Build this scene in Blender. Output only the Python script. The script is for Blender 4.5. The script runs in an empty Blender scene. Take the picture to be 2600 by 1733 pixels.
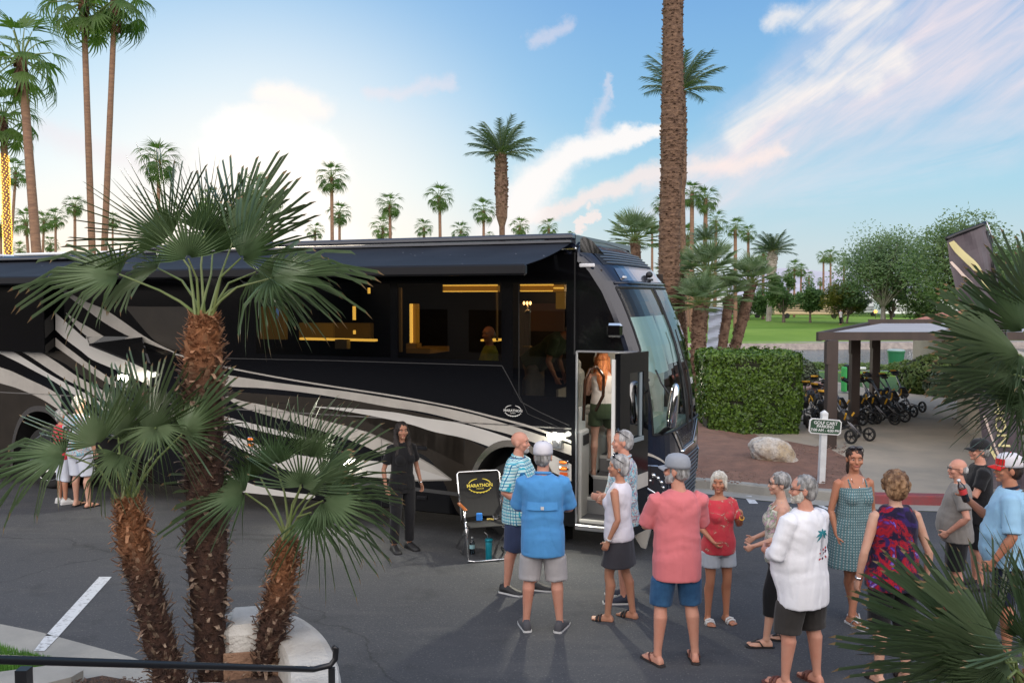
import bpy, bmesh, math, random
from mathutils import Vector, Matrix, Euler, noise
from math import sin, cos, pi, radians, atan2, sqrt, hypot
D = bpy.data
SC = bpy.context.scene
COL = SC.collection
F = 2250.0; CX = 1300.0; CY = 866.5; HCAM = 3.2
PITCH = math.atan(112.5 / F)
cp, sp = cos(PITCH), sin(PITCH)
V = Vector

def ray(px, py):
    r = (px - CX) / F; u = (CY - py) / F
    return V((r, cp + u * sp, -sp + u * cp))
def gp(px, py, z=0.0):
    """point at height z seen at photo pixel px,py"""
    d = ray(px, py); t = (z - HCAM) / d.z
    return V((d.x * t, d.y * t, z))
def at(px, py, Y):
    d = ray(px, py); t = Y / d.y
    return V((d.x * t, Y, HCAM + d.z * t))

# ------------------------------------------------------------------ objects
def tag(o, label=None, cat=None, group=None, kind=None):
    if label: o['label'] = label
    if cat: o['category'] = cat
    if group: o['group'] = group
    if kind: o['kind'] = kind
    return o
def empty(name, loc=(0, 0, 0), rz=0.0, label=None, cat=None, group=None):
    o = D.objects.new(name, None); COL.objects.link(o)
    o.location = loc; o.rotation_euler = (0, 0, rz); o.empty_display_size = .1
    return tag(o, label, cat, group)
def copy_tree(o, parent=None):
    c = o.copy(); COL.objects.link(c)
    if parent: c.parent = parent
    for ch in o.children: copy_tree(ch, c)
    return c

class MB:
    def __init__(s): s.v = []; s.f = []; s.m = []; s.mi = 0
    def add(s, vs, fs):
        n = len(s.v); s.v.extend([tuple(p) for p in vs])
        for f in fs:
            s.f.append(tuple(i + n for i in f)); s.m.append(s.mi)
        return n
    def quad(s, a, b, c, d): s.add([a, b, c, d], [(0, 1, 2, 3)])
    def tri(s, a, b, c): s.add([a, b, c], [(0, 1, 2)])
    def box(s, c, size, rot=None, bev=0.0):
        hx, hy, hz = size[0] / 2, size[1] / 2, size[2] / 2
        c = V(c)
        if bev > 0:
            b = min(bev, hx * .9, hy * .9, hz * .9)
            pts = []; 
            for sz in (-1, 1):
                for (zz, ins) in ((hz * sz, b), ((hz - b) * sz, 0)) if sz > 0 else ((hz * sz, b), ((hz - b) * sz, 0)):
                    x, y = hx - ins, hy - ins
                    pts.append((zz, [(x - b * (0 if ins else 1), -y), (x, -y + b * (0 if ins else 1)), (x, y - b * (0 if ins else 1)), (x - b * (0 if ins else 1), y), (-x + b * (0 if ins else 1), y), (-x, y - b * (0 if ins else 1)), (-x, -y + b * (0 if ins else 1)), (-x + b * (0 if ins else 1), -y)]))
            pts.sort(key=lambda t: t[0])
            vs = [V((x, y, z)) for z, r in pts for x, y in r]
            fs = [tuple(range(7, -1, -1)), tuple(range(24, 32))]
            for k in range(3):
                for i in range(8):
                    j = (i + 1) % 8
                    fs.append((k * 8 + i, k * 8 + j, k * 8 + 8 + j, k * 8 + 8 + i))
        else:
            vs = [V((x, y, z)) for z in (-hz, hz) for x, y in ((-hx, -hy), (hx, -hy), (hx, hy), (-hx, hy))]
            fs = [(3, 2, 1, 0), (4, 5, 6, 7), (0, 1, 5, 4), (1, 2, 6, 5), (2, 3, 7, 6), (3, 0, 4, 7)]
        if rot is not None:
            R = rot if isinstance(rot, Matrix) else Euler(rot).to_matrix()
            vs = [R @ p for p in vs]
        s.add([c + p for p in vs], fs)
    def loft(s, rings, cap=True, closed=False):
        """rings: list of lists of points, same length"""
        n = len(rings[0]); vs = [p for r in rings for p in r]; fs = []
        m = len(rings)
        for k in range(m - 1 + (1 if closed else 0)):
            k2 = (k + 1) % m
            for i in range(n):
                j = (i + 1) % n
                fs.append((k * n + i, k * n + j, k2 * n + j, k2 * n + i))
        if cap and not closed:
            fs.append(tuple(range(n - 1, -1, -1))); fs.append(tuple((m - 1) * n + i for i in range(n)))
        s.add(vs, fs)
    def tube(s, pts, r, n=8, cap=True, flat=1.0, side=None):
        pts = [V(p) for p in pts]
        if not isinstance(r, (list, tuple)): r = [r] * len(pts)
        rings = []; up = V(side) if side else None
        for i, p in enumerate(pts):
            d = (pts[min(i + 1, len(pts) - 1)] - pts[max(i - 1, 0)])
            if d.length < 1e-9: d = V((0, 0, 1))
            d.normalize()
            if up is None: up = V((1, 0, 0)) if abs(d.z) > .8 else V((0, 0, 1))
            a = up - d * up.dot(d)
            if a.length < 1e-4: a = d.orthogonal()
            a.normalize(); b = d.cross(a); up = a
            rings.append([p + a * (cos(2 * pi * k / n) * r[i]) + b * (sin(2 * pi * k / n) * r[i] * flat) for k in range(n)])
        s.loft(rings, cap)
    def ell(s, c, r, n=12, m=8, rot=None):
        c = V(c); rings = []
        for k in range(m + 1):
            t = -pi / 2 + pi * k / m; ct = max(cos(t), .02)
            ring = [V((r[0] * ct * cos(2 * pi * i / n), r[1] * ct * sin(2 * pi * i / n), r[2] * sin(t))) for i in range(n)]
            if rot is not None: ring = [rot @ p for p in ring]
            rings.append([c + p for p in ring])
        s.loft(rings)
    def prism(s, poly, z0, z1):
        n = len(poly); vs = [V((x, y, z0)) for x, y in poly] + [V((x, y, z1)) for x, y in poly]
        fs = [tuple(range(n - 1, -1, -1)), tuple(range(n, 2 * n))] + [(i, (i + 1) % n, n + (i + 1) % n, n + i) for i in range(n)]
        s.add(vs, fs)
    def build(s, name, mats, parent=None, smooth=False, loc=None, **kw):
        me = D.meshes.new(name); me.from_pydata(s.v, [], s.f)
        if not isinstance(mats, (list, tuple)): mats = [mats]
        for m in mats: me.materials.append(m)
        if len(mats) > 1: me.polygons.foreach_set('material_index', s.m)
        if smooth: me.polygons.foreach_set('use_smooth', [True] * len(me.polygons))
        me.update()
        o = D.objects.new(name, me); COL.objects.link(o)
        if parent is not None: o.parent = parent
        if loc is not None: o.location = loc
        return tag(o, **kw)

def fix_normals(o):
    bm = bmesh.new(); bm.from_mesh(o.data); bmesh.ops.recalc_face_normals(bm, faces=bm.faces); bm.to_mesh(o.data); bm.free()
TMP = D.scenes.new('workbench')
def baked(o):
    """evaluated mesh of one object, worked out in an otherwise empty scene (fast)"""
    TMP.collection.objects.link(o); vl = TMP.view_layers[0]; vl.update(); dg = vl.depsgraph
    me = D.meshes.new_from_object(o.evaluated_get(dg)); TMP.collection.objects.unlink(o); return me
def remesh(mb, name, mats, voxel, smooth=2, parent=None, post=None, dec=None):
    """union of overlapping closed shapes as ONE continuous surface"""
    o = mb.build(name, mats if isinstance(mats, (list, tuple)) else [mats])
    fix_normals(o)
    m = o.modifiers.new('r', 'REMESH'); m.mode = 'VOXEL'; m.voxel_size = voxel; m.use_smooth_shade = True
    if smooth:
        q = o.modifiers.new('s', 'SMOOTH'); q.factor = .5; q.iterations = smooth
    if dec:
        q = o.modifiers.new('d', 'DECIMATE'); q.ratio = dec
    me = baked(o); old = o.data
    o.modifiers.clear(); o.data = me; D.meshes.remove(old); me.name = name
    if post: post(me)
    me.polygons.foreach_set('use_smooth', [True] * len(me.polygons)); me.update()
    if parent is not None: o.parent = parent
    return o

# ------------------------------------------------------------------ materials
class NT:
    def __init__(s, nt): s.nt = nt
    def n(s, t, **kw):
        nd = s.nt.nodes.new(t)
        for k, v in kw.items(): setattr(nd, k, v)
        return nd
    def l(s, a, b): s.nt.links.new(a, b)
    def setin(s, sock, v):
        if isinstance(v, bpy.types.NodeSocket): s.l(v, sock)
        else: sock.default_value = v
    def math(s, op, a, b=0.0, c=None, clamp=False):
        nd = s.n('ShaderNodeMath', operation=op); nd.use_clamp = clamp
        s.setin(nd.inputs[0], a); s.setin(nd.inputs[1], b)
        if c is not None: s.setin(nd.inputs[2], c)
        return nd.outputs[0]
    def mix(s, f, a, b, blend='MIX'):
        nd = s.n('ShaderNodeMix', data_type='RGBA', blend_type=blend)
        s.setin(nd.inputs[0], f)
        s.setin(nd.inputs[6], a if isinstance(a, bpy.types.NodeSocket) else c4(a)); s.setin(nd.inputs[7], b if isinstance(b, bpy.types.NodeSocket) else c4(b))
        return nd.outputs[2]
    def noise(s, vec, scale, detail=3, rough=.5, dist=0.0):
        nd = s.n('ShaderNodeTexNoise'); nd.inputs['Scale'].default_value = scale
        nd.inputs['Detail'].default_value = detail; nd.inputs['Roughness'].default_value = rough; nd.inputs['Distortion'].default_value = dist
        if vec is not None: s.l(vec, nd.inputs['Vector'])
        return nd.outputs['Fac']
    def ramp(s, f, stops, interp='LINEAR'):
        nd = s.n('ShaderNodeValToRGB'); cr = nd.color_ramp; cr.interpolation = interp
        while len(cr.elements) < len(stops): cr.elements.new(.5)
        for e, (p, c) in zip(cr.elements, stops): e.position = p; e.color = c4(c)
        s.l(f, nd.inputs[0]); return nd.outputs[0]
    def mapr(s, v, a, b, c=0.0, d=1.0, smooth=False):
        nd = s.n('ShaderNodeMapRange'); nd.clamp = True
        if smooth: nd.interpolation_type = 'SMOOTHSTEP'
        s.setin(nd.inputs[0], v)
        for i, x in enumerate((a, b, c, d)): s.setin(nd.inputs[i + 1], x)
        return nd.outputs[0]
    def scalevec(s, vec, sc, rot=(0, 0, 0), loc=(0, 0, 0)):
        nd = s.n('ShaderNodeMapping'); nd.inputs['Scale'].default_value = sc; nd.inputs['Rotation'].default_value = rot; nd.inputs['Location'].default_value = loc
        s.l(vec, nd.inputs[0]); return nd.outputs[0]
def c4(c):
    if isinstance(c, (int, float)): return (c, c, c, 1)
    return tuple(c) if len(c) == 4 else (c[0], c[1], c[2], 1)
def srgb(r, g, b):
    f = lambda x: (x / 255 / 12.92) if x / 255 <= .04045 else ((x / 255 + .055) / 1.055) ** 2.4
    return (f(r), f(g), f(b))
MATS = {}
def mat(name, color, color2=None, rough=.6, metal=0.0, scale=8.0, detail=4, bump=0.0, bscale=None, spec=.5, coat=0.0,
        stretch=None, lo=.35, hi=.65, trans=None, alpha=None, sheen=0, ior=None, sss=0, emit=None, estr=0, extra=None, world=False):
    if name in MATS: return MATS[name]
    m = D.materials.new(name); m.use_nodes = True; MATS[name] = m
    t = NT(m.node_tree); b = m.node_tree.nodes['Principled BSDF']
    tc = t.n('ShaderNodeTexCoord'); vec = tc.outputs['Object']
    if world: vec = t.n('ShaderNodeNewGeometry').outputs['Position']
    if stretch: vec = t.scalevec(vec, stretch)
    if color2 is not None:
        f = t.noise(vec, scale, detail, .6); f = t.mapr(f, lo, hi)
        col = t.mix(f, color, color2); 
    else: col = None
    if extra: col = extra(t, vec, col if col is not None else c4(color), b)
    if col is not None and isinstance(col, bpy.types.NodeSocket): t.l(col, b.inputs['Base Color'])
    else: b.inputs['Base Color'].default_value = c4(color)
    b.inputs['Roughness'].default_value = rough; b.inputs['Metallic'].default_value = metal
    b.inputs['Specular IOR Level'].default_value = spec; b.inputs['Coat Weight'].default_value = coat
    if coat: b.inputs['Coat Roughness'].default_value = .03
    if trans: b.inputs['Transmission Weight'].default_value = trans
    if ior: b.inputs['IOR'].default_value = ior
    if sheen: b.inputs['Sheen Weight'].default_value = sheen
    if emit is not None:
        b.inputs['Emission Color'].default_value = c4(emit); b.inputs['Emission Strength'].default_value = estr
    if bump:
        bn = t.n('ShaderNodeBump'); bn.inputs['Strength'].default_value = min(1, bump); bn.inputs['Distance'].default_value = .02 if bump <= 1 else .02 * bump
        nf = t.noise(vec, bscale or scale * 3, 5, .6); t.l(nf, bn.inputs['Height']); t.l(bn.outputs[0], b.inputs['Normal'])
    return m

# ------------------------------------------------------------------ camera
cam_d = D.cameras.new('camera'); cam = D.objects.new('camera', cam_d); COL.objects.link(cam)
cam_d.sensor_width = 36; cam_d.lens = F / 2600 * 36; cam_d.clip_end = 30000; cam_d.clip_start = .1
cam.location = (0, 0, HCAM); cam.rotation_euler = (pi / 2 - PITCH, 0, 0)
SC.camera = cam
SC.render.resolution_x = 1024; SC.render.resolution_y = 682
SC.view_settings.view_transform = 'Standard'; SC.view_settings.look = 'None'
SC.view_settings.exposure = 0.10; SC.view_settings.gamma = 1
SC.cycles.max_bounces = 8; SC.cycles.transparent_max_bounces = 24; SC.cycles.use_denoising = True
SC.cycles.sample_clamp_indirect = 4.0; SC.cycles.caustics_reflective = False; SC.cycles.caustics_refractive = False

# ------------------------------------------------------------------ world: evening sky
SUN_AZ = math.atan((660 - 1300) / F); SUN_EL = radians(8.0)
def make_world():
    w = D.worlds.new('World'); SC.world = w; w.use_nodes = True
    nt = w.node_tree; nt.nodes.clear(); t = NT(nt)
    out = t.n('ShaderNodeOutputWorld'); bg = t.n('ShaderNodeBackground'); t.l(bg.outputs[0], out.inputs[0])
    tc = t.n('ShaderNodeTexCoord'); sep = t.n('ShaderNodeSeparateXYZ'); t.l(tc.outputs['Generated'], sep.inputs[0])
    x, y, z = sep.outputs
    A = t.math('ARCTAN2', x, y); E = t.math('ARCSINE', z)
    sky = t.n('ShaderNodeTexSky'); sky.sky_type = 'NISHITA'; sky.sun_disc = False
    sky.sun_elevation = SUN_EL; sky.sun_rotation = SUN_AZ; sky.altitude = 100; sky.dust_density = 1.5
    # clear-sky colour: two elevation ramps (sunward side / away from the sun) blended by azimuth
    e01 = t.mapr(E, 0.0, 1.0)
    left = t.ramp(e01, [(0, srgb(250, 234, 216)), (.05, srgb(248, 240, 232)), (.13, srgb(222, 238, 246)), (.22, srgb(184, 220, 244)), (.34, srgb(140, 190, 232)), (1, srgb(90, 130, 200))])
    right = t.ramp(e01, [(0, srgb(205, 216, 222)), (.05, srgb(196, 216, 224)), (.12, srgb(166, 212, 232)), (.20, srgb(138, 192, 230)), (.33, srgb(114, 168, 222)), (1, srgb(80, 125, 195))])
    dA = t.math('SUBTRACT', A, SUN_AZ)
    fA = t.mapr(dA, -.02, .42, smooth=True)
    base = t.mix(fA, left, right)
    nis = t.math('MULTIPLY', 1.0, 1.0)
    skys = t.mix(1.0, sky.outputs[0], (.09, .09, .09), 'MULTIPLY')
    base = t.mix(.05, base, skys)
    # noise-warped (A,E) plane for the clouds
    comb = t.n('ShaderNodeCombineXYZ'); t.l(A, comb.inputs[0]); t.l(E, comb.inputs[1])
    P = comb.outputs[0]
    w1 = t.n('ShaderNodeTexNoise'); w1.inputs['Scale'].default_value = 8; w1.inputs['Detail'].default_value = 8; w1.inputs['Roughness'].default_value = .66; t.l(P, w1.inputs['Vector'])
    wv = t.n('ShaderNodeVectorMath', operation='MULTIPLY_ADD'); t.l(w1.outputs['Color'], wv.inputs[0]); wv.inputs[1].default_value = (.085, .07, 0); wv.inputs[2].default_value = (-.0425, -.035, 0)
    wp = t.n('ShaderNodeVectorMath', operation='ADD'); t.l(P, wp.inputs[0]); t.l(wv.outputs[0], wp.inputs[1]); PW = wp.outputs[0]
    def ae(px, py):
        d = ray(px, py).normalized(); return V((atan2(d.x, d.y), math.asin(d.z), 0))
    def seg(p, x0, y0, r0, x1, y1, r1, soft=1.0):
        a = ae(x0, y0); b = ae(x1, y1); d = b - a; L2 = max(d.length_squared, 1e-9)
        sb = t.n('ShaderNodeVectorMath', operation='SUBTRACT'); t.l(p, sb.inputs[0]); sb.inputs[1].default_value = a
        dt = t.n('ShaderNodeVectorMath', operation='DOT_PRODUCT'); t.l(sb.outputs[0], dt.inputs[0]); dt.inputs[1].default_value = d / L2
        tt = t.math('MULTIPLY', dt.outputs['Value'], 1.0, clamp=True)
        sc = t.n('ShaderNodeVectorMath', operation='SCALE'); sc.inputs[0].default_value = d; t.l(tt, sc.inputs['Scale'])
        s2 = t.n('ShaderNodeVectorMath', operation='SUBTRACT'); t.l(sb.outputs[0], s2.inputs[0]); t.l(sc.outputs[0], s2.inputs[1])
        ln = t.n('ShaderNodeVectorMath', operation='LENGTH'); t.l(s2.outputs[0], ln.inputs[0])
        rr = t.math('MULTIPLY_ADD', tt, (r1 - r0) / F, r0 / F)
        q = t.math('DIVIDE', ln.outputs['Value'], rr)
        return t.mapr(q, 1.0, 1.0 - soft, 0, 1, smooth=True)
    def union(*ms):
        r = ms[0]
        for m in ms[1:]: r = t.math('MAXIMUM', r, m)
        return r
    front = t.mapr(y, 0, .15)
    # thin fan of streaks (upper right)
    rot = t.scalevec(P, (1.0, 1.0, 1.0), rot=(0, 0, radians(-33)))
    st = t.scalevec(rot, (5, 34, 1))
    fib = t.noise(st, 1.0, 7, .62, .6)
    st2 = t.scalevec(t.scalevec(P, (1, 1, 1), rot=(0, 0, radians(-8))), (4, 30, 1)); fib2 = t.noise(st2, 1.0, 6, .6, .5)
    fan = union(seg(PW, 1700, 520, 110, 2000, 330, 190, .9), seg(PW, 2000, 330, 190, 2350, 120, 300, .9), seg(PW, 2350, 120, 300, 2800, 90, 330, .9))
    fibm = t.mapr(fib, .30, .72)
    fanm = t.math('MULTIPLY', fan, t.math('MULTIPLY_ADD', fibm, .85, .12), clamp=True)
    low = union(seg(PW, 1750, 560, 50, 2500, 380, 120, 1.0), seg(PW, 2050, 240, 60, 2900, 300, 150, 1.0))
    lowm = t.math('MULTIPLY', low, t.mapr(fib2, .38, .75, 0, .75))
    bright = union(seg(PW, 1870, 335, 55, 1990, 260, 75, 1), seg(PW, 1990, 260, 70, 2130, 195, 40, 1), seg(PW, 2070, 165, 40, 2260, 30, 60, 1),
                   seg(PW, 1950, 50, 34, 2180, 45, 50, 1), seg(PW, 2160, 160, 60, 2280, 165, 60, 1), seg(PW, 2150, 205, 45, 2220, 205, 45, 1))
    streak = union(seg(PW, 1270, 590, 90, 1350, 490, 85, .75), seg(PW, 1350, 490, 85, 1430, 410, 66, .75), seg(PW, 1430, 410, 66, 1520, 360, 50, .75), seg(PW, 1520, 360, 44, 1690, 338, 20, .7))
    pale = union(seg(PW, 1330, 565, 16, 1560, 485, 36, .8), seg(PW, 1560, 485, 36, 1700, 440, 44, .85), seg(PW, 1700, 440, 40, 2000, 385, 30, 1), seg(PW, 1455, 572, 9, 1520, 543, 12, .5), seg(PW, 1500, 530, 14, 1490, 535, 14, 1))
    puff = union(seg(PW, 700, 250, 55, 800, 275, 60, .95), seg(PW, 620, 330, 60, 760, 300, 50, 1))
    glow = union(seg(PW, 650, 455, 175, 720, 480, 190, .45), seg(PW, 540, 590, 160, 780, 600, 180, .9))
    wis = union(seg(PW, 930, 250, 25, 1140, 205, 25, 1), seg(PW, 1340, 110, 25, 1430, 50, 25, 1), seg(PW, 1500, 330, 30, 1545, 190, 14, 1), seg(PW, 100, 330, 50, 420, 420, 70, 1), seg(PW, 1540, 250, 12, 1545, 190, 10, .9))
    halo = t.mapr(t.math('SQRT', t.math('ADD', t.math('POWER', t.math('SUBTRACT', A, SUN_AZ + .02), 2.0), t.math('MULTIPLY', t.math('POWER', t.math('SUBTRACT', E, .10), 2.0), 1.7))), .34, .02, 0, 1, smooth=True)
    c = t.mix(t.math('MULTIPLY', halo, .55), base, srgb(255, 248, 240))
    c = t.mix(t.math('MULTIPLY', wis, .4), c, srgb(240, 226, 230))
    c = t.mix(t.math('MULTIPLY', lowm, .8), c, srgb(226, 222, 232))
    c = t.mix(t.math('MULTIPLY', fanm, .95), c, srgb(238, 224, 228))
    c = t.mix(t.math('MULTIPLY', bright, t.mapr(fib, .30, .66, .15, .8)), c, (1.0, .92, .84))
    c = t.mix(t.math('MULTIPLY', pale, .75), c, srgb(250, 232, 226))
    c = t.mix(t.math('MULTIPLY', streak, .9), c, (.98, .93, .90))
    c = t.mix(t.math('MULTIPLY', puff, .95), c, (1.0, .93, .88))
    c = t.mix(glow, c, (1.15, 1.08, 1.0))
    c = t.mix(front, base, c)
    # opposite half of the sky: out of view, raised as added fill for camera-facing sides
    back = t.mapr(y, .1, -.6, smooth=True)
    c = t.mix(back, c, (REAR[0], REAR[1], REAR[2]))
    up = t.mapr(E, .55, 1.2, smooth=True)
    c = t.mix(t.math('MULTIPLY', up, .6), c, (.80 * UPK, .95 * UPK, 1.2 * UPK))
    below = t.mapr(E, -.02, -.06)
    c = t.mix(below, c, (.10, .11, .10))
    t.l(c, bg.inputs[0]); bg.inputs[1].default_value = 1.0
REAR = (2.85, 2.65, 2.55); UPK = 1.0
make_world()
SC.world.cycles.sampling_method = 'MANUAL'; SC.world.cycles.sample_map_resolution = 256
sd = D.lights.new('sun', 'SUN'); so = D.objects.new('sun', sd); COL.objects.link(so)
sd.energy = .8; sd.angle = radians(12); sd.color = (1, .86, .7)
so.rotation_euler = V((sin(SUN_AZ) * cos(SUN_EL), cos(SUN_AZ) * cos(SUN_EL), sin(SUN_EL))).to_track_quat('Z', 'Y').to_euler()
# ================================================================== setting
random.seed(7)
def nz(x, y, z=0.0): return noise.noise(V((x, y, z)))
def sstep(a, b, x):
    t = min(1, max(0, (x - a) / (b - a))); return t * t * (3 - 2 * t)

def asphalt_extra(t, vec, col, b):
    v1 = t.noise(vec, .35, 4, .6); c = t.mix(t.mapr(v1, .3, .7), (.055, .058, .066), (.073, .076, .083))
    v2 = t.noise(vec, 55, 3, .6); c = t.mix(t.mapr(v2, .58, .72), c, (.16, .155, .15)); v5 = t.noise(vec, 34, 3, .6); c = t.mix(t.mapr(v5, .62, .72, 0, .6), c, (.035, .037, .04))
    v4 = t.noise(t.scalevec(vec, (.5, 2.2, 1), rot=(0, 0, .5)), 1.1, 6, .65); c = t.mix(t.mapr(v4, .52, .75, 0, .5), c, (.125, .122, .118))
    v3 = t.noise(vec, 1.3, 7, .75); c = t.mix(t.mapr(v3, .54, .70, 0, .7), c, (.038, .040, .044))
    # long thin cracks
    vo = t.n('ShaderNodeTexVoronoi', feature='DISTANCE_TO_EDGE'); vo.inputs['Scale'].default_value = .13
    wn = t.n('ShaderNodeTexNoise'); wn.inputs['Scale'].default_value = 1.6; wn.inputs['Detail'].default_value = 6; t.l(vec, wn.inputs['Vector'])
    ad = t.n('ShaderNodeVectorMath', operation='MULTIPLY_ADD'); t.l(wn.outputs['Color'], ad.inputs[0]); ad.inputs[1].default_value = (.9, .9, 0); t.l(vec, ad.inputs[2])
    t.l(ad.outputs[0], vo.inputs['Vector'])
    c = t.mix(t.mapr(vo.outputs['Distance'], .0, .0034, .5, 0), c, (.016, .016, .018))
    return c
M_asph = mat('asphalt', .08, extra=asphalt_extra, rough=.86, bump=.5, bscale=60, world=True, spec=.3)
M_paint = mat('road_paint', (.60, .62, .64), (.20, .205, .21), rough=.7, scale=22, lo=.52, hi=.72, bump=.3, world=True)
M_conc = mat('concrete', (.36, .345, .31), (.26, .255, .235), rough=.9, scale=1.3, detail=8, bump=.25, bscale=40, world=True)
M_path = mat('concrete_path', (.42, .35, .27), (.29, .26, .21), rough=.9, scale=.7, detail=8, bump=.2, bscale=30, world=True)
M_red = mat('red_kerb_paint', (.30, .055, .06), (.22, .07, .075), rough=.7, scale=9, world=True, bump=.2)
M_soil = mat('soil', (.25, .135, .095), (.17, .095, .07), rough=1, scale=3.5, detail=8, bump=1.2, bscale=25, world=True)
M_bark = mat('bark_mulch', (.12, .075, .055), (.055, .035, .03), rough=1, scale=18, bump=1.5, bscale=40, world=True)
def lawn_extra(t, vec, col, b):
    v1 = t.noise(vec, .05, 3, .5); c = t.mix(t.mapr(v1, .35, .65), (.10, .20, .028), (.22, .33, .06))
    v2 = t.noise(vec, .6, 5, .6); c = t.mix(t.mapr(v2, .45, .75, 0, .5), c, (.09, .19, .03))
    v3 = t.noise(vec, 6, 4, .7); return t.mix(t.mapr(v3, .4, .7, 0, .35), c, (.19, .31, .05))
M_lawn = mat('lawn', .1, extra=lawn_extra, rough=.95, bump=.4, bscale=12, world=True, spec=.1)

# --- terrain: one sheet out to the horizon, with the basin of the pond
def hgt(x, y):
    h = 0.0
    if y > 36:
        inx = sstep(8, 13, x)
        b = sstep(38, 47, y) * (1 - sstep(64.2, 65.2, y + .9 * sin(x * .12)))
        h -= 1.25 * b * inx
        h -= .22 * sstep(64, 66, y) * (1 - sstep(90, 130, y))
        if y > 66:
            h += .55 * math.exp(-((x - 27) / 9) ** 2 - ((y - 84) / 7) ** 2) + .35 * math.exp(-((x - 44) / 12) ** 2 - ((y - 98) / 8) ** 2) + .4 * nz(x * .05, y * .05) * sstep(66, 80, y)
        h += .25 * sstep(95, 118, y) * (1 - sstep(160, 200, y))
    return h
m = MB()
ys = [-30, 0, 10, 20, 28, 34, 37] + [38 + i * 1.0 for i in range(26)] + [64 + i * .3 for i in range(10)] + [67 + i * 2.2 for i in range(30)] + [140, 170, 220, 300, 450, 700, 1200, 2200, 4000, 9000, 20000]
xs = [-16000, -6000, -2000, -700, -250, -120, -60, -30, -10, 0, 5] + [8 + i * 1.5 for i in range(60)] + [105, 130, 180, 300, 700, 2000, 6000, 16000]
grid = [[(x, y, hgt(x, y) - .02) for x in xs] for y in ys]
vs = [p for r in grid for p in r]; nx = len(xs)
fs = [(j * nx + i, j * nx + i + 1, (j + 1) * nx + i + 1, (j + 1) * nx + i) for j in range(len(ys) - 1) for i in range(nx - 1)]
m.add(vs, fs); m.build('ground', M_lawn, smooth=True, kind='structure')

# --- pond
def water_extra(t, vec, col, b):
    return (.02, .035, .03)
M_water = mat('pond_water', (.06, .075, .065), rough=.10, bump=7, bscale=1.3, world=True, spec=.7, stretch=(1, 1.6, 1))
m = MB(); m.quad((8, 38, -.6), (160, 38, -.6), (160, 65.6, -.6), (8, 65.6, -.6)); m.build('pond_water', M_water, kind='structure')
M_bank = mat('stone_bank', (.33, .29, .26), (.22, .19, .18), rough=.9, scale=3, bump=.8, bscale=5, world=True)
m = MB()
bx = [9 + i * 1.1 for i in range(110)]
r0 = [V((x, 64.6 - .9 * sin(x * .12), -.75)) for x in bx]; r1 = [V((x, 64.9 - .9 * sin(x * .12), -.14 + .03 * nz(x, 3))) for x in bx]; r2 = [V((x, 66.4 - .9 * sin(x * .12), -.10)) for x in bx]
for i in range(len(bx) - 1):
    m.quad(r0[i], r0[i + 1], r1[i + 1], r1[i]); m.quad(r1[i], r1[i + 1], r2[i + 1], r2[i])
m.build('stone_bank', M_bank, kind='structure')

# --- parking lot
def poly_sheet(name, pts, z, mt, kind='structure', **kw):
    m = MB(); m.add([V((p[0], p[1], z)) for p in pts], [tuple(range(len(pts)))]); return m.build(name, mt, kind=kind, **kw)
edge = [gp(*p) for p in ((1500, 1236), (1784, 1254), (1928, 1271), (2124, 1287), (2250, 1296), (2420, 1300), (2600, 1304))]
slope = (edge[-1] - edge[-2])
far_r = edge[-1] + slope * 12
e0 = V((-45, edge[0].y + 8.5, 0)); e1 = V((-4, edge[0].y + 2.2, 0))
A = [V((-45, -12, 0)), V((45, -12, 0)), V((45, far_r.y, 0)), far_r] + edge[::-1] + [e1, e0]
poly_sheet('parking_lot', A, .004, M_asph)
# gutter pan, kerb face and top: offset polylines
line = [e0, e1] + edge + [far_r]
def off(pl, d):
    out = []
    for i, p in enumerate(pl):
        t_ = (pl[min(i + 1, len(pl) - 1)] - pl[max(i - 1, 0)]); t_.z = 0; t_.normalize()
        out.append(p + V((-t_.y, t_.x, 0)) * d)
    return out
def strip(name, prof, mt, a=0, b=None, pl=None, **kw):
    m = MB(); pl = pl or line
    L = [off(pl, d) for d, z in prof]
    b = b or len(pl)
    for i in range(a, b - 1):
        for k in range(len(prof) - 1):
            m.quad(L[k][i] + V((0, 0, prof[k][1])), L[k][i + 1] + V((0, 0, prof[k][1])), L[k + 1][i + 1] + V((0, 0, prof[k + 1][1])), L[k + 1][i] + V((0, 0, prof[k + 1][1])))
    return m.build(name, mt, **kw)
strip('gutter', [(0, .012), (.42, .006)], M_conc, kind='structure')
kp = [(.40, -.05), (.42, .13), (.44, .15), (.60, .152), (.62, .1)]
strip('kerb', kp, M_conc, 0, 6, kind='structure')
strip('red_kerb', kp, M_red, 5, 10, kind='structure')
# pavement behind the kerb
bk = off(line, .60)
P = [bk[6] + V((0, 0, 0))] + [bk[i] for i in range(7, 10)] + [V((45, 40, 0)), V((14, 38, 0)), gp(2030, 990), gp(1960, 985), gp(1880, 1040), gp(1900, 1115)]
def zs(pts, z): return [V((p.x, p.y, z)) for p in pts]
poly_sheet('pavement', zs([bk[5], bk[6], bk[7], bk[8], bk[9], V((30, 26, 0)), gp(2500, 1020), gp(2330, 1012), gp(2200, 995), gp(2080, 968), gp(2025, 960), gp(2000, 985), gp(2000, 1030), V((3, 27, 0)), bk[4]], .12), .135, M_path)
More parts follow.
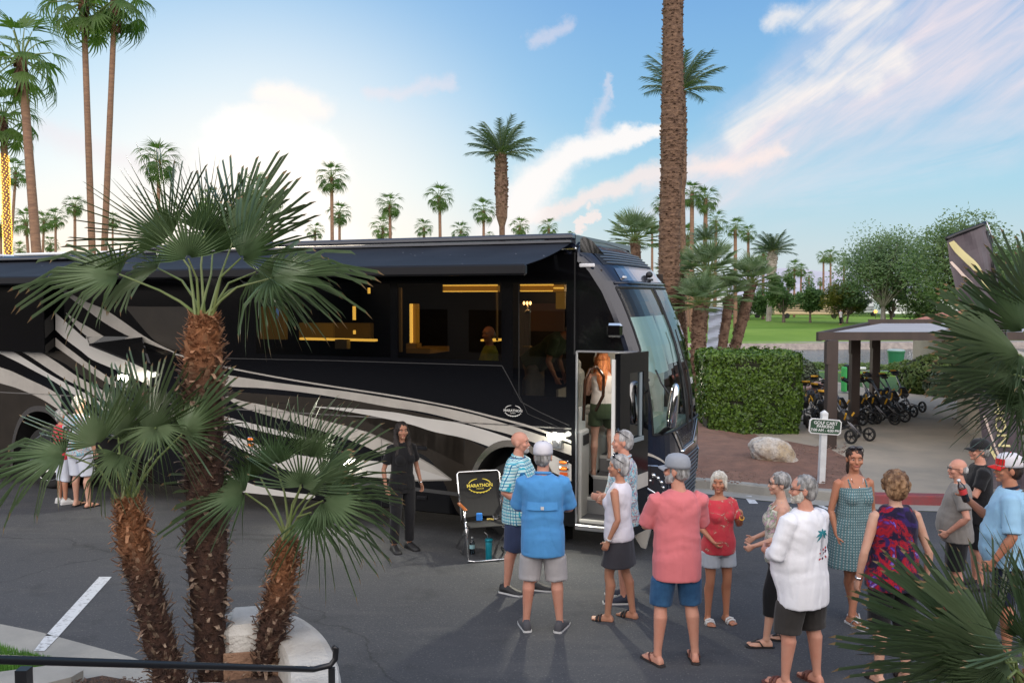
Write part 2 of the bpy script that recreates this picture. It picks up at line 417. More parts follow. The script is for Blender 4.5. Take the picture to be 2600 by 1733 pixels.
# soil island: a gently mounded bed
def mound(name, poly, z0, h, mt, n=26, cx=None, kind='structure'):
    xs_ = [p[0] for p in poly]; ys_ = [p[1] for p in poly]
    bm = bmesh.new(); vs = [bm.verts.new((p[0], p[1], z0)) for p in poly]; bm.faces.new(vs)
    bmesh.ops.triangulate(bm, faces=bm.faces)
    for _ in range(4): bmesh.ops.subdivide_edges(bm, edges=[e for e in bm.edges if e.calc_length() > .5], cuts=1, use_grid_fill=True); bmesh.ops.triangulate(bm, faces=bm.faces)
    bd = [(V((poly[i][0], poly[i][1], 0)), V((poly[(i + 1) % len(poly)][0], poly[(i + 1) % len(poly)][1], 0))) for i in range(len(poly))]
    for v in bm.verts:
        p = V((v.co.x, v.co.y, 0)); dm = 1e9
        for a, b in bd:
            ab = b - a; t = max(0, min(1, (p - a).dot(ab) / ab.length_squared)); dm = min(dm, (p - a - ab * t).length)
        v.co.z = z0 + h * sstep(0, 1.6, dm) + .03 * nz(v.co.x * 2, v.co.y * 2) * sstep(0, .3, dm)
    me = D.meshes.new(name); bm.to_mesh(me); bm.free(); me.materials.append(mt)
    me.polygons.foreach_set('use_smooth', [True] * len(me.polygons))
    o = D.objects.new(name, me); COL.objects.link(o); return tag(o, kind=kind)
isl = [bk[1], bk[2], bk[3], bk[4], bk[5] + (bk[6] - bk[5]) * .35, gp(2196, 1215, .15), gp(2172, 1170, .15), gp(2107, 1138, .15), gp(2000, 1118, .15), gp(1940, 1113, .15), gp(1880, 1080, .15), V((4.5, 27, 0)), V((-4, 28, 0))]
mound('soil_bed', isl, .14, .14, M_soil)
m = MB()
for i in range(900):
    k = random.random(); a = gp(1600 + 560 * random.random(), 1135 + 90 * random.random(), .2)
    r = random.uniform(.006, .022); m.ell((a.x, a.y, .26 if a.y > 16 else .19), (r * 1.3, r, r * .6), 5, 3)
m.build('gravel', mat('pebbles', (.30, .2, .16), (.14, .09, .07), rough=.9, scale=20), kind='stuff', label='loose pebbles and wood chips scattered over the brown soil bed', cat='gravel')
# ground cover between path and pond, darker grass
poly_sheet('grass_slope', [gp(2030, 962), gp(2200, 996), gp(2330, 1013), gp(2500, 1022), V((30, 27, 0)), V((34, 34, 0)), gp(2300, 958), gp(2100, 945), gp(2000, 945)], .006, mat('ground_cover', (.03, .085, .018), (.05, .12, .02), rough=1, scale=4, bump=1, bscale=20, world=True))
# painted lines
def stripe_line(name, pts, label=None):
    m = MB(); m.add([V((p.x, p.y, .009)) for p in pts], [tuple(range(len(pts)))]); m.build(name, M_paint, kind='structure')
stripe_line('parking_line', [gp(252, 1465), gp(284, 1465), gp(150, 1615), gp(115, 1615)])
stripe_line('parking_line', [gp(1888, 1259), gp(1908, 1259), gp(1925, 1279), gp(1903, 1279)])
stripe_line('parking_line', [gp(2060, 1276), gp(2078, 1278), gp(2124, 1300), gp(2108, 1298)])
stripe_line('parking_line', [gp(1836, 1256), gp(1850, 1257), gp(1856, 1262), gp(1842, 1261)])
# --- lower left: concrete gutter, kerb, lawn and bark bed
g1 = [(-300, 1560), (0, 1585), (100, 1605), (200, 1632), (330, 1668), (480, 1720), (620, 1790)]
g1 = [gp(*p) for p in g1]; 
g2 = [gp(*p) for p in [(-300, 1680), (0, 1700), (60, 1675), (110, 1668), (150, 1690), (250, 1716), (360, 1760), (470, 1800)]]
poly_sheet('concrete_apron', g1 + [V((g1[-1].x, 2.5, 0)), V((-6, 2.5, 0))], .009, M_conc)
stripe_line('parking_line', [gp(115, 1617), gp(150, 1617), gp(113, 1655), gp(86, 1655)])
for o in [x for x in COL.objects if x.name.startswith('parking_line')][-1:]: o.location.z = .006
M_grass = mat('grass_blades', (.06, .17, .02), (.10, .25, .03), rough=.8, scale=3, world=True)
gpoly = [gp(*p, .1) for p in ((-260, 1640), (0, 1650), (60, 1668), (130, 1692), (128, 1700), (0, 1712), (-260, 1712))]
kb = [gp(*p, .12) for p in ((-260, 1718), (0, 1716), (120, 1700), (200, 1702), (212, 1712), (180, 1730), (60, 1760), (-260, 1790))]
m = MB(); m.prism([(p.x, p.y) for p in kb], 0, .16); m.build('bed_kerb', M_conc, kind='structure')
poly_sheet('lawn_patch', gpoly, .06, M_grass)
m = MB()
for i in range(5200):
    u, w = random.random(), random.random(); x = -260 + 390 * u
    p = gp(x, 1640 + (1712 - 1640) * w + max(0, x) * .28 * (1 - w), .06)
    h = random.uniform(.03, .07); a = random.random() * 6.28; dx, dy = cos(a) * .005, sin(a) * .005; lx, ly = random.uniform(-.02, .02), random.uniform(-.02, .02)
    m.tri((p.x - dx, p.y - dy, .055), (p.x + dx, p.y + dy, .055), (p.x + lx, p.y + ly, .06 + h))
m.build('grass', M_grass, kind='stuff', label='strip of bright green lawn behind the handrail at lower left', cat='grass')
mound('bark_bed', [(p.x, p.y) for p in [gp(-260, 1800), gp(60, 1765), gp(180, 1738), gp(260, 1722), gp(330, 1735), gp(480, 1800), gp(540, 1900), gp(540, 2300), gp(-260, 2300)]], .03, .08, M_bark)
m = MB()
for i in range(1400):
    p = gp(random.uniform(-30, 420), random.uniform(1722, 1800), .1); a = random.random() * 3.14
    l, w_ = random.uniform(.01, .03), random.uniform(.004, .01)
    m.box((p.x, p.y, .10 + random.random() * .02), (l, w_, .006), (random.uniform(-.4, .4), random.uniform(-.4, .4), a))
m.build('bark_chips', mat('bark_chip', (.16, .10, .07), (.05, .03, .025), rough=1, scale=40, world=True), kind='stuff', label='brown bark chips covering the planting bed at lower left', cat='mulch')

# --- mountains far off
M_mtn = mat('haze_toned_rock', (.46, .45, .50), (.38, .38, .44), rough=1, scale=.002, detail=6, bump=.0, world=True)  # distance haze painted in as paler, greyer base colour
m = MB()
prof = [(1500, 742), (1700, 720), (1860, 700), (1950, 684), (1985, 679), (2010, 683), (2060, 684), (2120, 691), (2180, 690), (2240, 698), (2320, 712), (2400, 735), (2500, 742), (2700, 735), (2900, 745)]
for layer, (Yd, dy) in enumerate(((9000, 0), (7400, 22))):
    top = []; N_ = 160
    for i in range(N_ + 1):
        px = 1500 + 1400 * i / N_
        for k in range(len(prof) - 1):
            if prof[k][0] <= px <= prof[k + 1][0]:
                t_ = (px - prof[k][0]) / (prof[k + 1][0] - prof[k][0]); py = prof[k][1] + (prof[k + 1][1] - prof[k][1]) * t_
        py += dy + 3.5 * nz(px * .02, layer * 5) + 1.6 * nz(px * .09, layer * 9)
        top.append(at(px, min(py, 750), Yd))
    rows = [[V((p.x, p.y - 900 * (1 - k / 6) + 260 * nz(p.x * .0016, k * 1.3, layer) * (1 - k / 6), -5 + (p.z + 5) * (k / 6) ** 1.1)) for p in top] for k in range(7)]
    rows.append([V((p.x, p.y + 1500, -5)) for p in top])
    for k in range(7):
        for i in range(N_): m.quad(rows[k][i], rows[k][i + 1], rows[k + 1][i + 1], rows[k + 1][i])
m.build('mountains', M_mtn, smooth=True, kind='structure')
# ================================================================== the motorhome
P0 = V((.807, 11.0, 0)); FX = V((.9239, -.3827, 0)); FY = V((.3827, .9239, 0))
COACH = empty('motorhome', P0, atan2(FX.y, FX.x), 'long black luxury motorhome with silver swoosh stripes and its entry door open', 'motorhome')
def S(px, py, yl=0.0):
    """photo pixel -> (x, z) on the coach's side plane at local depth yl"""
    d = ray(px, py); o = V((0, 0, HCAM)); pp = P0 + FY * yl
    t = (pp - V((0, 0, 0))).dot(FY) / V((d.x, d.y, 0)).dot(FY)
    p = o + d * t - P0
    return p.dot(FX), p.z + 0.0
def Sp(px, py, yl=0.0):
    x, z = S(px, py, yl); return V((x, yl, z))
M_blk = mat('coach_black_paint', (.004, .004, .005), rough=.10, spec=.5, coat=.15)
M_cap = mat('coach_blue_black_paint', (.010, .014, .028), rough=.14, spec=.5, coat=.25)
M_brn = mat('coach_bronze_paint', (.042, .034, .026), (.032, .026, .02), rough=.3, metal=.25, scale=3)
M_slv = mat('coach_silver_paint', (.56, .53, .48), (.45, .42, .38), rough=.38, metal=.15, scale=2.2, detail=6)
M_wht = mat('coach_pearl_paint', (.66, .64, .60), (.60, .58, .55), rough=.35, metal=.1, scale=1.2)
M_line = mat('coach_seam_line', (.10, .10, .10), rough=.3, metal=.6)
M_chr = mat('chrome', (.80, .80, .80), rough=.07, metal=1.0)
M_sat = mat('satin_aluminium', (.55, .56, .58), rough=.35, metal=1.0)
M_dark = mat('dark_trim', (.012, .012, .013), rough=.5)
M_rub = mat('tyre_rubber', (.018, .018, .018), rough=.85, bump=.3, bscale=40)
M_cream = mat('cream_leather', (.60, .56, .49), (.52, .48, .42), rough=.55, scale=5, bump=.1)
M_inw = mat('dark_interior_wood', (.030, .020, .013), (.018, .012, .009), rough=.35, scale=5, stretch=(1, 1, 6))
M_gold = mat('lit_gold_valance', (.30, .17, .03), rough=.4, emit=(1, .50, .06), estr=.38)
M_strip = mat('warm_light_strip', (1, .7, .2), rough=.5, emit=(1, .62, .12), estr=2.8)
def glass_mat(name, tint, transp, rough=.02, refl=1.0):
    if name in MATS: return MATS[name]
    m = D.materials.new(name); m.use_nodes = True; MATS[name] = m; nt = m.node_tree; nt.nodes.clear(); t = NT(nt)
    out = t.n('ShaderNodeOutputMaterial'); gl = t.n('ShaderNodeBsdfGlossy'); gl.inputs['Roughness'].default_value = rough; gl.inputs['Color'].default_value = (refl, refl, refl, 1)
    tr = t.n('ShaderNodeBsdfTransparent'); tr.inputs[0].default_value = c4(tuple(x * transp for x in tint))
    fr = t.n('ShaderNodeFresnel'); fr.inputs[0].default_value = 1.5
    mx = t.n('ShaderNodeMixShader'); t.l(fr.outputs[0], mx.inputs[0]); t.l(tr.outputs[0], mx.inputs[1]); t.l(gl.outputs[0], mx.inputs[2]); t.l(mx.outputs[0], out.inputs[0])
    return m
M_win = glass_mat('tinted_window_glass', (1, .88, .68), .23, .01, 1.8)
M_wsh = glass_mat('windshield_glass', (.80, .97, .95), .88)

def arch(x):
    z = .32
    for c, rx, top in ((-.86, .63, 1.28), (-9.3, .66, 1.32)):
        d = abs(x - c) / rx
        if d < 1: z = max(z, .32 + (top - .32) * (1 - d ** 2.3) ** .5)
    return z
HOLES = [(-4.9, -2.66, 2.38, 3.38), (-2.55, -1.02, 2.38, 3.38), (-.86, -.14, 1.95, 3.38), (.02, .76, .0, 2.52), (-8.2, -7.15, .6, 1.28)]
XR = -13.1
zbr = [.6, .95, 1.28, 1.6, 1.95, 2.38, 2.52, 3.0, 3.38, 3.6, 3.72]
FT = [(.3, 1.03), (.5, 1.09), (1.2, 1.13), (1.7, 1.11), (2.1, 1.06), (2.5, .97), (2.7, .91), (3.1, .75), (3.38, .61), (3.6, .43), (3.75, .26), (3.86, .08), (3.93, -.14), (3.97, -.5)]
def FZ(z):
    if z <= FT[0][0]: return FT[0][1]
    for (a, fa), (b, fb) in zip(FT, FT[1:]):
        if z <= b: return fa + (fb - fa) * (z - a) / (b - a)
    return FT[-1][1]
def XS(z): return FZ(z) - .38
def capx(w, z): return XS(z) + .38 * max(0, 1 - abs(w) ** 5) ** .5
def cap(w, z, o=0.0):
    w = max(-1, min(1, w))
    p = V((capx(w, z), 1.3 + 1.3 * w, z))
    if o:
        e = .004; w2 = max(-.998, min(.998, w))
        a = V((capx(w2 + e * .4, z) - capx(w2 - e * .4, z), 1.3 * .8 * e, 0)); b = V((capx(w2, z + e) - capx(w2, z - e), 0, 2 * e))
        n = a.cross(b); n.normalize()
        if n.x < 0 and abs(w) < .97: n = -n
        if abs(w) >= .97 and n.y * w < 0: n = -n
        p = p + n * o
    return p
# side wall
m = MB()
brk = sorted(set([round(XR + .08 * i, 3) for i in range(int((.0 - XR) / .08) + 1)] + [h[0] for h in HOLES] + [h[1] for h in HOLES] + [.1 * k for k in range(0, 8)]))
brk = [b for b in brk if b <= .76]
for i in range(len(brk) - 1):
    a, b = brk[i], brk[i + 1]; za, zb = arch(a), arch(b)
    zl = [None] + zbr
    for k in range(len(zl) - 1):
        lo_a = za if zl[k] is None else max(za, zl[k]); lo_b = zb if zl[k] is None else max(zb, zl[k])
        hi = zl[k + 1]
        if hi <= lo_a and hi <= lo_b: continue
        cxm, czm = (a + b) / 2, ((max(lo_a, lo_b)) + hi) / 2
        if any(h[0] - 1e-4 < cxm < h[1] + 1e-4 and h[2] < czm < h[3] for h in HOLES): continue
        xa, xb = a, b
        if cxm > 0:
            xa, xb = min(a, XS(hi)), min(b, XS(hi))
            if xb - xa < .001: continue
            m.quad((xa, 0, lo_a), (min(b, XS(lo_b)) if b > XS(hi) else xb, 0, lo_b), (xb, 0, hi), (xa, 0, hi))
        else: m.quad((a, 0, lo_a), (b, 0, lo_b), (b, 0, max(hi, lo_b)), (a, 0, max(hi, lo_a)))
# upper side curve into the roof, roof, far side, rear, floor
prof = [(0, 3.72), (.02, 3.79), (.07, 3.85), (.16, 3.89), (.6, 3.92), (1.3, 3.93), (2.44, 3.89), (2.53, 3.85), (2.58, 3.79), (2.6, 3.72), (2.6, .32), (.04, .30)]
for k in range(len(prof) - 1):
    (y0, z0), (y1, z1) = prof[k], prof[k + 1]
    m.quad((XR, y0, z0), (0, y0, z0), (0, y1, z1), (XR, y1, z1))
m.add([V((XR, y, z)) for y, z in prof] + [V((XR, 0, .32))], [tuple(range(len(prof) + 1))])
m.build('body', M_blk, COACH)
# front cap
m = MB()
zs_ = [.32, .4, .5, .6, .75, .95, 1.2, 1.4, 1.52, 1.6, 1.8, 2.0, 2.2, 2.4, 2.6, 2.8, 3.0, 3.15, 3.26, 3.32, 3.4, 3.5, 3.6, 3.7, 3.78, 3.86, 3.93, 3.97]
ws_ = [-1, -.99, -.975, -.955, -.93, -.90, -.86, -.8, -.7, -.55, -.4, -.25, -.1, -.022, .022, .1, .25, .4, .55, .7, .8, .86, .9, .93, .955, .975, .99, 1]
Zw0, Zw1 = 1.52, 3.32
for j in range(len(zs_) - 1):
    for i in range(len(ws_) - 1):
        z0, z1, w0, w1 = zs_[j], zs_[j + 1], ws_[i], ws_[i + 1]
        inw = (z0 >= Zw0 - 1e-6 and z1 <= Zw1 + 1e-6) and (abs((w0 + w1) / 2) < .93 and abs((w0 + w1) / 2) > .022)
        if inw: continue
        m.quad(cap(w0, z0), cap(w1, z0), cap(w1, z1), cap(w0, z1))
for j in range(len(zs_) - 1):       # side triangles between the flat wall and the cap on both sides
    for w in (-1, 1):
        if zs_[j] >= 2.52 and w < 0 and zs_[j] >= 3.72 or w > 0:
            a, b = cap(w, zs_[j]), cap(w, zs_[j + 1]); m.quad(V((-.02, a.y, a.z)), a, b, V((-.02, b.y, b.z)))
m.add([cap(w, 3.97) for w in ws_] + [V((-.02, 2.6, 3.97)), V((-.02, 0, 3.97))], [tuple(range(len(ws_) + 2))])
m.quad((-.02, 0, 3.72), (-.02, 0, 3.97), (-.02, 2.6, 3.97), (-.02, 2.6, 3.72))
m.build('front_cap', M_cap, COACH, smooth=True)
for s in (-1, 1):
    m = MB(); wr = [w for w in ws_ if .02 < abs(w) <= .93 and w * s > 0]; wr.sort()
    zr = [z for z in zs_ if Zw0 <= z <= Zw1]
    for j in range(len(zr) - 1):
        for i in range(len(wr) - 1): m.quad(cap(wr[i], zr[j], -.006), cap(wr[i + 1], zr[j], -.006), cap(wr[i + 1], zr[j + 1], -.006), cap(wr[i], zr[j + 1], -.006))
    o = m.build('windshield', M_wsh, COACH, smooth=True)
    m = MB()   # rubber gasket and wiper
    for zz in (Zw0, Zw1): m.tube([cap(w, zz, .004) for w in wr], .013, 6)
    m.tube([cap(wr[0], z, .004) for z in zr], .013, 6); m.tube([cap(wr[-1], z, .004) for z in zr], .013, 6)
    m.build('windshield_gasket', M_dark, COACH)
    m = MB(); m.tube([cap(s * .10 - .02, 1.45, .05), cap(s * .12, 1.9, .06), cap(s * .13, 2.25, .05)], .012, 6); m.tube([cap(s * .13 - .04, 1.75, .04), cap(s * .13, 2.2, .045), cap(s * .1 + .02, 2.75, .03)], .009, 5)
    m.build('wiper', M_dark, COACH)
def capline(name, pts, r, mt, o=.008, flat=1.0):
    m = MB(); P = []
    for (w0, z0), (w1, z1) in zip(pts, pts[1:]):
        for k in range(8): P.append(cap(w0 + (w1 - w0) * k / 8, z0 + (z1 - z0) * k / 8, o))
    P.append(cap(*pts[-1], o)); m.tube(P, r, 6); return m.build(name, mt, COACH, smooth=True)
def cappatch(name, up, lo_, mt, o=.006, n=14):
    """patch between two (w,z) polylines"""
    m = MB()
    def smp(pl, t):
        k = min(int(t * (len(pl) - 1)), len(pl) - 2); f = t * (len(pl) - 1) - k
        return (pl[k][0] + (pl[k + 1][0] - pl[k][0]) * f, pl[k][1] + (pl[k + 1][1] - pl[k][1]) * f)
    for i in range(n):
        a, b = smp(up, i / n), smp(up, (i + 1) / n); c, d = smp(lo_, (i + 1) / n), smp(lo_, i / n)
        for q in range(4):
            L = lambda p, r, t: (p[0] + (r[0] - p[0]) * t, p[1] + (r[1] - p[1]) * t)
            m.quad(cap(*L(d, a, q / 4), o), cap(*L(c, b, q / 4), o), cap(*L(c, b, (q + 1) / 4), o), cap(*L(d, a, (q + 1) / 4), o))
    return m.build(name, mt, COACH, smooth=True)
# louvres, visor line, marker lights, camera pod
cappatch('louvre_recess', [(-.86, 3.80), (.86, 3.80)], [(-.9, 3.60), (.9, 3.60)], M_dark)
m = MB()
for k in range(5):
    z = 3.62 + k * .036; m.tube([cap(w / 20, z, .016) for w in range(-17, 18)], .007, 5)
m.build('louvre', M_sat, COACH)
cappatch('front_panel', [(-.8, 3.56), (.8, 3.56)], [(-.84, 3.40), (.84, 3.40)], mat('grey_front_panel', (.16, .17, .2), rough=.15, metal=.6, coat=1))
capline('visor_trim', [(-.93, 3.37), (.93, 3.37)], .018, M_cap, .01)
m = MB(); m.ell(cap(.05, 3.47, .05), (.05, .06, .045), 10, 6); m.box(cap(.05, 3.42, .02), (.05, .1, .03)); m.build('camera_pod', M_dark, COACH, smooth=True)
M_mark = mat('clear_marker_lens', (.7, .7, .72), rough=.2)
for w in (-.76,): m = MB(); m.box(cap(w, 3.44, .012), (.03, .12, .03), bev=.008); m.build('marker_light', M_mark, COACH)
m = MB(); m.box(V((.13, -.012, 3.59)), (.2, .02, .045), (0, -.25 * 0, 0), bev=.008); m.build('marker_light', M_mark, COACH)
# A pillar side glass (smoked quarter window above the door) with pale curtain behind
qw = [(1468, 668), (1500, 664), (1524, 668), (1540, 690), (1556, 740), (1578, 800), (1600, 860), (1612, 894), (1470, 894)]
pts = [Sp(px, py, -.003) for px, py in qw]
m = MB(); m.add([V((min(p.x, XS(p.z) + .03), -.003, p.z)) for p in pts], [tuple(range(len(pts)))])
m.build('quarter_window', mat('smoked_glass', (.006, .006, .007), rough=.04, spec=.6), COACH)
# roof-corner window and trim
m = MB(); m.add([Sp(1473, 606, -.004), Sp(1483, 600, -.004), Sp(1505, 612, -.004), Sp(1520, 630, -.004), Sp(1534, 646, -.004), Sp(1473, 640, -.004)], [(0, 1, 2, 3, 4, 5)]); m.build('upper_corner_glass', MATS['smoked_glass'], COACH)
# windows: glass panes flush with the side
for k, h in enumerate(HOLES[:3]):
    m = MB(); m.quad((h[0], .003, h[2]), (h[1], .003, h[2]), (h[1], .003, h[3]), (h[0], .003, h[3])); m.build('window_glass', M_win, COACH)
# fine seam lines on the black side
def sideline(name, pts, w=.012, mt=M_line, yl=-.004):
    m = MB(); P = [Sp(px, py, 0) for px, py in pts]
    for a, b in zip(P, P[1:]):
        d = (b - a).normalized(); n_ = V((-d.z, 0, d.x)) * w / 2
        m.quad(*(V((q.x, yl, q.z)) for q in (a - n_, b - n_, b + n_, a + n_)))
    return m.build(name, mt, COACH)
sideline('seam', [(571, 909), (850, 915), (1275, 928), (1290, 955), (1324, 1020), (1370, 1045), (1446, 1080)], .010)
sideline('belt_moulding', [(0, 995), (160, 1003), (600, 1038), (900, 1056), (1178, 1072), (1451, 1088)], .016, mat('belt_grey', (.16, .155, .15), rough=.3))
sideline('seam', [(969, 1060), (969, 1300)], .010, M_dark); sideline('seam', [(1179, 1075), (1179, 1140)], .008, M_dark)
sideline('seam', [(1460, 640), (1459, 900)], .02, M_dark)
sideline('seam', [(1318, 722), (1318, 1000), (1340, 1050), (1434, 1090)], .006)
# ---- swoosh stripes: each one is bounded above and below by a curve
def curve_at(pts, x):
    if x <= pts[0][0]: return pts[0][1]
    for i in range(len(pts) - 1):
        if x <= pts[i + 1][0]:
            p0 = pts[max(i - 1, 0)]; p1 = pts[i]; p2 = pts[i + 1]; p3 = pts[min(i + 2, len(pts) - 1)]
            t = (x - p1[0]) / (p2[0] - p1[0])
            m1 = (p2[1] - p0[1]) / max(p2[0] - p0[0], 1) * (p2[0] - p1[0]); m2 = (p3[1] - p1[1]) / max(p3[0] - p1[0], 1) * (p2[0] - p1[0])
            return (2 * t ** 3 - 3 * t * t + 1) * p1[1] + (t ** 3 - 2 * t * t + t) * m1 + (-2 * t ** 3 + 3 * t * t) * p2[1] + (t ** 3 - t * t) * m2
    return pts[-1][1]
def swoosh(up, lo_, mt, yl=-.004, name='stripe', step=9):
    x0 = max(up[0][0], lo_[0][0]); x1 = min(up[-1][0], lo_[-1][0]); n = max(3, int((x1 - x0) / step))
    m = MB(); R = []
    for i in range(n + 1):
        px = x0 + (x1 - x0) * i / n; u = Sp(px, curve_at(up, px)); l = Sp(px, curve_at(lo_, px))
        za = arch(u.x) + .004
        if za < .33: za = .32
        if l.z < za: l.z = za
        if u.z < l.z: u.z = l.z
        R.append((V((u.x, yl, u.z)), V((l.x, yl, l.z))))
    for (u0, l0), (u1, l1) in zip(R, R[1:]):
        if (u0 - l0).length + (u1 - l1).length > .004: m.quad(l0, l1, u1, u0)
    return m.build(name, mt, COACH)
def C5(pts): return [(x / 3.337, 780 + y / 3.337) for x, y in pts]
# bronze fields under the silver
swoosh([(571, 992), (781, 1008), (893, 1016), (1072, 1050), (1178, 1074)], [(571, 1012), (781, 1030), (900, 1060), (1072, 1130), (1178, 1180)], M_brn, -.003, 'bronze_field')
swoosh([(571, 1010), (700, 1022), (795, 1031), (893, 1046), (1000, 1066), (1120, 1100), (1180, 1112), (1240, 1140)], [(571, 1014), (700, 1048), (800, 1064), (893, 1092), (1000, 1130), (1100, 1175), (1180, 1330), (1240, 1330)], M_brn, -.003, 'bronze_field')
swoosh(C5([(1080, -10), (1300, -6), (1560, -6), (1600, -4)]), C5([(1080, 20), (1300, 270), (1470, 360), (1600, 372)]), M_brn, -.003, 'bronze_field')
swoosh(C5([(330, 372), (540, 375), (640, 450), (740, 520), (880, 590)]), C5([(330, 376), (540, 470), (640, 540), (740, 610), (880, 690)]), M_brn, -.003, 'bronze_field')
swoosh(C5([(0, 640), (120, 675), (260, 725), (380, 780), (480, 840)]), C5([(0, 1400), (120, 1400), (260, 1400), (380, 1400), (480, 1400)]), M_brn, -.003, 'bronze_field')
# silver strokes, rear group
swoosh([(120, 690), (165, 734), (216, 764), (264, 784), (312, 815), (360, 849), (402, 873), (446, 894)], [(120, 700), (165, 745), (216, 783), (255, 812), (294, 836), (336, 857), (360, 866), (446, 896)], M_slv)
swoosh(C5([(472, 45), (600, 158), (730, 270), (780, 300), (980, 400), (1280, 545)]), C5([(472, 190), (560, 272), (680, 362), (780, 440), (1060, 560), (1280, 670)]), M_wht)
swoosh(C5([(560, 45), (650, 110), (760, 172), (880, 245)]), C5([(560, 47), (650, 165), (740, 245), (880, 300)]), M_slv)
swoosh(C5([(472, 255), (560, 330), (640, 390), (730, 460), (820, 522), (1000, 640)]), C5([(472, 330), (540, 380), (640, 452), (740, 524), (830, 592), (1000, 690)]), M_slv)
swoosh(C5([(180, 372), (330, 376), (480, 462), (620, 560), (740, 632), (850, 690), (1100, 830)]), C5([(180, 374), (250, 412), (400, 512), (560, 612), (700, 682), (830, 762), (1100, 880)]), M_slv)
swoosh(C5([(0, 368), (100, 372), (240, 452), (400, 552), (560, 642), (750, 742), (850, 802), (1100, 960)]), C5([(0, 390), (150, 462), (300, 542), (450, 622), (600, 722), (760, 812), (850, 880), (1100, 1030)]), M_wht)
swoosh(C5([(-200, 420), (0, 505), (100, 540), (250, 610), (400, 680), (520, 750)]), C5([(-200, 560), (0, 640), (120, 675), (260, 730), (380, 790), (520, 880)]), M_slv)
swoosh([(600, 700), (616, 714), (650, 720), (692, 760)], [(600, 702), (640, 738), (670, 757), (692, 762)], M_slv)
# silver strokes, forward group
swoosh([(440, 895), (571, 929), (714, 957), (848, 979), (986, 1000), (1072, 1015), (1158, 1032), (1244, 1053), (1350, 1081), (1451, 1118)], [(440, 899), (571, 933), (714, 961), (848, 983), (986, 1004), (1072, 1019), (1158, 1036), (1244, 1058), (1350, 1087), (1451, 1125)], M_slv, -.006, 'pinstripe')
swoosh([(480, 930), (571, 950), (670, 966), (781, 981), (893, 995), (986, 1010), (1072, 1024), (1144, 1038), (1216, 1055), (1287, 1076), (1340, 1093), (1451, 1130)], [(480, 960), (571, 979), (670, 985), (781, 997), (893, 1015), (986, 1032), (1072, 1045), (1144, 1062), (1216, 1082), (1300, 1104), (1400, 1138), (1451, 1155)], M_slv)
swoosh([(795, 1031), (893, 1036), (1000, 1046), (1072, 1059), (1178, 1076), (1290, 1110), (1400, 1153), (1451, 1178)], [(795, 1032), (870, 1042), (969, 1060), (1044, 1077), (1101, 1095), (1180, 1112), (1245, 1134), (1320, 1165), (1400, 1196), (1451, 1221)], M_wht, -.005)
swoosh([(560, 996), (607, 1015), (670, 1028), (759, 1051), (848, 1073), (928, 1095), (991, 1122), (1047, 1152), (1100, 1182), (1145, 1216)], [(560, 1000), (611, 1031), (670, 1051), (737, 1069), (803, 1089), (893, 1118), (973, 1153), (1047, 1186), (1100, 1204), (1145, 1218)], M_slv)
swoosh([(500, 1032), (567, 1055), (670, 1082), (759, 1104), (860, 1130)], [(500, 1042), (567, 1069), (670, 1096), (750, 1113), (860, 1134)], M_wht)
swoosh([(480, 1040), (562, 1091), (634, 1120), (720, 1146), (800, 1160), (906, 1167), (966, 1171), (1050, 1186), (1145, 1216)], [(480, 1060), (562, 1110), (634, 1150), (720, 1190), (800, 1205), (906, 1208), (966, 1212), (1050, 1217), (1145, 1218)], M_wht, -.005)
swoosh([(480, 1150), (565, 1192), (640, 1228), (720, 1246), (800, 1256)], [(480, 1165), (565, 1215), (640, 1262), (720, 1280), (800, 1262)], M_wht, -.005)
sideline('pinstripe', [(928, 1095), (991, 1122), (1047, 1152), (1100, 1182), (1147, 1217), (1050, 1219), (966, 1213)], .02, mat('grey_edge', (.30, .28, .25), rough=.35), -.007)
# skirt trim, handles, vents
sideline('skirt_moulding', [(900, 1228), (1050, 1240), (1165, 1254)], .05, mat('grey_skirt', (.07, .07, .07), rough=.4), -.006)
for (px, py) in ((1072, 1262), (1072, 1136), (1440, 1270)):
    m = MB(); p = Sp(px, py); m.box((p.x, -.012, p.z), (.15, .02, .055), bev=.008); m.box((p.x, -.026, p.z + .01), (.12, .012, .014)); m.build('bay_handle', mat('gunmetal', (.05, .05, .055), rough=.3, metal=.8), COACH)
# marker lamps (amber) on chrome bases
M_amb = mat('amber_lens', (.9, .22, .02), rough=.25, emit=(1, .25, .02), estr=.35)
for (px, py) in ((1432, 1172), (1432, 1188), (640, 1113), (640, 1128)):
    p = Sp(px, py); h_ = MB(); h_.box((p.x, -.018, p.z), (.13, .03, .05), bev=.012); a = h_.build('marker_base', M_chr, COACH)
    h_ = MB(); h_.ell((p.x, -.036, p.z), (.055, .018, .02), 10, 6); h_.build('amber_lens', M_amb, a, smooth=True)
p = Sp(1432, 1202); m = MB(); m.box((p.x, -.012, p.z), (.1, .016, .04)); m.build('reflector', mat('orange_reflector', (.85, .14, .03), rough=.3), COACH)
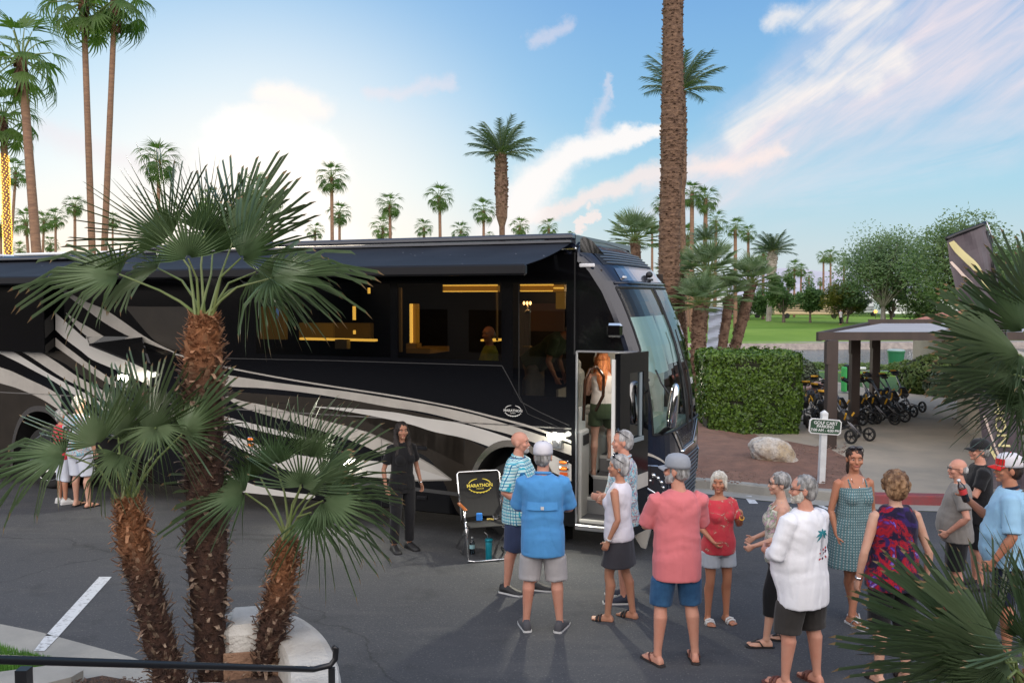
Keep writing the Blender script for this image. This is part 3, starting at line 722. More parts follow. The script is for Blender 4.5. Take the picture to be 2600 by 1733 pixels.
# wheel arches and wheels
for c, rx, top in ((-.86, .63, 1.28), (-9.3, .66, 1.32)):
    m = MB(); rings = []
    for k in range(33):
        a = pi * k / 32
        ca, sa = cos(a), sin(a); f = (1 - abs(ca) ** 2.3) ** .5
        def q(s_, y): return V((c + ca * rx * s_, y, .32 + (top - .32) * f * (1 if s_ == 1 else s_)))
        rings.append([q(1.0, -.006), q(1.0, -.022), q(1.09, -.022), q(1.09, -.006)])
    m.loft(rings, cap=False); m.build('arch_trim', mat('bronze_chrome', (.55, .48, .40), rough=.12, metal=1.0), COACH)
    m = MB()
    for k in range(32):
        a, b = pi * k / 32, pi * (k + 1) / 32
        P = [V((c + cos(t) * rx, y, .32 + (top - .32) * (1 - abs(cos(t)) ** 2.3) ** .5)) for t in (a, b) for y in (0, .55)]
        m.quad(P[0], P[2], P[3], P[1])
    m.quad((c - rx, .55, .0), (c + rx, .55, .0), (c + rx, .55, top), (c - rx, .55, top)); m.build('wheel_well', mat('wheel_well_black', .008, rough=.9), COACH)
    wroot = MB(); rr = .53
    def ringp(r, y): return [V((c + r * cos(2 * pi * k / 40), y, rr + r * sin(2 * pi * k / 40))) for k in range(40)]
    wroot.loft([ringp(.40, .10), ringp(.47, .09), ringp(.51, .12), ringp(rr - .003, .17), ringp(rr - .003, .36), ringp(.5, .4)]); tyre = wroot.build('wheel', M_rub, COACH, smooth=True)
    m = MB(); m.loft([ringp(.40, .098), ringp(.385, .085), ringp(.36, .12), ringp(.25, .17), ringp(.17, .16), ringp(.15, .08), ringp(.10, .05), ringp(.02, .045)]); m.build('rim', M_chr, tyre, smooth=True)
    m = MB()
    for k in range(10):
        a = 2 * pi * k / 10; m.tube([(c + .21 * cos(a), .15, rr + .21 * sin(a)), (c + .21 * cos(a), .10, rr + .21 * sin(a))], .018, 6)
    m.build('lug_nut', M_chr, tyre)
# ---- cab interior, saloon interior
m = MB()
def slab(a, b): m.box([(a[i] + b[i]) / 2 for i in range(3)], [abs(b[i] - a[i]) for i in range(3)])
slab((-12.9, .06, 1.34), (-.3, 2.5, 1.38)); slab((-.3, .9, .96), (1.0, 2.5, 1.0)); slab((-12.9, .06, 3.50), (.3, 2.5, 3.54)); slab((-5.6, .06, 1.38), (-5.55, 2.5, 3.5))
m.build('interior_floor', M_inw, COACH)
m = MB(); m.quad((-12.9, 2.5, 1), (.7, 2.5, 1), (.5, 2.5, 3.54), (-12.9, 2.5, 3.54)); m.quad((-12.9, .03, 1.4), (-.02, .03, 1.4), (-.02, .03, 1.9), (-12.9, .03, 1.9)); m.build('interior_wall', M_inw, COACH)
def ibox(name, px0, py0, px1, py1, y0, y1, mt, parent=COACH):
    a = S(px0, py1, y0); b = S(px1, py0, y0); m = MB(); m.box(((a[0] + b[0]) / 2, (y0 + y1) / 2, (a[1] + b[1]) / 2), (abs(b[0] - a[0]), y1 - y0, abs(b[1] - a[1])), bev=.004); return m.build(name, mt, parent)
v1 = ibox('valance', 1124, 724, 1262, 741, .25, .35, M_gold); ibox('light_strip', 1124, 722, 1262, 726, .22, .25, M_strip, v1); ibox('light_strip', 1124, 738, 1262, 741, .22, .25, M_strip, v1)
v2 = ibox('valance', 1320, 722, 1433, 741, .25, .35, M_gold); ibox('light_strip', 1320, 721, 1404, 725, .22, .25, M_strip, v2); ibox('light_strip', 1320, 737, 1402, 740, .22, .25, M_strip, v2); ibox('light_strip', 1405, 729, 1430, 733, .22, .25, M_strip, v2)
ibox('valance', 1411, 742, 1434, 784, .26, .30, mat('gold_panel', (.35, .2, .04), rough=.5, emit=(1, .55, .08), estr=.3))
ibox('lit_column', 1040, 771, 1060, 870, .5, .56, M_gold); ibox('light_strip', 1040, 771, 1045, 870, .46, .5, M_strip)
ibox('desk', 1031, 884, 1092, 896, .4, 1.0, mat('glowing_desk_wood', (.42, .25, .07), rough=.4, emit=(1, .5, .1), estr=.06)); ibox('cabinet', 1031, 872, 1058, 885, .45, .6, mat('glowing_cabinet_wood', (.4, .25, .08), rough=.4, emit=(1, .5, .1), estr=.08))  # wood glows faintly: warm lamplight put in as emission
ibox('window_post', 1013, 730, 1018, 893, .1, .14, mat('glowing_post_wood', (.3, .2, .08), rough=.4, emit=(1, .6, .2), estr=.05)); ibox('window_post', 1259, 742, 1263, 865, .3, .33, MATS['glowing_post_wood'])  # posts glow too, warm light set into their wood
ibox('sideboard', 1220, 862, 1258, 866, 1.2, 1.6, M_strip)  # sideboard in strip material: its lit look is emission
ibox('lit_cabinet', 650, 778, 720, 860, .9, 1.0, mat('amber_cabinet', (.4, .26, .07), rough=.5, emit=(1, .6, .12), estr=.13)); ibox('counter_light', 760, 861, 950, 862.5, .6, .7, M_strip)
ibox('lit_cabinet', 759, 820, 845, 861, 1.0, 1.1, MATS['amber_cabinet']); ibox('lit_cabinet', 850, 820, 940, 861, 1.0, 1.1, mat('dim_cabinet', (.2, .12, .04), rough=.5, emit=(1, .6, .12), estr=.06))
ibox('light_strip', 895, 777, 900, 812, .5, .54, M_strip); ibox('light_strip', 896, 838, 900, 848, .5, .54, M_strip); ibox('light_strip', 933, 730, 937, 745, .5, .54, M_strip)
ibox('control_panel', 701, 782, 706, 808, .2, .22, mat('blue_display', (.05, .08, .3), emit=(.2, .4, 1), estr=.8))
ibox('pillow', 850, 862, 880, 885, .5, .6, M_cream)
ibox('pale_curtain', 1318, 770, 1345, 905, 1.3, 1.34, mat('grey_curtain', (.30, .28, .27), (.2, .19, .19), rough=.9, scale=4, stretch=(20, 1, 1)))
ibox('sideboard', 1326, 878, 1345, 882, .3, .4, MATS['glowing_post_wood']); ibox('wall_panel', 1340, 770, 1432, 840, 1.9, 1.94, mat('pinkish_wall', (.28, .16, .12), rough=.8))
# wall sconce with three little shades
p = Sp(1340, 775, .5); m = MB(); m.tube([p + V((0, 0, -.12)), p + V((0, 0, .02))], .012); m.ell(p + V((0, 0, -.08)), (.05, .03, .03)); s_ = m.build('wall_sconce', M_sat, COACH, smooth=True)
m = MB()
for dx in (-.045, 0, .045): m.ell(p + V((dx, -.02, .03)), (.017, .017, .025), 8, 6)
m.build('sconce_bulb', mat('bulb_warm', (1, .8, .5), emit=(1, .55, .25), estr=14), s_)
pl = D.lights.new('saloon_lamp', 'POINT'); po = D.objects.new('saloon_lamp', pl); COL.objects.link(po); pl.energy = 9; pl.color = (1, .62, .3); pl.shadow_soft_size = .12; po.parent = COACH; po.location = (-1.9, .45, 3.28)
pl2 = D.lights.new('cab_lamp', 'POINT'); po = D.objects.new('cab_lamp', pl2); COL.objects.link(po); pl2.energy = 13; pl2.color = (1, .84, .66); pl2.shadow_soft_size = .15; po.parent = COACH; po.location = (.15, 1.3, 3.25)
l3 = D.lights.new('stairwell_lamp', 'POINT'); po = D.objects.new('stairwell_lamp', l3); COL.objects.link(po); l3.energy = 9; l3.color = (1, .93, .82); l3.shadow_soft_size = .06; po.parent = COACH; po.location = (.45, .35, 2.3)
# seats
def seat(c, rz, sc=1.0, mt=None):
    m = MB(); R = Matrix.Rotation(rz, 3, 'Z')
    def b(p, s): m.box(V(c) + R @ V(p) * sc, V(s) * sc, R, bev=.07 * sc)
    b((0, 0, .42), (.56, .54, .2)); b((-.05, -.28, .85), (.54, .17, .8)); b((-.05, -.30, 1.3), (.3, .14, .2)); b((.31, 0, .62), (.09, .42, .1)); b((-.31, 0, .62), (.09, .42, .1)); b((0, 0, .2), (.3, .3, .3))
    o = remesh(m, 'seat', mt or M_cream, .02, 4, COACH); return o
seat((-.62, .6, 1.1), -pi / 2 - .2, .85, mat('grey_leather', (.16, .155, .15), (.12, .115, .11), rough=.6, scale=5)); seat((-.12, 1.15, 1.1), -pi / 2 + .15, .9); seat((.0, 1.9, 1.0), -pi / 2, 1)
m = MB(); m.box((.72, 1.65, 1.32), (.5, 1.6, .36), bev=.08); m.box((.62, 1.75, 1.55), (.34, 1.2, .10), bev=.04); m.build('dashboard', mat('dash_cream', (.55, .60, .58), rough=.6), COACH, smooth=False)
m = MB(); m.box((.50, 1.02, 1.78), (.04, .26, .42), (0, .1, .2), bev=.01); m.build('dash_monitor', M_dark, COACH)
m = MB(); c_ = V((.33, 1.85, 1.78)); R = Euler((0, .9, 0)).to_matrix(); ring = [c_ + R @ V((.24 * cos(2 * pi * k / 28), .24 * sin(2 * pi * k / 28), 0)) for k in range(29)]; m.tube(ring, .018, 8, cap=False)
for a in (0, 2.1, 4.2): m.tube([c_, c_ + R @ V((.24 * cos(a), .24 * sin(a), 0))], .016, 6)
m.build('steering_wheel', M_dark, COACH, smooth=True)
# cream sun-blind hanging inside the windshield and a grey roller curtain behind the quarter window
m = MB(); wr = [-.88 + .86 * i / 14 for i in range(15)]; zr = [2.22, 2.3, 2.5, 2.7, 2.95]
def bl(w, z): 
    zz = z
    if z < 2.4: zz = z + .35 * max(0, (abs(w + .3) - .25))
    q = cap(w, zz, 0); return V((q.x - .16, q.y, zz))
for j in range(4):
    for i in range(14): m.quad(bl(wr[i], zr[j]), bl(wr[i + 1], zr[j]), bl(wr[i + 1], zr[j + 1]), bl(wr[i], zr[j + 1]))
for i in range(14):
    f = lambda w, z: V((cap(w, z).x - .16, cap(w, z).y, z))
    m.quad(f(-wr[i + 1], 2.3), f(-wr[i], 2.3), f(-wr[i], 2.95), f(-wr[i + 1], 2.95))
m.build('sun_blind', mat('blind_cream', (.62, .66, .64), (.55, .60, .58), rough=.8, scale=2), COACH, smooth=True)
m = MB(); m.quad((.02, .35, 2.55), (.2, .35, 2.55), (.12, .35, 3.45), (-.05, .35, 3.45)); m.build('side_curtain', mat('curtain_grey', .3, rough=.9), COACH)
# ---- entry: stairwell walls and steps
M_stair = mat('stairwell_cream', (.58, .57, .53), (.50, .49, .46), rough=.6, scale=4)
M_tread = mat('tread_carpet', (.10, .10, .105), (.07, .07, .075), rough=1, scale=60, bump=.5)
m = MB()
m.box((-.02, .20, 1.08), (.03, .36, 1.46)); m.box((.015, .20, .95), (.07, .34, 1.15), bev=.02); m.box((-.38, .9, 1.15), (.03, 1.1, 1.7)); m.box((-.2, .39, .95), (.36, .03, 1.25)); m.box((-.15, 1.0, 1.1), (.36, .5, .5), bev=.05); m.box((.2, 1.75, 2.0), (1.0, .03, 1.6))
m.box((.79, .6, 1.0), (.03, 1.1, 1.3)); m.build('stairwell', M_stair, COACH)
m = MB(); m.box((.055, .22, 1.40), (.012, .22, .13)); m.build('step_switch_panel', M_dark, COACH)
for k in range(4):
    y0 = .0 + .29 * k; z = .40 + .22 * k
    m = MB(); m.box((.39, y0 + .17, z), (.72, .34, .05), bev=.01); st = m.build('step', M_stair, COACH)
    m = MB(); m.box((.39, y0 + .18, z + .028), (.68, .28, .012)); m.build('tread', M_tread, st)
    m = MB(); m.box((.39, y0 + .30, z + .11), (.70, .02, .19)); m.build('riser', mat('riser_grey', (.2, .2, .2), rough=.7), st)
m = MB(); m.box((.39, -.02, .335), (.78, .10, .07), bev=.01); m.build('door_sill', M_sat, COACH)
m = MB(); m.tube([(.05, .12, 1.65), (.07, .12, 2.15), (.13, .13, 2.3), (.2, .2, 2.32), (.26, .3, 2.2), (.24, .34, 1.95), (.14, .34, 1.75)], .022, 8); m.build('grab_handle', mat('dark_wood', (.05, .02, .01), rough=.15), COACH, smooth=True)
m = MB()
for a, b in (((.0, -.006, .34), (.0, -.006, 2.53)), ((.0, -.006, 2.53), (.78, -.006, 2.53))): m.tube([a, b], .016, 6)
m.build('door_frame', M_sat, COACH)
# ---- open entry door leaf
q0 = V((.765, -.84, 0)); q1 = V((.91, -.12, 0)); dd = (q1 - q0); L_ = dd.length; dd.normalize(); nn = V((dd.y, -dd.x, 0))
def leafp(a, z, o=0): return q0 + dd * a * L_ + V((0, 0, z)) + nn * o
def leafbox(name, a0, a1, z0, z1, o0, o1, mt, parent):
    m = MB(); m.loft([[leafp(a0, z0, o0), leafp(a1, z0, o0), leafp(a1, z0, o1), leafp(a0, z0, o1)], [leafp(a0, z1, o0), leafp(a1, z1, o0), leafp(a1, z1, o1), leafp(a0, z1, o1)]]); return m.build(name, mt, parent)
door = leafbox('door', .0, 1, .42, 1.55, -.04, .03, M_blk, COACH)
leafbox('door_frame_bar', .0, .33, 1.55, 2.56, -.04, .03, M_blk, door); leafbox('door_frame_bar', .82, 1, 1.55, 2.56, -.04, .03, M_blk, door); leafbox('door_frame_bar', .33, .82, 2.33, 2.56, -.04, .03, M_blk, door)
leafbox('door_glass', .33, .82, 1.55, 2.33, -.002, .004, glass_mat('door_glass', (.9, 1, 1), .8, .02, .25), door)
leafbox('door_seal', .72, .80, 1.57, 2.32, .006, .02, mat('pale_seal', (.22, .26, .28), rough=.4), door); leafbox('door_seal', .30, .80, 1.52, 1.57, .03, .045, MATS['pale_seal'], door)
leafbox('door_lining', -.03, -.004, .50, 2.50, -.07, -.03, mat('white_lining', (.72, .71, .68), rough=.5), door)
leafbox('door_stripe', .15, 1.0, .95, 1.12, .031, .034, M_slv, door)
m = MB(); m.tube([leafp(1.0, 2.2), V((.9, .02, 2.2))], .02); m.tube([leafp(1.0, .8), V((.9, .02, .8))], .02); m.build('door_hinge', M_dark, door)
# ---- nose details
M_hl = mat('headlight_lens', (.35, .38, .42), rough=.05, metal=.7, coat=1)
for s in (-1, 1):
    h_ = cappatch('headlight', [(s * .985, 1.16), (s * .90, 1.14), (s * .74, 1.02)], [(s * .985, .92), (s * .90, .80), (s * .76, .72)], mat('headlight_black', (.02, .02, .025), rough=.08, coat=1), .010)
    m = MB()
    for (w, z, r) in ((.93, 1.03, .030), (.89, .99, .026), (.85, .93, .026), (.82, .86, .022), (.80, .79, .018), (.95, .97, .018)): m.ell(cap(s * w, z, .015), (r, r, r), 10, 6)
    m.build('headlight_lamp', M_chr, h_, smooth=True)
    m = MB(); pts_ = [(s * .985, 1.16), (s * .90, 1.14), (s * .74, 1.02), (s * .72, .74), (s * .80, .72), (s * .9, .80), (s * .985, .92), (s * .985, 1.16)]
    m.tube([cap(w, z, .016) for w, z in pts_], .010, 5); m.build('headlight_rim', M_chr, h_)
    cappatch('nose_stripe', [(s * 1, 1.34), (s * .93, 1.28), (s * .72, 1.10)], [(s * 1, 1.30), (s * .93, 1.25), (s * .72, 1.08)], M_slv, .008)
    cappatch('nose_stripe', [(s * 1, .86), (s * .93, .74), (s * .78, .62)], [(s * 1, .66), (s * .93, .60), (s * .78, .56)], M_slv, .008)
    cappatch('nose_stripe', [(s * .64, 1.52), (s * .34, 1.20)], [(s * .585, 1.52), (s * .28, 1.20)], M_chr, .012)
capline('grille_bar', [(-.31, 1.205), (.31, 1.205)], .022, M_chr, .012)
capline('grille_bar', [(-.52, 1.50), (-.24, 1.24), (.24, 1.24), (.52, 1.50)], .008, M_sat, .012)
m = MB()
for k in range(11): z = .50 + .058 * k; m.tube([cap(w / 20, z, .006) for w in range(-13, 14)], .012, 5)
m.build('grille', mat('grille_grey', (.06, .06, .065), rough=.3, metal=.8), COACH)
capline('bumper_trim', [(-.97, .44), (.97, .44)], .014, M_chr, .01)
m = MB(); p = Sp(1628, 1345, -.02); m.loft([[V((.60, -.03, .52)), V((.98, -.05, .50)), V((.98, .05, .50)), V((.60, .05, .52))], [V((.84, -.03, .16)), V((.90, -.04, .15)), V((.90, .0, .15)), V((.84, .0, .16))]]); m.build('mud_flap', M_slv, COACH)
# ---- outside mirror
m = MB(); c_ = V((1.20, .05, 1.90)); R = Euler((0, .12, .35)).to_matrix()
rings = []
for k, z in enumerate((-.26, -.25, -.15, 0, .12, .2, .25, .27)):
    wx = (.085, .10, .105, .10, .095, .08, .055, .02)[k]; wy = (.04, .06, .065, .065, .06, .05, .035, .012)[k]
    rings.append([c_ + R @ V((wy * (1 if abs(sin(a)) < .99 else 1) * sin(a), wx * cos(a), z)) for a in [2 * pi * i / 20 for i in range(20)]])
m.loft(rings); mi = m.build('mirror', M_chr, COACH, smooth=True)
m = MB(); m.tube([c_ + V((0, 0, -.24)), c_ + V((-.10, .06, -.30)), V((.98, .28, 1.50)), V((.92, .35, 1.48))], .03, 8); m.tube([c_ + V((-.02, 0, .1)), V((1.02, .2, 2.15)), V((.93, .28, 2.3))], .012, 6); m.build('mirror_arm', M_dark, mi, smooth=True)
m = MB(); p = Sp(1561, 838, -.10); m.box(p, (.2, .08, .17), bev=.03); o = m.build('side_mirror', M_chr, COACH); m = MB(); m.box(p + V((0, -.04, 0)), (.15, .012, .12), bev=.004); m.build('mirror_face', M_blk, o)
# ---- porch lamps on the side
M_lamp = mat('lit_lamp', (1, 1, 1), emit=(1, .97, .80), estr=40)
for i, (px, py, yl, pw) in enumerate(((1413, 1106, -.10, 26), (870, 1170, -.06, 10), (313, 957, -.28, 14))):
    p = Sp(px, py, yl); m = MB(); m.box(p + V((0, .03, .035)), (.16, .12, .03), bev=.01); m.box(p + V((0, .05, -.10)), (.13, .07, .13), bev=.01); m.tube([p + V((0, .02, -.1)), p + V((0, -.01, -.1))], .03, 12); h_ = m.build('porch_lamp', M_sat, COACH)
    m = MB(); m.ell(p + V((0, -.01, .0)), (.125, .055, .045), 14, 8); m.build('lamp_lens', M_lamp, h_, smooth=True)
    l = D.lights.new('porch_light', 'SPOT'); lo_ = D.objects.new('porch_light', l); COL.objects.link(lo_); l.energy = pw * 6; l.color = (1, .95, .78); l.shadow_soft_size = .04; l.spot_size = radians(150); l.spot_blend = .8
    lo_.parent = COACH; lo_.location = p + V((0, -.10, -.02)); lo_.rotation_euler = (radians(-52), 0, 0)
# ---- awnings
def awn_extra(t, vec, col, b):
    v = t.n('ShaderNodeTexVoronoi'); v.inputs['Scale'].default_value = 5.5; t.l(vec, v.inputs['Vector'])
    f = t.mapr(v.outputs['Distance'], .05, .035); g = t.noise(vec, 1.3, 3, .5)
    c = t.mix(t.mapr(g, .35, .7), (.010, .012, .018), (.017, .020, .028))
    return t.mix(t.math('MULTIPLY', f, .9), c, (.6, .62, .66))
M_awn = mat('awning_fabric', .03, extra=awn_extra, rough=.7, spec=.25)
def awning(x0, x1, zt, e, zb, barh=.12):
    m = MB(); n = 26; k_ = 6
    def P(i, j): t_ = j / k_; x = x0 + (x1 - x0) * i / n; return V((x, -.02 - (e - .02) * t_, zt + (zb - zt) * t_ - .035 * sin(pi * t_) + .006 * sin(i * 1.3) * sin(pi * t_)))
    for i in range(n):
        for j in range(k_):
            a, b, c, d = P(i, j), P(i + 1, j), P(i + 1, j + 1), P(i, j + 1); m.quad(d, c, b, a); dz = V((0, 0, -.006)); m.quad(a + dz, b + dz, c + dz, d + dz)
    aw = m.build('awning', M_awn, COACH, smooth=True)
    m = MB(); m.box(((x0 + x1) / 2, -e, zb - .045), (abs(x1 - x0) + .06, .09, barh), bev=.02); m.build('awning_bar', mat('awning_bar_black', (.006, .006, .008), rough=.5, spec=.25), aw)
    m = MB()
    for x in (x0 + .25, x1 - .25): m.tube([(x, -.05, zt - .12), (x - .25 * (1 if x > (x0 + x1) / 2 else -1), -e * .5, (zt + zb) / 2 - .12), (x, -e, zb - .06)], .022, 6)
    m.build('awning_arm', M_sat, aw)
    return aw
awning(-6.9, -.06, 3.88, 1.64, 3.54)
awning(-12.9, -7.15, 3.78, 1.5, 3.48)
m = MB(); m.box((-3.5, -.03, 3.945), (6.95, .20, .075), bev=.02); m.box((-3.5, -.04, 3.885), (6.9, .17, .03)); m.build('awning_housing', mat('housing_blue_black', (.022, .027, .042), rough=.3, coat=.5, metal=.2), COACH)
m = MB(); m.box((-10, .0, 3.83), (5.8, .16, .06), bev=.015); m.build('awning_housing', MATS['housing_blue_black'], COACH)
m = MB(); m.box((-9.2, .25, 3.90), (1.3, .5, .05), bev=.02); m.box((-11.1, .25, 3.90), (1.6, .5, .05), bev=.02); m.box((-7.6, .25, 3.90), (.8, .5, .05), bev=.02); m.build('roof_panel', mat('white_roof_panel', (.7, .72, .75), rough=.4), COACH)
m = MB(); m.box((-.10, -.06, 3.80), (.22, .05, .03), bev=.01); m.build('awning_bracket', M_chr, COACH)
# ---- rear slide-out (black glass box) and its outline
a = S(141, 893); b = S(141, 730)
m = MB(); m.box(((a[0] - 5) / 2 - 0, -.10, (a[1] + 3.6) / 2), (abs(a[0] + 5 - 0) if False else abs(-12.9 - a[0]), .2, 3.6 - a[1]), bev=.01)
o = m.build('slide_out', M_blk, COACH); o.location.x = (a[0] - 12.9) / 2 - (a[0] - 5) / 2
# ---- open bay hatch and the bay behind it
H0, H1 = Sp(217, 853, -.02), Sp(361, 855, -.02); O0, O1 = Sp(226, 872, -.62), Sp(386, 936, -.62)
m = MB(); n_ = V((0, 0, .03)); m.loft([[H0, H1, O1, O0], [H0 - n_, H1 - n_, O1 - n_, O0 - n_]]); h_ = m.build('bay_hatch', mat('hatch_underside', (.03, .03, .032), rough=.12, metal=.5, coat=1), COACH)
m = MB(); L = lambda p, q, t: p + (q - p) * t
for t0, t1 in ((.12, .22), (.30, .36), (.55, .85)):
    e_ = V((0, -.002, .002)) * -1
    m.quad(L(H0, O0, t0) + V((0, -.0, .006)), L(H1, O1, t0) + V((0, 0, .006)), L(H1, O1, t1) + V((0, 0, .006)), L(H0, O0, t1) + V((0, 0, .006)))
m.build('hatch_stripe', mat('hatch_grey', (.14, .14, .145), rough=.3, metal=.3), h_)
m = MB(); m.box((-7.68, .35, .94), (1.0, .6, .64)); bay = m.build('open_bay', mat('bay_interior', (.02, .02, .02), rough=.6), COACH)
m = MB(); m.box((-7.68, -.12, 1.27), (1.0, .34, .03), bev=.005); m.box((-7.75, -.1, 1.12), (.6, .3, .22), bev=.03); m.build('stainless_counter', M_chr, bay)
# ---- lettering
def text_obj(name, s, size, mt, M, parent, ext=.0015, bold=0.0, spacing=1.0):
    cu = D.curves.new(name, 'FONT'); cu.body = s; cu.size = size; cu.extrude = ext; cu.align_x = 'CENTER'; cu.align_y = 'CENTER'; cu.offset = bold; cu.space_character = spacing; cu.resolution_u = 3
    o = D.objects.new(name, cu)
    me = baked(o); D.objects.remove(o); D.curves.remove(cu)
    me.transform(M); me.materials.clear(); me.materials.append(mt); q = D.objects.new(name, me); COL.objects.link(q); q.parent = parent; return q
def laurel(m, M, r, w):
    for a0, a1 in ((200, 340), (100, 168), (12, 80)):
        P = [M @ V((r * 1.05 * cos(radians(a)), r * .62 * sin(radians(a)), 0)) for a in range(a0, a1 + 1, 7)]
        n_ = len(P)
        m.tube(P, [w * (.45 + .55 * sin(pi * i / (n_ - 1))) for i in range(n_)], 5, flat=.4)
    for k in range(9):
        a = radians(205 + k * 16.2); p = M @ V((r * 1.05 * cos(a), r * .66 * sin(a), 0)); m.ell(p, (w * 1.3, .003, w * 1.3), 6, 4)
def logo(name, M, sc, mt, parent):
    o = text_obj(name, 'MARATHON', .30 * sc, mt, M, parent, bold=.004 * sc)
    m = MB(); laurel(m, M, .72 * sc, .035 * sc); m.build('logo_wreath', mt, o)
    text_obj('logo_subtext', 'COACH', .13 * sc, mt, M @ Matrix.Translation((0, -.2 * sc, 0)), o); return o
M_logo = mat('white_decal', (.7, .7, .68), rough=.5)
p = Sp(1303, 1042); logo('logo', Matrix.Translation((p.x, -.009, p.z)) @ Matrix.Rotation(pi / 2, 4, 'X'), .155, M_logo, COACH)
p = cap(0, 1.34, .014); text_obj('nose_lettering', 'PREVOST', .13, mat('badge_grey', (.16, .16, .16), rough=.3, metal=.8), Matrix.Translation(p) @ Matrix.Rotation(pi / 2, 4, 'Z') @ Matrix.Rotation(pi / 2, 4, 'X'), COACH, spacing=1.5)
# ================================================================== palms, trees, hedge
random.seed(11)
def leaf_mat(name, c1, c2, rough=.45, trans=.3, scale=3.0, rnd=.5, tip=None):
    if name in MATS: return MATS[name]
    m = D.materials.new(name); m.use_nodes = True; MATS[name] = m; nt = m.node_tree; t = NT(nt); b = nt.nodes['Principled BSDF']; out = nt.nodes['Material Output']
    tc = t.n('ShaderNodeTexCoord'); oi = t.n('ShaderNodeObjectInfo')
    f = t.noise(tc.outputs['Object'], scale, 4, .6); f = t.math('ADD', t.mapr(f, .35, .65, 0, 1 - rnd), t.math('MULTIPLY', oi.outputs['Random'], rnd), clamp=True)
    c = t.mix(f, c1, c2)
    b.inputs['Roughness'].default_value = rough; t.l(c, b.inputs['Base Color']); b.inputs['Specular IOR Level'].default_value = .45
    tr = t.n('ShaderNodeBsdfTranslucent'); c2_ = t.mix(1.0, c, (1.3, 1.5, .5), 'MULTIPLY'); t.l(c2_, tr.inputs[0])
    mx = t.n('ShaderNodeMixShader'); mx.inputs[0].default_value = trans; t.l(b.outputs[0], mx.inputs[1]); t.l(tr.outputs[0], mx.inputs[2]); t.l(mx.outputs[0], out.inputs[0])
    return m
M_fan = leaf_mat('fan_palm_leaf', (.070, .125, .055), (.18, .235, .13), rough=.36, trans=.12, scale=2.2)
M_fand = leaf_mat('fan_palm_leaf_dark', (.052, .098, .044), (.135, .185, .10), rough=.36, trans=.12, scale=2.2)
M_tip = mat('dry_leaf_tip', (.34, .24, .12), (.22, .14, .07), rough=.8, scale=9)
M_pet = mat('petiole_green', (.12, .17, .045), (.17, .20, .07), rough=.5, scale=6)
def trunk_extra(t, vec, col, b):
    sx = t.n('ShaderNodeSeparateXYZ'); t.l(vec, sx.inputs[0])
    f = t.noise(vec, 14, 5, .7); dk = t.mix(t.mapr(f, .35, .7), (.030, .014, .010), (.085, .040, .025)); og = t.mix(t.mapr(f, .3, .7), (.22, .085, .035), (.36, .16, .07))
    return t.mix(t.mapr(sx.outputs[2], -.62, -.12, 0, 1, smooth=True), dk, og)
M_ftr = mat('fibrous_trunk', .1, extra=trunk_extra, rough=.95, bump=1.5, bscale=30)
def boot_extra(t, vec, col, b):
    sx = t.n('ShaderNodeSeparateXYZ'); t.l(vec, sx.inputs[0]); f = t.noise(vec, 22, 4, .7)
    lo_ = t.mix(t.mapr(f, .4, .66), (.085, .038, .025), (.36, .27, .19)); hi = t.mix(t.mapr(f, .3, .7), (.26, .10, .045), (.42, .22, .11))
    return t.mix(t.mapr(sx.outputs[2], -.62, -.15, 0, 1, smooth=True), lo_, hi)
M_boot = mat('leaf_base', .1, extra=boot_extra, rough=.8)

def fan_blade(mb, hub, axis, normal, R, nseg=34, spread=200, droop=.18, cup=.15, join=.42, fold=.035, tipd=.0, rnd=.08, thin=1.0):
    axis = V(axis).normalized(); normal = (V(normal) - axis * axis.dot(normal)).normalized(); side = axis.cross(normal)
    dth = radians(spread) / nseg
    for i in range(nseg):
        th = -radians(spread) / 2 + (i + .5) * dth
        Ls = R * (.80 + .20 * cos(th * .8)) * (1 + random.uniform(-rnd, rnd)); kink = random.uniform(-.11, .11); td = tipd * random.uniform(.2, 1.6); 
        d = axis * cos(th) + side * sin(th); e = -axis * sin(th) + side * cos(th)
        st = [0.04, join * .6, join, join + (1 - join) * .5, .95, 1.0] if thin > .9 else [.05, join, .75, 1.0]
        rows = []
        for t_ in st:
            r = Ls * t_
            if t_ <= join: w = r * math.tan(dth / 2) * 1.04
            else: w = Ls * join * math.tan(dth / 2) * (1 - (t_ - join) / (1 - join)) ** (.95 if thin > .9 else .75) * (.74 if thin > .9 else 1)
            bend = -droop * R * t_ * t_ + cup * R * (th / 1.6) ** 2 * t_ - td * R * max(0, t_ - .55) ** 2 * 4
            c = hub + d * r + normal * bend + e * kink * r * max(0, t_ - join)
            rows.append((c - e * w + normal * fold * R * .5 * min(1, t_ * 2), c - normal * fold * R * .3, c + e * w + normal * fold * R * .5 * min(1, t_ * 2)))
        n = len(mb.v); k = len(rows)
        for r_ in rows[:-1]: mb.v.extend([tuple(p) for p in r_])
        mb.v.append(tuple(rows[-1][1]))
        for q in range(k - 2):
            a = n + q * 3
            mb.f.append((a, a + 1, a + 4, a + 3)); mb.m.append(mb.mi); mb.f.append((a + 1, a + 2, a + 5, a + 4)); mb.m.append(mb.mi)
        a = n + (k - 2) * 3; tip = n + (k - 1) * 3
        tm = 2 if thin > .9 and random.random() < .75 else mb.mi
        mb.f.append((a, a + 1, tip)); mb.m.append(tm); mb.f.append((a + 1, a + 2, tip)); mb.m.append(tm)

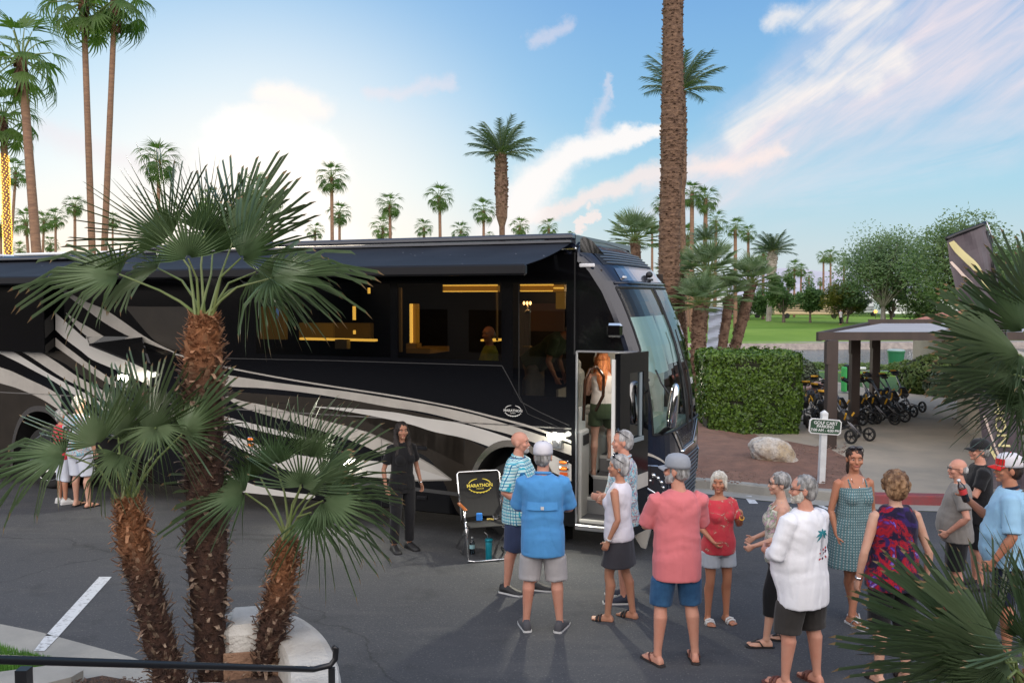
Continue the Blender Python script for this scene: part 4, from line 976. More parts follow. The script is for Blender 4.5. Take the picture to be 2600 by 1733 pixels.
def fg_trunk(root, pts, rads, nb=430, origin=None):
    """fibrous trunk with stubs of old leaf bases; object origin sits at the top so colour runs by height below the crown"""
    top = V(pts[-1]); P = [V(p) - top for p in pts]
    def samp(t):
        k = min(int(t * (len(P) - 1)), len(P) - 2); f = t * (len(P) - 1) - k; return P[k].lerp(P[k + 1], f), rads[k] + (rads[k + 1] - rads[k]) * f, (P[k + 1] - P[k]).normalized()
    m = MB(); rings = []
    for i in range(60):
        c, r, d = samp(i / 59); a = d.orthogonal().normalized(); b = d.cross(a)
        rings.append([c + (a * cos(2 * pi * k / 18) + b * sin(2 * pi * k / 18)) * r * (.86 + .22 * nz(i * .6, k * .9, top.x)) for k in range(18)])
    m.loft(rings)
    for i in range(int(nb * 3.0)):       # fibres
        c, r, d = samp(random.random()); ang = random.random() * 6.283; a = d.orthogonal().normalized(); b = d.cross(a); o = a * cos(ang) + b * sin(ang)
        p = c + o * r * .9; l = random.uniform(.03, .08); q = p + o * l * .6 + V((random.uniform(-.02, .02), random.uniform(-.02, .02), random.uniform(-.03, .05))); s_ = d.cross(o) * random.uniform(.003, .008)
        m.tri(p - s_, p + s_, q)
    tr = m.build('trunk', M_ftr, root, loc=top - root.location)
    m = MB()
    for i in range(nb):
        t_ = (i + random.random()) / nb; c, r, d = samp(t_); ang = i * 2.399 + random.uniform(-.3, .3); a = d.orthogonal().normalized(); b = d.cross(a); o = a * cos(ang) + b * sin(ang); s_ = d.cross(o).normalized()
        w = random.uniform(.012, .022) * (r / .13); l = random.uniform(.04, .09) * (.6 if t_ > .85 else 1); up = random.uniform(.2, .9); curl = random.uniform(-.6, .8)
        p = c + o * r * .8; rows = []
        for k, tt in enumerate((0, .35, .7, 1)):
            q = p + o * l * (tt * .9) + d * l * (up * tt - curl * tt * tt); ww = w * (1.25 - .65 * tt); th = .008 * (1 - tt * .6)
            rows.append([q - s_ * ww, q - s_ * ww * .4 + o * th, q + s_ * ww * .4 + o * th, q + s_ * ww, q - d * .004])
        m.loft(rows)
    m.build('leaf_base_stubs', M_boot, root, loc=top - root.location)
    return tr

def fg_palm(label, base, trunk_px, leaves, extra_n, R, seed, depth, nb=430, rtop=.10, dark=False):
    """leaves: (hub px, hub py, hub depth offset, axis image dx, dy, toward-camera component, radius m, spread, droop, tipdroop)"""
    random.seed(seed)
    pts = [at(px, py, depth) for px, py, w in trunk_px]; rads = [w / F * depth / 2 for px, py, w in trunk_px]
    root = empty('fan_palm', base, 0, label, 'palm tree', 'fan palms in the front planter')
    if base[2] < pts[0].z: pts = [V(base)] + pts; rads = [rads[0] * 1.1] + rads
    if nb: fg_trunk(root, pts, rads, nb)
    top = pts[-1]
    mt = M_fand if dark else M_fan
    def leaf(hub, axis, normal, Rr, spread, droop, tipd, cup=.12):
        m = MB(); fan_blade(m, hub, axis, normal, Rr * (.96 if dark else .93), random.randint(32, 38) if dark else random.randint(26, 31), spread * .95, droop, cup, random.uniform(.17, .24) if dark else random.uniform(.24, .33), .05, tipd, .18)
        m.mi = 1; mid = (top + hub) / 2 + V((0, 0, .06)) + (hub - top).cross(V((0, 1, 0))) * random.uniform(-.05, .05)
        st = top + V((random.uniform(-1, 1), random.uniform(-1, 1), 0)) * rtop * .5 - V((0, 0, .05))
        m.tube([st, st.lerp(mid, .55) + V((0, 0, .02)), mid, hub], [.014, .010, .008, .006], 6)
        vs = [V(v) - root.location for v in m.v]; m.v = [tuple(v) for v in vs]
        m.build('frond', [mt, M_pet, M_tip], root)
    for (hx, hy, dy_, ax, ay, az, Rr, spread, droop, tipd) in leaves:
        hub = at(hx, hy, depth + dy_); axis = V((ax, az, -ay)); axis.normalize()
        hz = abs(ax) / (abs(ax) + abs(ay) + .01); nrm = V((0, -1 + .45 * hz, .25 + .75 * hz)) + V((random.uniform(-.45, .45), 0, random.uniform(-.2, .2))); leaf(hub, axis, nrm, Rr, spread, droop, tipd)
    for i in range(extra_n):
        az_ = random.uniform(0, 2 * pi); el = random.uniform(-.25, 1.25) if i % 3 else random.uniform(.9, 1.45)
        d = V((cos(az_) * cos(el), sin(az_) * cos(el) * .8, sin(el))); hub = top + d * R * random.uniform(.62, .85)
        ax = (d + V((0, 0, -.15))).normalized(); nrm = V((-d.x * d.z, -d.y * d.z, 1 - d.z * d.z)) + V((random.uniform(-.3, .3), random.uniform(-.6, .0), 0)); leaf(hub, ax, nrm, R * random.uniform(.8, 1.0), random.uniform(150, 215), random.uniform(.05, .25), random.uniform(.02, .25))
    return root
PB = -.0
fg_palm('tallest fan palm of the front cluster, its wide crown spread across the motorhome', (-1.95, 6.35, .2),
        [(545, 1733, 92), (530, 1560, 92), (525, 1400, 112), (522, 1250, 112), (515, 1100, 112), (518, 1000, 116), (515, 900, 108), (518, 830, 84), (520, 800, 62)],
        [(478, 656, -.15, -.15, -.9, -.2, .58, 190, .05, .05), (612, 655, -.1, .62, -.75, -.1, .66, 170, .08, .05), (303, 696, .05, -1, -.12, -.2, .70, 200, .10, .28), (688, 706, -.05, 1, -.08, -.2, .72, 210, .12, .30),
         (430, 610, .2, -.75, -.65, .1, .78, 150, .02, .0), (520, 590, .25, .02, -1, .1, .62, 150, 0, 0), (600, 590, .25, .45, -.9, .1, .66, 150, 0, 0), (540, 640, .3, .2, -1, .2, .66, 150, 0, 0), (400, 680, .35, -.9, .15, .3, .50, 165, .1, .2), (640, 715, .35, .85, .3, .3, .48, 165, .1, .2), 
         (650, 690, .1, .9, .3, -.2, .62, 180, .2, .35), ],
        0, .62, 3, 6.35, 760)
fg_palm('left fan palm of the front cluster, shorter trunk curving right toward its base', (-2.3, 6.15, .2),
        [(430, 1733, 88), (408, 1640, 80), (378, 1520, 84), (350, 1420, 84), (335, 1340, 80), (328, 1290, 66), (325, 1262, 52)],
        [(249, 1129, 0, -.45, -.9, 0, .58, 160, .04, .05), (165, 1152, -.1, -1, .05, -.3, .60, 200, .15, .3), (300, 1110, .15, .0, -1, .1, .50, 130, 0, 0), (466, 1098, .0, .75, -.75, 0, .55, 180, .05, .05), 
         (395, 1085, -.2, .2, .55, -.6, .42, 210, .4, .6), (375, 1100, .1, .42, -.9, .1, .62, 130, 0, 0), (300, 1150, -.25, -.3, .8, -.5, .38, 190, .3, .4), (410, 1130, .2, .7, -.75, .2, .50, 140, 0, 0)],
        1, .55, 5, 6.1, 560)
fg_palm('right fan palm of the front cluster, slender trunk leaning left toward its base', (-1.52, 6.5, .2),
        [(660, 1733, 74), (668, 1680, 84), (690, 1600, 84), (708, 1520, 76), (722, 1440, 62), (728, 1400, 56), (730, 1368, 44)],
        [(622, 1250, -.1, -1, -.1, -.2, .62, 200, .1, .15), (765, 1235, -.1, .25, -.9, -.2, .50, 210, .05, .1), (820, 1270, -.1, 1, .25, -.2, .60, 190, .12, .3), (700, 1180, .1, -.1, -1, .1, .52, 150, .02, .3), (820, 1230, .1, .85, -.6, .1, .62, 160, .05, .25),
         (790, 1300, -.15, .8, .6, -.4, .62, 190, .2, .3), (660, 1210, .15, -.6, -.8, .1, .56, 160, .02, .05), (780, 1160, .15, .35, -1, .1, .5, 150, .02, .4)],
        1, .5, 8, 6.4, 560)
# right-hand foreground crowns
fg_palm('dark spiky fan palm at right edge before the banner', (3.35, 5.6, .2), [(2700, 1733, 90), (2680, 1400, 90), (2660, 1120, 90), (2650, 1020, 70)],
        [(2575, 950, -.1, -1, -.12, -.1, .50, 170, .05, .05), (2580, 1000, -.15, -.9, .4, -.2, .50, 170, .05, .12), (2560, 880, .0, -1, -.45, 0, .52, 140, .02, .03), (2600, 840, .1, -.7, -.9, .1, .50, 130, 0, .02), (2620, 1010, -.2, -.4, .9, -.3, .46, 180, .1, .15),
         (2600, 930, .2, -1, .05, .2, .50, 160, .02, .05), (2640, 800, .2, -.1, -1, .1, .55, 140, 0, 0), (2590, 900, -.2, -.9, -.2, -.3, .45, 170, .05, .05), (2600, 960, .1, -.95, .15, .1, .52, 150, .05, .1)], 2, .5, 21, 5.4, 260, dark=True)
fg_palm('fan palm filling the bottom right corner', (3.0, 4.6, .1), [(2620, 1800, 80), (2610, 1760, 70), (2600, 1733, 60)],
        [(2470, 1640, 0, -1, -.25, 0, .60, 130, .06, .05), (2520, 1620, .1, -.75, -.85, .1, .50, 130, .02, .02), (2585, 1620, .1, -.1, -1, .1, .42, 130, .02, .02), (2480, 1700, -.1, -1, .05, -.1, .66, 140, .08, .05), (2560, 1680, -.1, -.8, -.3, -.3, .55, 150, .05, .05),
         (2500, 1660, .25, -.95, -.5, .2, .66, 110, .04, .02), (2640, 1590, .1, .3, -1, .1, .42, 130, 0, 0), (2560, 1720, -.2, -1, .25, -.2, .6, 150, .08, .08), (2620, 1640, -.2, -.4, -.8, -.2, .45, 150, .02, .02)], 2, .5, 23, 4.5, 120, dark=True)

# ---- crown meshes shared by the far palms (unit radius)
M_wash = leaf_mat('washingtonia_leaf', (.045, .10, .028), (.13, .20, .055), rough=.5, trans=.45, scale=1.2, rnd=.4)
M_skirt = mat('dead_frond_brown', (.15, .075, .04), (.07, .035, .022), rough=.95, scale=9)
M_ptr = mat('palm_trunk', (.27, .155, .10), (.17, .095, .068), rough=.95, scale=2.5, stretch=(1, 1, 5), bump=.8, bscale=5, detail=6)
M_ptw = mat('pale_palm_trunk', (.40, .36, .32), (.25, .21, .18), rough=.95, scale=2, stretch=(1, 1, 3), bump=.5)
M_date = leaf_mat('date_palm_leaf', (.050, .085, .060), (.12, .17, .13), rough=.5, trans=.2, scale=1, rnd=.3)
M_dtr = mat('date_palm_trunk', (.20, .125, .085), (.085, .045, .03), rough=.95, scale=7, bump=1.5, bscale=14)
M_cham = leaf_mat('chamaerops_leaf', (.085, .15, .075), (.24, .32, .18), rough=.4, trans=.25, scale=2.5, rnd=.25)
def wash_crown(seed, nl=26, nseg=12, full=1.0):
    random.seed(seed); m = MB()
    for i in range(nl):
        az_ = i * 2.399 + random.uniform(-.3, .3); el = 1.45 - 2.35 * ((i + .5) / nl) ** .85 * full + random.uniform(-.15, .15)
        d = V((cos(az_) * cos(el), sin(az_) * cos(el), sin(el))); hub = d * random.uniform(.46, .62); sag = V((0, 0, -.25 - .35 * (1 - sin(el))))
        ax = (d + sag).normalized(); nrm = V((-d.x * d.z, -d.y * d.z, 1 - d.z ** 2 + .01))
        m.mi = 0; fan_blade(m, hub, ax, nrm, random.uniform(.38, .50), nseg, random.uniform(110, 160), random.uniform(.1, .3), -.2, .45, .02, random.uniform(.3, .9), .15, .5)
        m.mi = 1; m.tube([(0, 0, 0), hub * .5 + V((0, 0, .03)), hub], [.018, .014, .010], 4)
    m.mi = 2
    for i in range(40):       # short brown skirt under the crown
        a = random.random() * 6.28; z = random.uniform(-.62, -.02); r = .07; o = V((cos(a), sin(a), 0)); p = o * r + V((0, 0, z + .05)); s_ = V((-o.y, o.x, 0)) * random.uniform(.03, .06)
        m.quad(p - s_, p + s_, p + o * random.uniform(.03, .10) + s_ * .4 - V((0, 0, .15)), p + o * .06 - s_ * .4 - V((0, 0, .13)))
    m.ell((0, 0, -.08), (.10, .10, .16), 8, 6)
    me_o = m.build('crown', [M_wash, M_pet, M_skirt]); me = me_o.data; D.objects.remove(me_o); return me
def date_crown(seed, nf=34, lift=.35):
    random.seed(seed); m = MB()
    for i in range(nf):
        az_ = i * 2.399 + random.uniform(-.15, .15); el = 1.42 - 1.25 * ((i + .5) / nf) ** 1.0 + random.uniform(-.08, .08); d = V((cos(az_), sin(az_), 0)); L = random.uniform(.9, 1.1); P = []
        e = el; p = V((0, 0, 0))
        for k in range(11): P.append(p.copy()); p = p + (d * cos(e) + V((0, 0, sin(e)))) * L / 10; e -= .062
        m.mi = 1; m.tube(P, [.016 * (1 - k / 12) for k in range(11)], 4); m.mi = 0; s_ = V((-d.y, d.x, 0))
        for k in range(26):
            t_ = .18 + .82 * k / 26; q = t_ * 10; j = min(int(q), 9); c = P[j].lerp(P[j + 1], q - j); f = (P[j + 1] - P[j]).normalized(); up = s_.cross(f); ll = .30 * (1 - .55 * abs(t_ - .45)) * (1 if t_ < .9 else .7)
            for sd_ in (-1, 1):
                dr = (f * .75 + s_ * sd_ * .62 + up * random.uniform(.1, .45) - V((0, 0, .08))).normalized(); w = f.cross(dr).cross(dr).normalized() * .012
                m.tri(c - w, c + w, c + dr * ll * random.uniform(.85, 1.1))
    m.mi = 2; m.ell((0, 0, -.1), (.11, .11, .2), 8, 6)
    o = m.build('crown', [M_date, M_pet, M_dtr]); me = o.data; D.objects.remove(o); return me
def cham_crown(seed, nl=40):
    random.seed(seed); m = MB()
    for i in range(nl):
        az_ = i * 2.399; el = 1.45 - 1.75 * ((i + .5) / nl); d = V((cos(az_) * cos(el), sin(az_) * cos(el), sin(el))); hub = d * random.uniform(.38, .62)
        nrm = V((-d.x * d.z, -d.y * d.z, 1 - d.z ** 2 + .01)); m.mi = 0; fan_blade(m, hub, d, nrm, random.uniform(.42, .56), 17, random.uniform(130, 180), .05, .15, .32, .04, .05, .1, .5)
        m.mi = 1; m.tube([(0, 0, 0), hub], [.016, .010], 4)
    o = m.build('crown', [M_cham, M_pet]); me = o.data; D.objects.remove(o); return me
WC = [wash_crown(31, 27), wash_crown(32, 30, 11, 1.05), wash_crown(33, 23, 11, .9), wash_crown(34, 25)]
DC = [date_crown(41), date_crown(42, 30)]; CC = [cham_crown(51), cham_crown(52), cham_crown(53, 26)]
def palm(label, cx_, cy_, rpx, depth, base=None, tw=None, kind='w', var=0, group='palms beyond the motorhome', tmat=None, rz=None, bulge=None, name=None, curve=0.0):
    c = at(cx_, cy_, depth); bx = base[0] if base else cx_; by_ = depth
    bp = at(bx, 760, depth); bp.z = hgt(bp.x, bp.y) - .05
    nm = name or {'w': 'fan_palm', 'd': 'date_palm', 'c': 'fan_palm'}[kind]
    root = empty(nm, bp, 0, label, 'palm tree', group)
    R = rpx / F * depth * (1.13 if kind == 'w' else 1); tw = tw or {'w': 11, 'd': 12, 'c': 30}[kind] * (1 if kind == 'c' else 1); rt = tw / F * depth / 2
    m = MB(); P = []; rr = []
    tp = c - bp; n = 22
    for i in range(n + 1):
        t_ = i / n; q = V((tp.x * (t_ + curve * sin(pi * t_)), tp.y * t_, tp.z * t_)); P.append(q); f = 1.25 - .35 * t_ if kind != 'c' else 1.0
        if bulge:
            zz = 1 - t_; 
            if bulge[0] <= zz <= bulge[1]: f = bulge[2] * (1 - .25 * abs((zz - bulge[0]) / (bulge[1] - bulge[0]) - .4)) 
        rr.append(rt * f * (1 + .05 * nz(i * .9, cx_)))
    m.tube(P, rr, 12)
    if bulge or kind == 'c':
        lo_t = 1 - bulge[1] if bulge else 0
        for i in range(260 if kind == 'c' else 160):
            t_ = random.uniform(lo_t, 1); k = min(int(t_ * n), n - 1); q = P[k].lerp(P[k + 1], t_ * n - k); a = random.random() * 6.28; o = V((cos(a), sin(a), 0)); r = rr[k]; p = q + o * r * .9; s_ = V((-o.y, o.x, 0)) * r * .22
            m.loft([[p - s_, p + s_, p + V((0, 0, r * .25))], [p + o * r * .3 - s_ * .6 + V((0, 0, r * .3)), p + o * r * .3 + s_ * .6 + V((0, 0, r * .3)), p + o * r * .22 + V((0, 0, r * .45))]])
    m.build('trunk', tmat or {'w': M_ptr, 'd': M_dtr, 'c': M_dtr}[kind], root, smooth=(kind == 'w'))
    me = {'w': WC, 'd': DC, 'c': CC}[kind][var % (4 if kind == 'w' else (2 if kind == 'd' else 3))]
    o = D.objects.new('crown', me); COL.objects.link(o); o.parent = root; o.location = c - bp; o.scale = (R, R, R); o.rotation_euler = (0, 0, rz if rz is not None else cx_ * .37); return root
G1, G2, G3 = 'slender palms on the left skyline', 'palms above the motorhome roof', 'palms around the golf course'
palm('tall palm at upper left whose crown is cut off above, left of pair', 212, 8, 118, 50, (240, 0), 15, var=1, group=G1)
palm('tall palm at upper left whose crown is cut off above, right of pair', 292, 0, 108, 50, (250, 0), 14, var=0, group=G1, rz=2)
palm('leaning palm at far left with a shaggy brown collar under its crown', 55, 150, 120, 42, (110, 0), 21, var=3, group=G1)
palm('slim palm half hidden behind the light-wrapped trunk', 40, 440, 45, 82, (10, 0), 7, var=2, group=G1)
P_l = palm('palm at the left edge with its trunk wrapped in golden string lights', 8, 300, 95, 44, (26, 0), 17, var=1, group=G1)
palm('bushy palm above the middle front fan palm, left of the bright cloud', 402, 410, 60, 72, (402, 0), 9, var=1, group=G1)
palm('palm glowing behind the front crown at the bright cloud', 647, 490, 52, 85, None, 8, var=3, group=G1)
palm('yellowish palm crown just left of the glowing one', 529, 508, 38, 100, None, 7, var=0, group=G1)
palm('low crown in front of the bright cloud, right of the glowing palm', 690, 515, 34, 105, None, 7, var=2, group=G1)
palm('tall slender palm right of the bright cloud', 842, 452, 46, 86, (845, 0), 9, var=0, group=G2)
palm('shorter palm touching the tall slender one on its right', 862, 543, 34, 118, None, 7, var=1, group=G2)
palm('small palm between the leaning trunk and the tall pair', 190, 522, 31, 130, None, 7, var=1, group=G1)
palm('drooping palm just left of the leaning trunk base', 66, 566, 42, 102, (84, 0), 7, var=2, group=G1)
palm('drooping palm just right of the leaning trunk', 112, 562, 32, 120, (100, 0), 6, var=1, group=G1)
palm('thin palm with ragged crown, second right of the leaning trunk', 141, 556, 32, 130, None, 6, var=2, group=G1)
palm('low small palm right beside the light-wrapped trunk', 49, 634, 22, 170, None, 5, var=3, group=G1)
palm('low small palm over the rear roof of the motorhome', 128, 620, 24, 170, None, 5, var=0, group=G1)
palm('small crown between the trunks of the tall pair', 286, 560, 24, 160, None, 5, var=1, group=G1)
palm('palm crown cut by the left edge behind the light-wrapped trunk', 2, 575, 34, 110, None, 6, var=3, group=G1)
palm('small palm low beside the tall slender one, left', 800, 588, 26, 150, None, 5, var=2, group=G2)
palm('taller palm of the overlapping two left of centre', 990, 522, 38, 98, (993, 0), 8, var=0, group=G2)
palm('lower palm of the overlapping two left of centre', 972, 580, 34, 112, None, 7, var=3, group=G2)
palm('tall palm at centre with a round crown and slim trunk', 1116, 502, 40, 96, (1121, 0), 8, var=1, group=G2)
palm('low palm just left of the tall round-crowned one', 1076, 580, 28, 135, None, 6, var=2, group=G2)
palm('low palm right of the tall round-crowned one', 1170, 588, 29, 135, None, 5, var=0, group=G2)
palm('palm directly left of the large date palm', 1228, 537, 36, 108, None, 7, var=3, group=G2)
palm('palm directly right of the large date palm', 1320, 576, 28, 130, None, 7, var=1, group=G2)
palm('palm above the awning end, second right of the large date palm', 1393, 578, 28, 130, None, 7, var=0, group=G2)
palm('tiny palm top peeking over the roof beside the date palm trunk', 1243, 600, 14, 220, None, 4, var=2, group=G2)
palm('tiny palm top peeking over the roof near the front of the motorhome', 1449, 598, 14, 220, None, 4, var=1, group=G2)
palm('large date palm with a fat shaggy neck rising over the motorhome roof', 1272, 395, 100, 56, (1279, 0), 14, 'd', 0, G2, bulge=(.0, .36, 2.3), rz=.4)
palm('date palm crown directly behind the tall bare trunk', 1728, 235, 118, 54, (1740, 0), 14, 'd', 1, G2, bulge=(.0, .35, 2.0), rz=1.4)
palm('date palm on the golf course with thick brown neck and pale trunk', 1962, 640, 60, 112, (1952, 0), 11, 'd', 0, G3, bulge=(.0, .38, 2.2), tmat=M_ptw, rz=.9)
palm('greyish date palm behind the reddish twin trunks', 1792, 610, 46, 80, None, 9, 'd', 1, G3)
palm('left palm of the reddish-trunked pair right of the tall bare trunk', 1757, 493, 38, 84, None, 11, var=0, group=G3)
palm('right palm of the reddish-trunked pair', 1792, 506, 40, 84, (1788, 0), 11, var=1, group=G3)
palm('shorter palm just right of the reddish-trunked pair', 1818, 564, 31, 98, (1815, 0), 8, var=3, group=G3)
palm('slim pale-trunked palm with hanging fronds, middle of the right group', 1867, 580, 32, 98, (1868, 0), 9, var=2, group=G3, tmat=M_ptr)
palm('slim palm at the right end of the group by the cluster', 1900, 592, 26, 115, None, 7, var=1, group=G3)
palm('palm crown half hidden left of the tall bare trunk', 1682, 520, 30, 108, None, 7, var=0, group=G3)
palm('small palm crown low behind the front cap of the motorhome', 1656, 575, 26, 120, None, 6, var=2, group=G3)
palm('green crown low between the tall bare trunk and the reddish pair', 1746, 600, 34, 100, None, 7, var=3, group=G3)
palm('bushy palm beside the neck of the golf-course date palm', 1938, 645, 30, 120, None, 7, var=1, group=G3)
palm('short palm between the two front clusters', 1900, 672, 22, 130, None, 6, var=0, group=G3)
for i, (x_, y_, r_, lb) in enumerate(((2091, 653, 20, 'left palm of the three on the right horizon'), (2109, 650, 21, 'middle palm of the three on the right horizon'), (2143, 660, 20, 'right palm of the three on the right horizon'), (2017, 682, 24, 'tallest palm before the mountains'), (2034, 686, 20, 'second palm before the mountains'),
                                     (2001, 700, 20, 'lower left palm before the mountains'), (2054, 703, 16, 'lower right palm before the mountains'), (2083, 716, 12, 'tiny palm below the three on the right horizon'), (2320, 716, 12, 'tiny palm between the two big trees at right'))):
    palm(lb, x_, y_, r_, 1.9 * F / r_ * .75, None, 5, var=i, group=G3)
# string lights round the left trunk
M_str = mat('string_light_gold', (1, .6, .1), emit=(1, .50, .06), estr=2.2)
m = MB(); c = at(8, 300, 44); bp = P_l.location; tp = c - bp
za, zb_ = at(10, 655, 44).z - bp.z, at(10, 392, 44).z - bp.z
k = 0; z = za
while z < zb_:
    t_ = z / tp.z; a = k * 2.39996 + random.uniform(-.2, .2); r = 17 / F * 44 / 2 * 1.22; p = V((tp.x * t_ + r * cos(a), tp.y * t_ + r * sin(a), z)); m.ell(p, (.028, .028, .03), 5, 4); k += 1; z += .0135
m.build('string_lights', M_str, None, loc=bp, kind=None, label='golden string lights spiralling round the left palm trunk', cat='string lights'); tag(COL.objects['string_lights'], kind='stuff')
# tall bare trunk in front
root = empty('date_palm', gp(1722, 1050), 0, 'very tall palm trunk of cross-hatched brown leaf scars cut by the top edge', 'palm tree', None)
b0 = root.location.copy(); dpt = 24.0; root.location = at(1716, 1060, dpt) * 1; root.location.z = 0
cl = [(1712, 1070), (1710, 900), (1704, 800), (1699, 700), (1700, 560), (1706, 420), (1707, 330), (1708, 200), (1709, 0), (1711, -300)]
m = MB(); wd = [62, 60, 56, 53, 52, 54, 58, 52, 49, 46]; P = [at(x_, y_, dpt) for x_, y_ in cl]; rings = []; Q = []
for i in range(230):
    t_ = i / 229 * (len(P) - 1); k = min(int(t_), len(P) - 2); p = P[k].lerp(P[k + 1], t_ - k); w = (wd[k] + (wd[k + 1] - wd[k]) * (t_ - k)) / F * dpt / 2
    saw = 1 + .055 * ((i % 3) / 2 - .5)
    rings.append([p + V((cos(a), sin(a), 0)) * w * saw * (1 + .045 * nz(i * .7, q * 1.1) + (.16 * max(0, cos(a)) * math.exp(-((t_ - 5.6) / .35) ** 2))) - root.location for q, a in enumerate([2 * pi * z / 28 for z in range(28)])])
m.loft(rings)
for i in range(1500):
    j = random.randrange(2, 228); q = random.randrange(28); p = rings[j][q]; ce = sum(rings[j], V()) / 28; o = (p - ce).normalized(); s_ = V((-o.y, o.x, 0)) * random.uniform(.02, .045)
    m.loft([[p - s_ - o * .01, p + s_ - o * .01, p + V((0, 0, .04)) - o * .01], [p + o * .035 - s_ * .7 + V((0, 0, .035)), p + o * .035 + s_ * .7 + V((0, 0, .035)), p + o * .02 + V((0, 0, .06))]])
m.build('trunk', mat('tall_trunk_bark', (.19, .115, .072), (.075, .042, .028), rough=.95, scale=8, stretch=(1, 1, 2.2), bump=1.5, bscale=18), root)
o = D.objects.new('crown', DC[1]); COL.objects.link(o); o.parent = root; o.location = P[-1] - root.location; o.scale = (3, 3, 3)
# chamaerops cluster behind the hedge
GC = 'shaggy-trunked fan palms behind the hedge'
palm('front palm of the cluster behind the hedge, thickest shaggy trunk', 1777, 775, 96, 23.5, (1768, 0), 36, 'c', 0, GC)
palm('upper crown of the cluster behind the hedge, second from the tall trunk', 1797, 700, 100, 25.5, (1760, 0), 26, 'c', 1, GC)
palm('middle palm of the cluster with its trunk leaning right behind the white banner', 1852, 755, 72, 25.5, (1808, 0), 24, 'c', 2, GC, curve=.06)
palm('right palm of the cluster, strongly leaning shaggy trunk', 1908, 720, 84, 26, (1822, 0), 27, 'c', 0, GC, curve=.05, rz=1)
palm('spiky palm crown rising behind the front cap of the motorhome', 1612, 612, 86, 27, (1640, 0), 26, 'c', 1, GC, rz=2)
palm('dark palm hugging the foot of the tall bare trunk', 1722, 700, 74, 26.5, (1742, 0), 26, 'c', 2, GC, rz=3)
# hedge
def leaf_box(name, label, c, size, nleaf, mt, core, rot=0.0, ls=(.035, .055), cat='hedge', rounded=.12, mound=False):
    root = empty(name, c, rot, label, cat)
    m = MB(); hx, hy, hz = size[0] / 2, size[1] / 2, size[2]
    if mound: m.ell((0, 0, hz * .45), (hx * .93, hy * .93, hz * .52), 14, 10)
    else: m.box((0, 0, hz / 2 - .02), (size[0] - .10, size[1] - .10, hz - .08), bev=rounded)
    m.build('branches', core, root)
    m = MB()
    for i in range(nleaf):
        if mound:
            d = V((random.gauss(0, 1), random.gauss(0, 1), random.gauss(0, 1))).normalized(); p = V((d.x * hx, d.y * hy, hz * .45 + d.z * hz * .55)) * 1.0; p *= 1 + .10 * nz(p.x * 3, p.y * 3, p.z * 3) - random.random() ** 2 * .15; n_ = d
            if p.z < .02: continue
        else:
            f = random.random(); A_ = [2 * hx * hz, 2 * hy * hz, 4 * hx * hy]; tot = A_[0] * 2 + A_[1] * 2 + A_[2]; r_ = f * tot
            if r_ < A_[0] * 2: s_ = -1 if r_ < A_[0] * 1.5 else 1; p = V((random.uniform(-hx, hx), s_ * hy, random.uniform(.04, hz))); n_ = V((0, s_, 0))
            elif r_ < A_[0] * 2 + A_[1] * 2: s_ = -1 if random.random() < .5 else 1; p = V((s_ * hx, random.uniform(-hy, hy), random.uniform(.04, hz))); n_ = V((s_, 0, 0))
            else: p = V((random.uniform(-hx, hx), random.uniform(-hy, hy), hz)); n_ = V((0, 0, 1))
            q = V((max(-hx + rounded, min(hx - rounded, p.x)), max(-hy + rounded, min(hy - rounded, p.y)), min(hz - rounded, p.z))); dq = p - q
            if dq.length > rounded: p = q + dq.normalized() * rounded; n_ = dq.normalized()
            p += n_ * (.09 * nz(p.x * 2.2, p.y * 2.2, p.z * 2.2) + .05 * nz(p.x * 6, p.y * 6, p.z * 6) - .08 * random.random() ** 1.5 + (.07 if random.random() < .03 else 0)); tf = p.z / hz
            p.x *= .93 + .07 * tf + .02
        u = V((random.gauss(0, 1), random.gauss(0, 1), random.gauss(0, 1))); a = (u - n_ * u.dot(n_) * .6).normalized(); b = (n_ + V((random.gauss(0, .6), random.gauss(0, .6), random.gauss(0, .6)))).cross(a).normalized(); l = random.uniform(*ls)
        m.quad(p - a * l, p - b * l * .5, p + a * l, p + b * l * .5)
    m.build('foliage', mt, root); return root
M_hedge = leaf_mat('hedge_leaf', (.012, .042, .007), (.145, .25, .032), rough=.4, trans=.15, scale=17, rnd=.0)
M_core = mat('hedge_core', (.010, .016, .006), (.02, .02, .01), rough=1, scale=6)
h0 = gp(1780, 1100); leaf_box('hedge', 'tall clipped box hedge with flat top behind the boulder', V((at(1897, 900, 20.6).x, 20.6, .1)), (2.14, 1.7, 1.84), 30000, M_hedge, M_core, -.06)
M_bush = leaf_mat('bush_leaf', (.045, .095, .02), (.15, .20, .05), rough=.5, trans=.2, scale=6, rnd=.1)
M_oliv = leaf_mat('olive_leaf', (.06, .085, .045), (.13, .16, .10), rough=.5, trans=.2, scale=6, rnd=.1)
p = gp(2365, 1005); leaf_box('bush', 'rounded yellow-green bush beside the path near the pond', p, (2.1, 1.8, 1.35), 5200, M_bush, M_core, cat='bush', mound=True, ls=(.05, .09))
p = gp(2420, 1015); leaf_box('bush', 'sparse low bush right of the rounded yellow-green one', p, (1.7, 1.4, .95), 2500, M_oliv, M_core, cat='bush', mound=True, ls=(.05, .09))
p = gp(2038, 985, .1); leaf_box('bush', 'small grey-green bush right behind the hedge', p, (1.1, .9, .95), 2200, M_oliv, M_core, cat='bush', mound=True, ls=(.04, .07))
p = gp(2350, 950); leaf_box('bush', 'spreading light green bush at the near edge of the pond', p, (3.2, 1.6, .6), 3600, M_bush, M_core, cat='bush', mound=True, ls=(.06, .1))
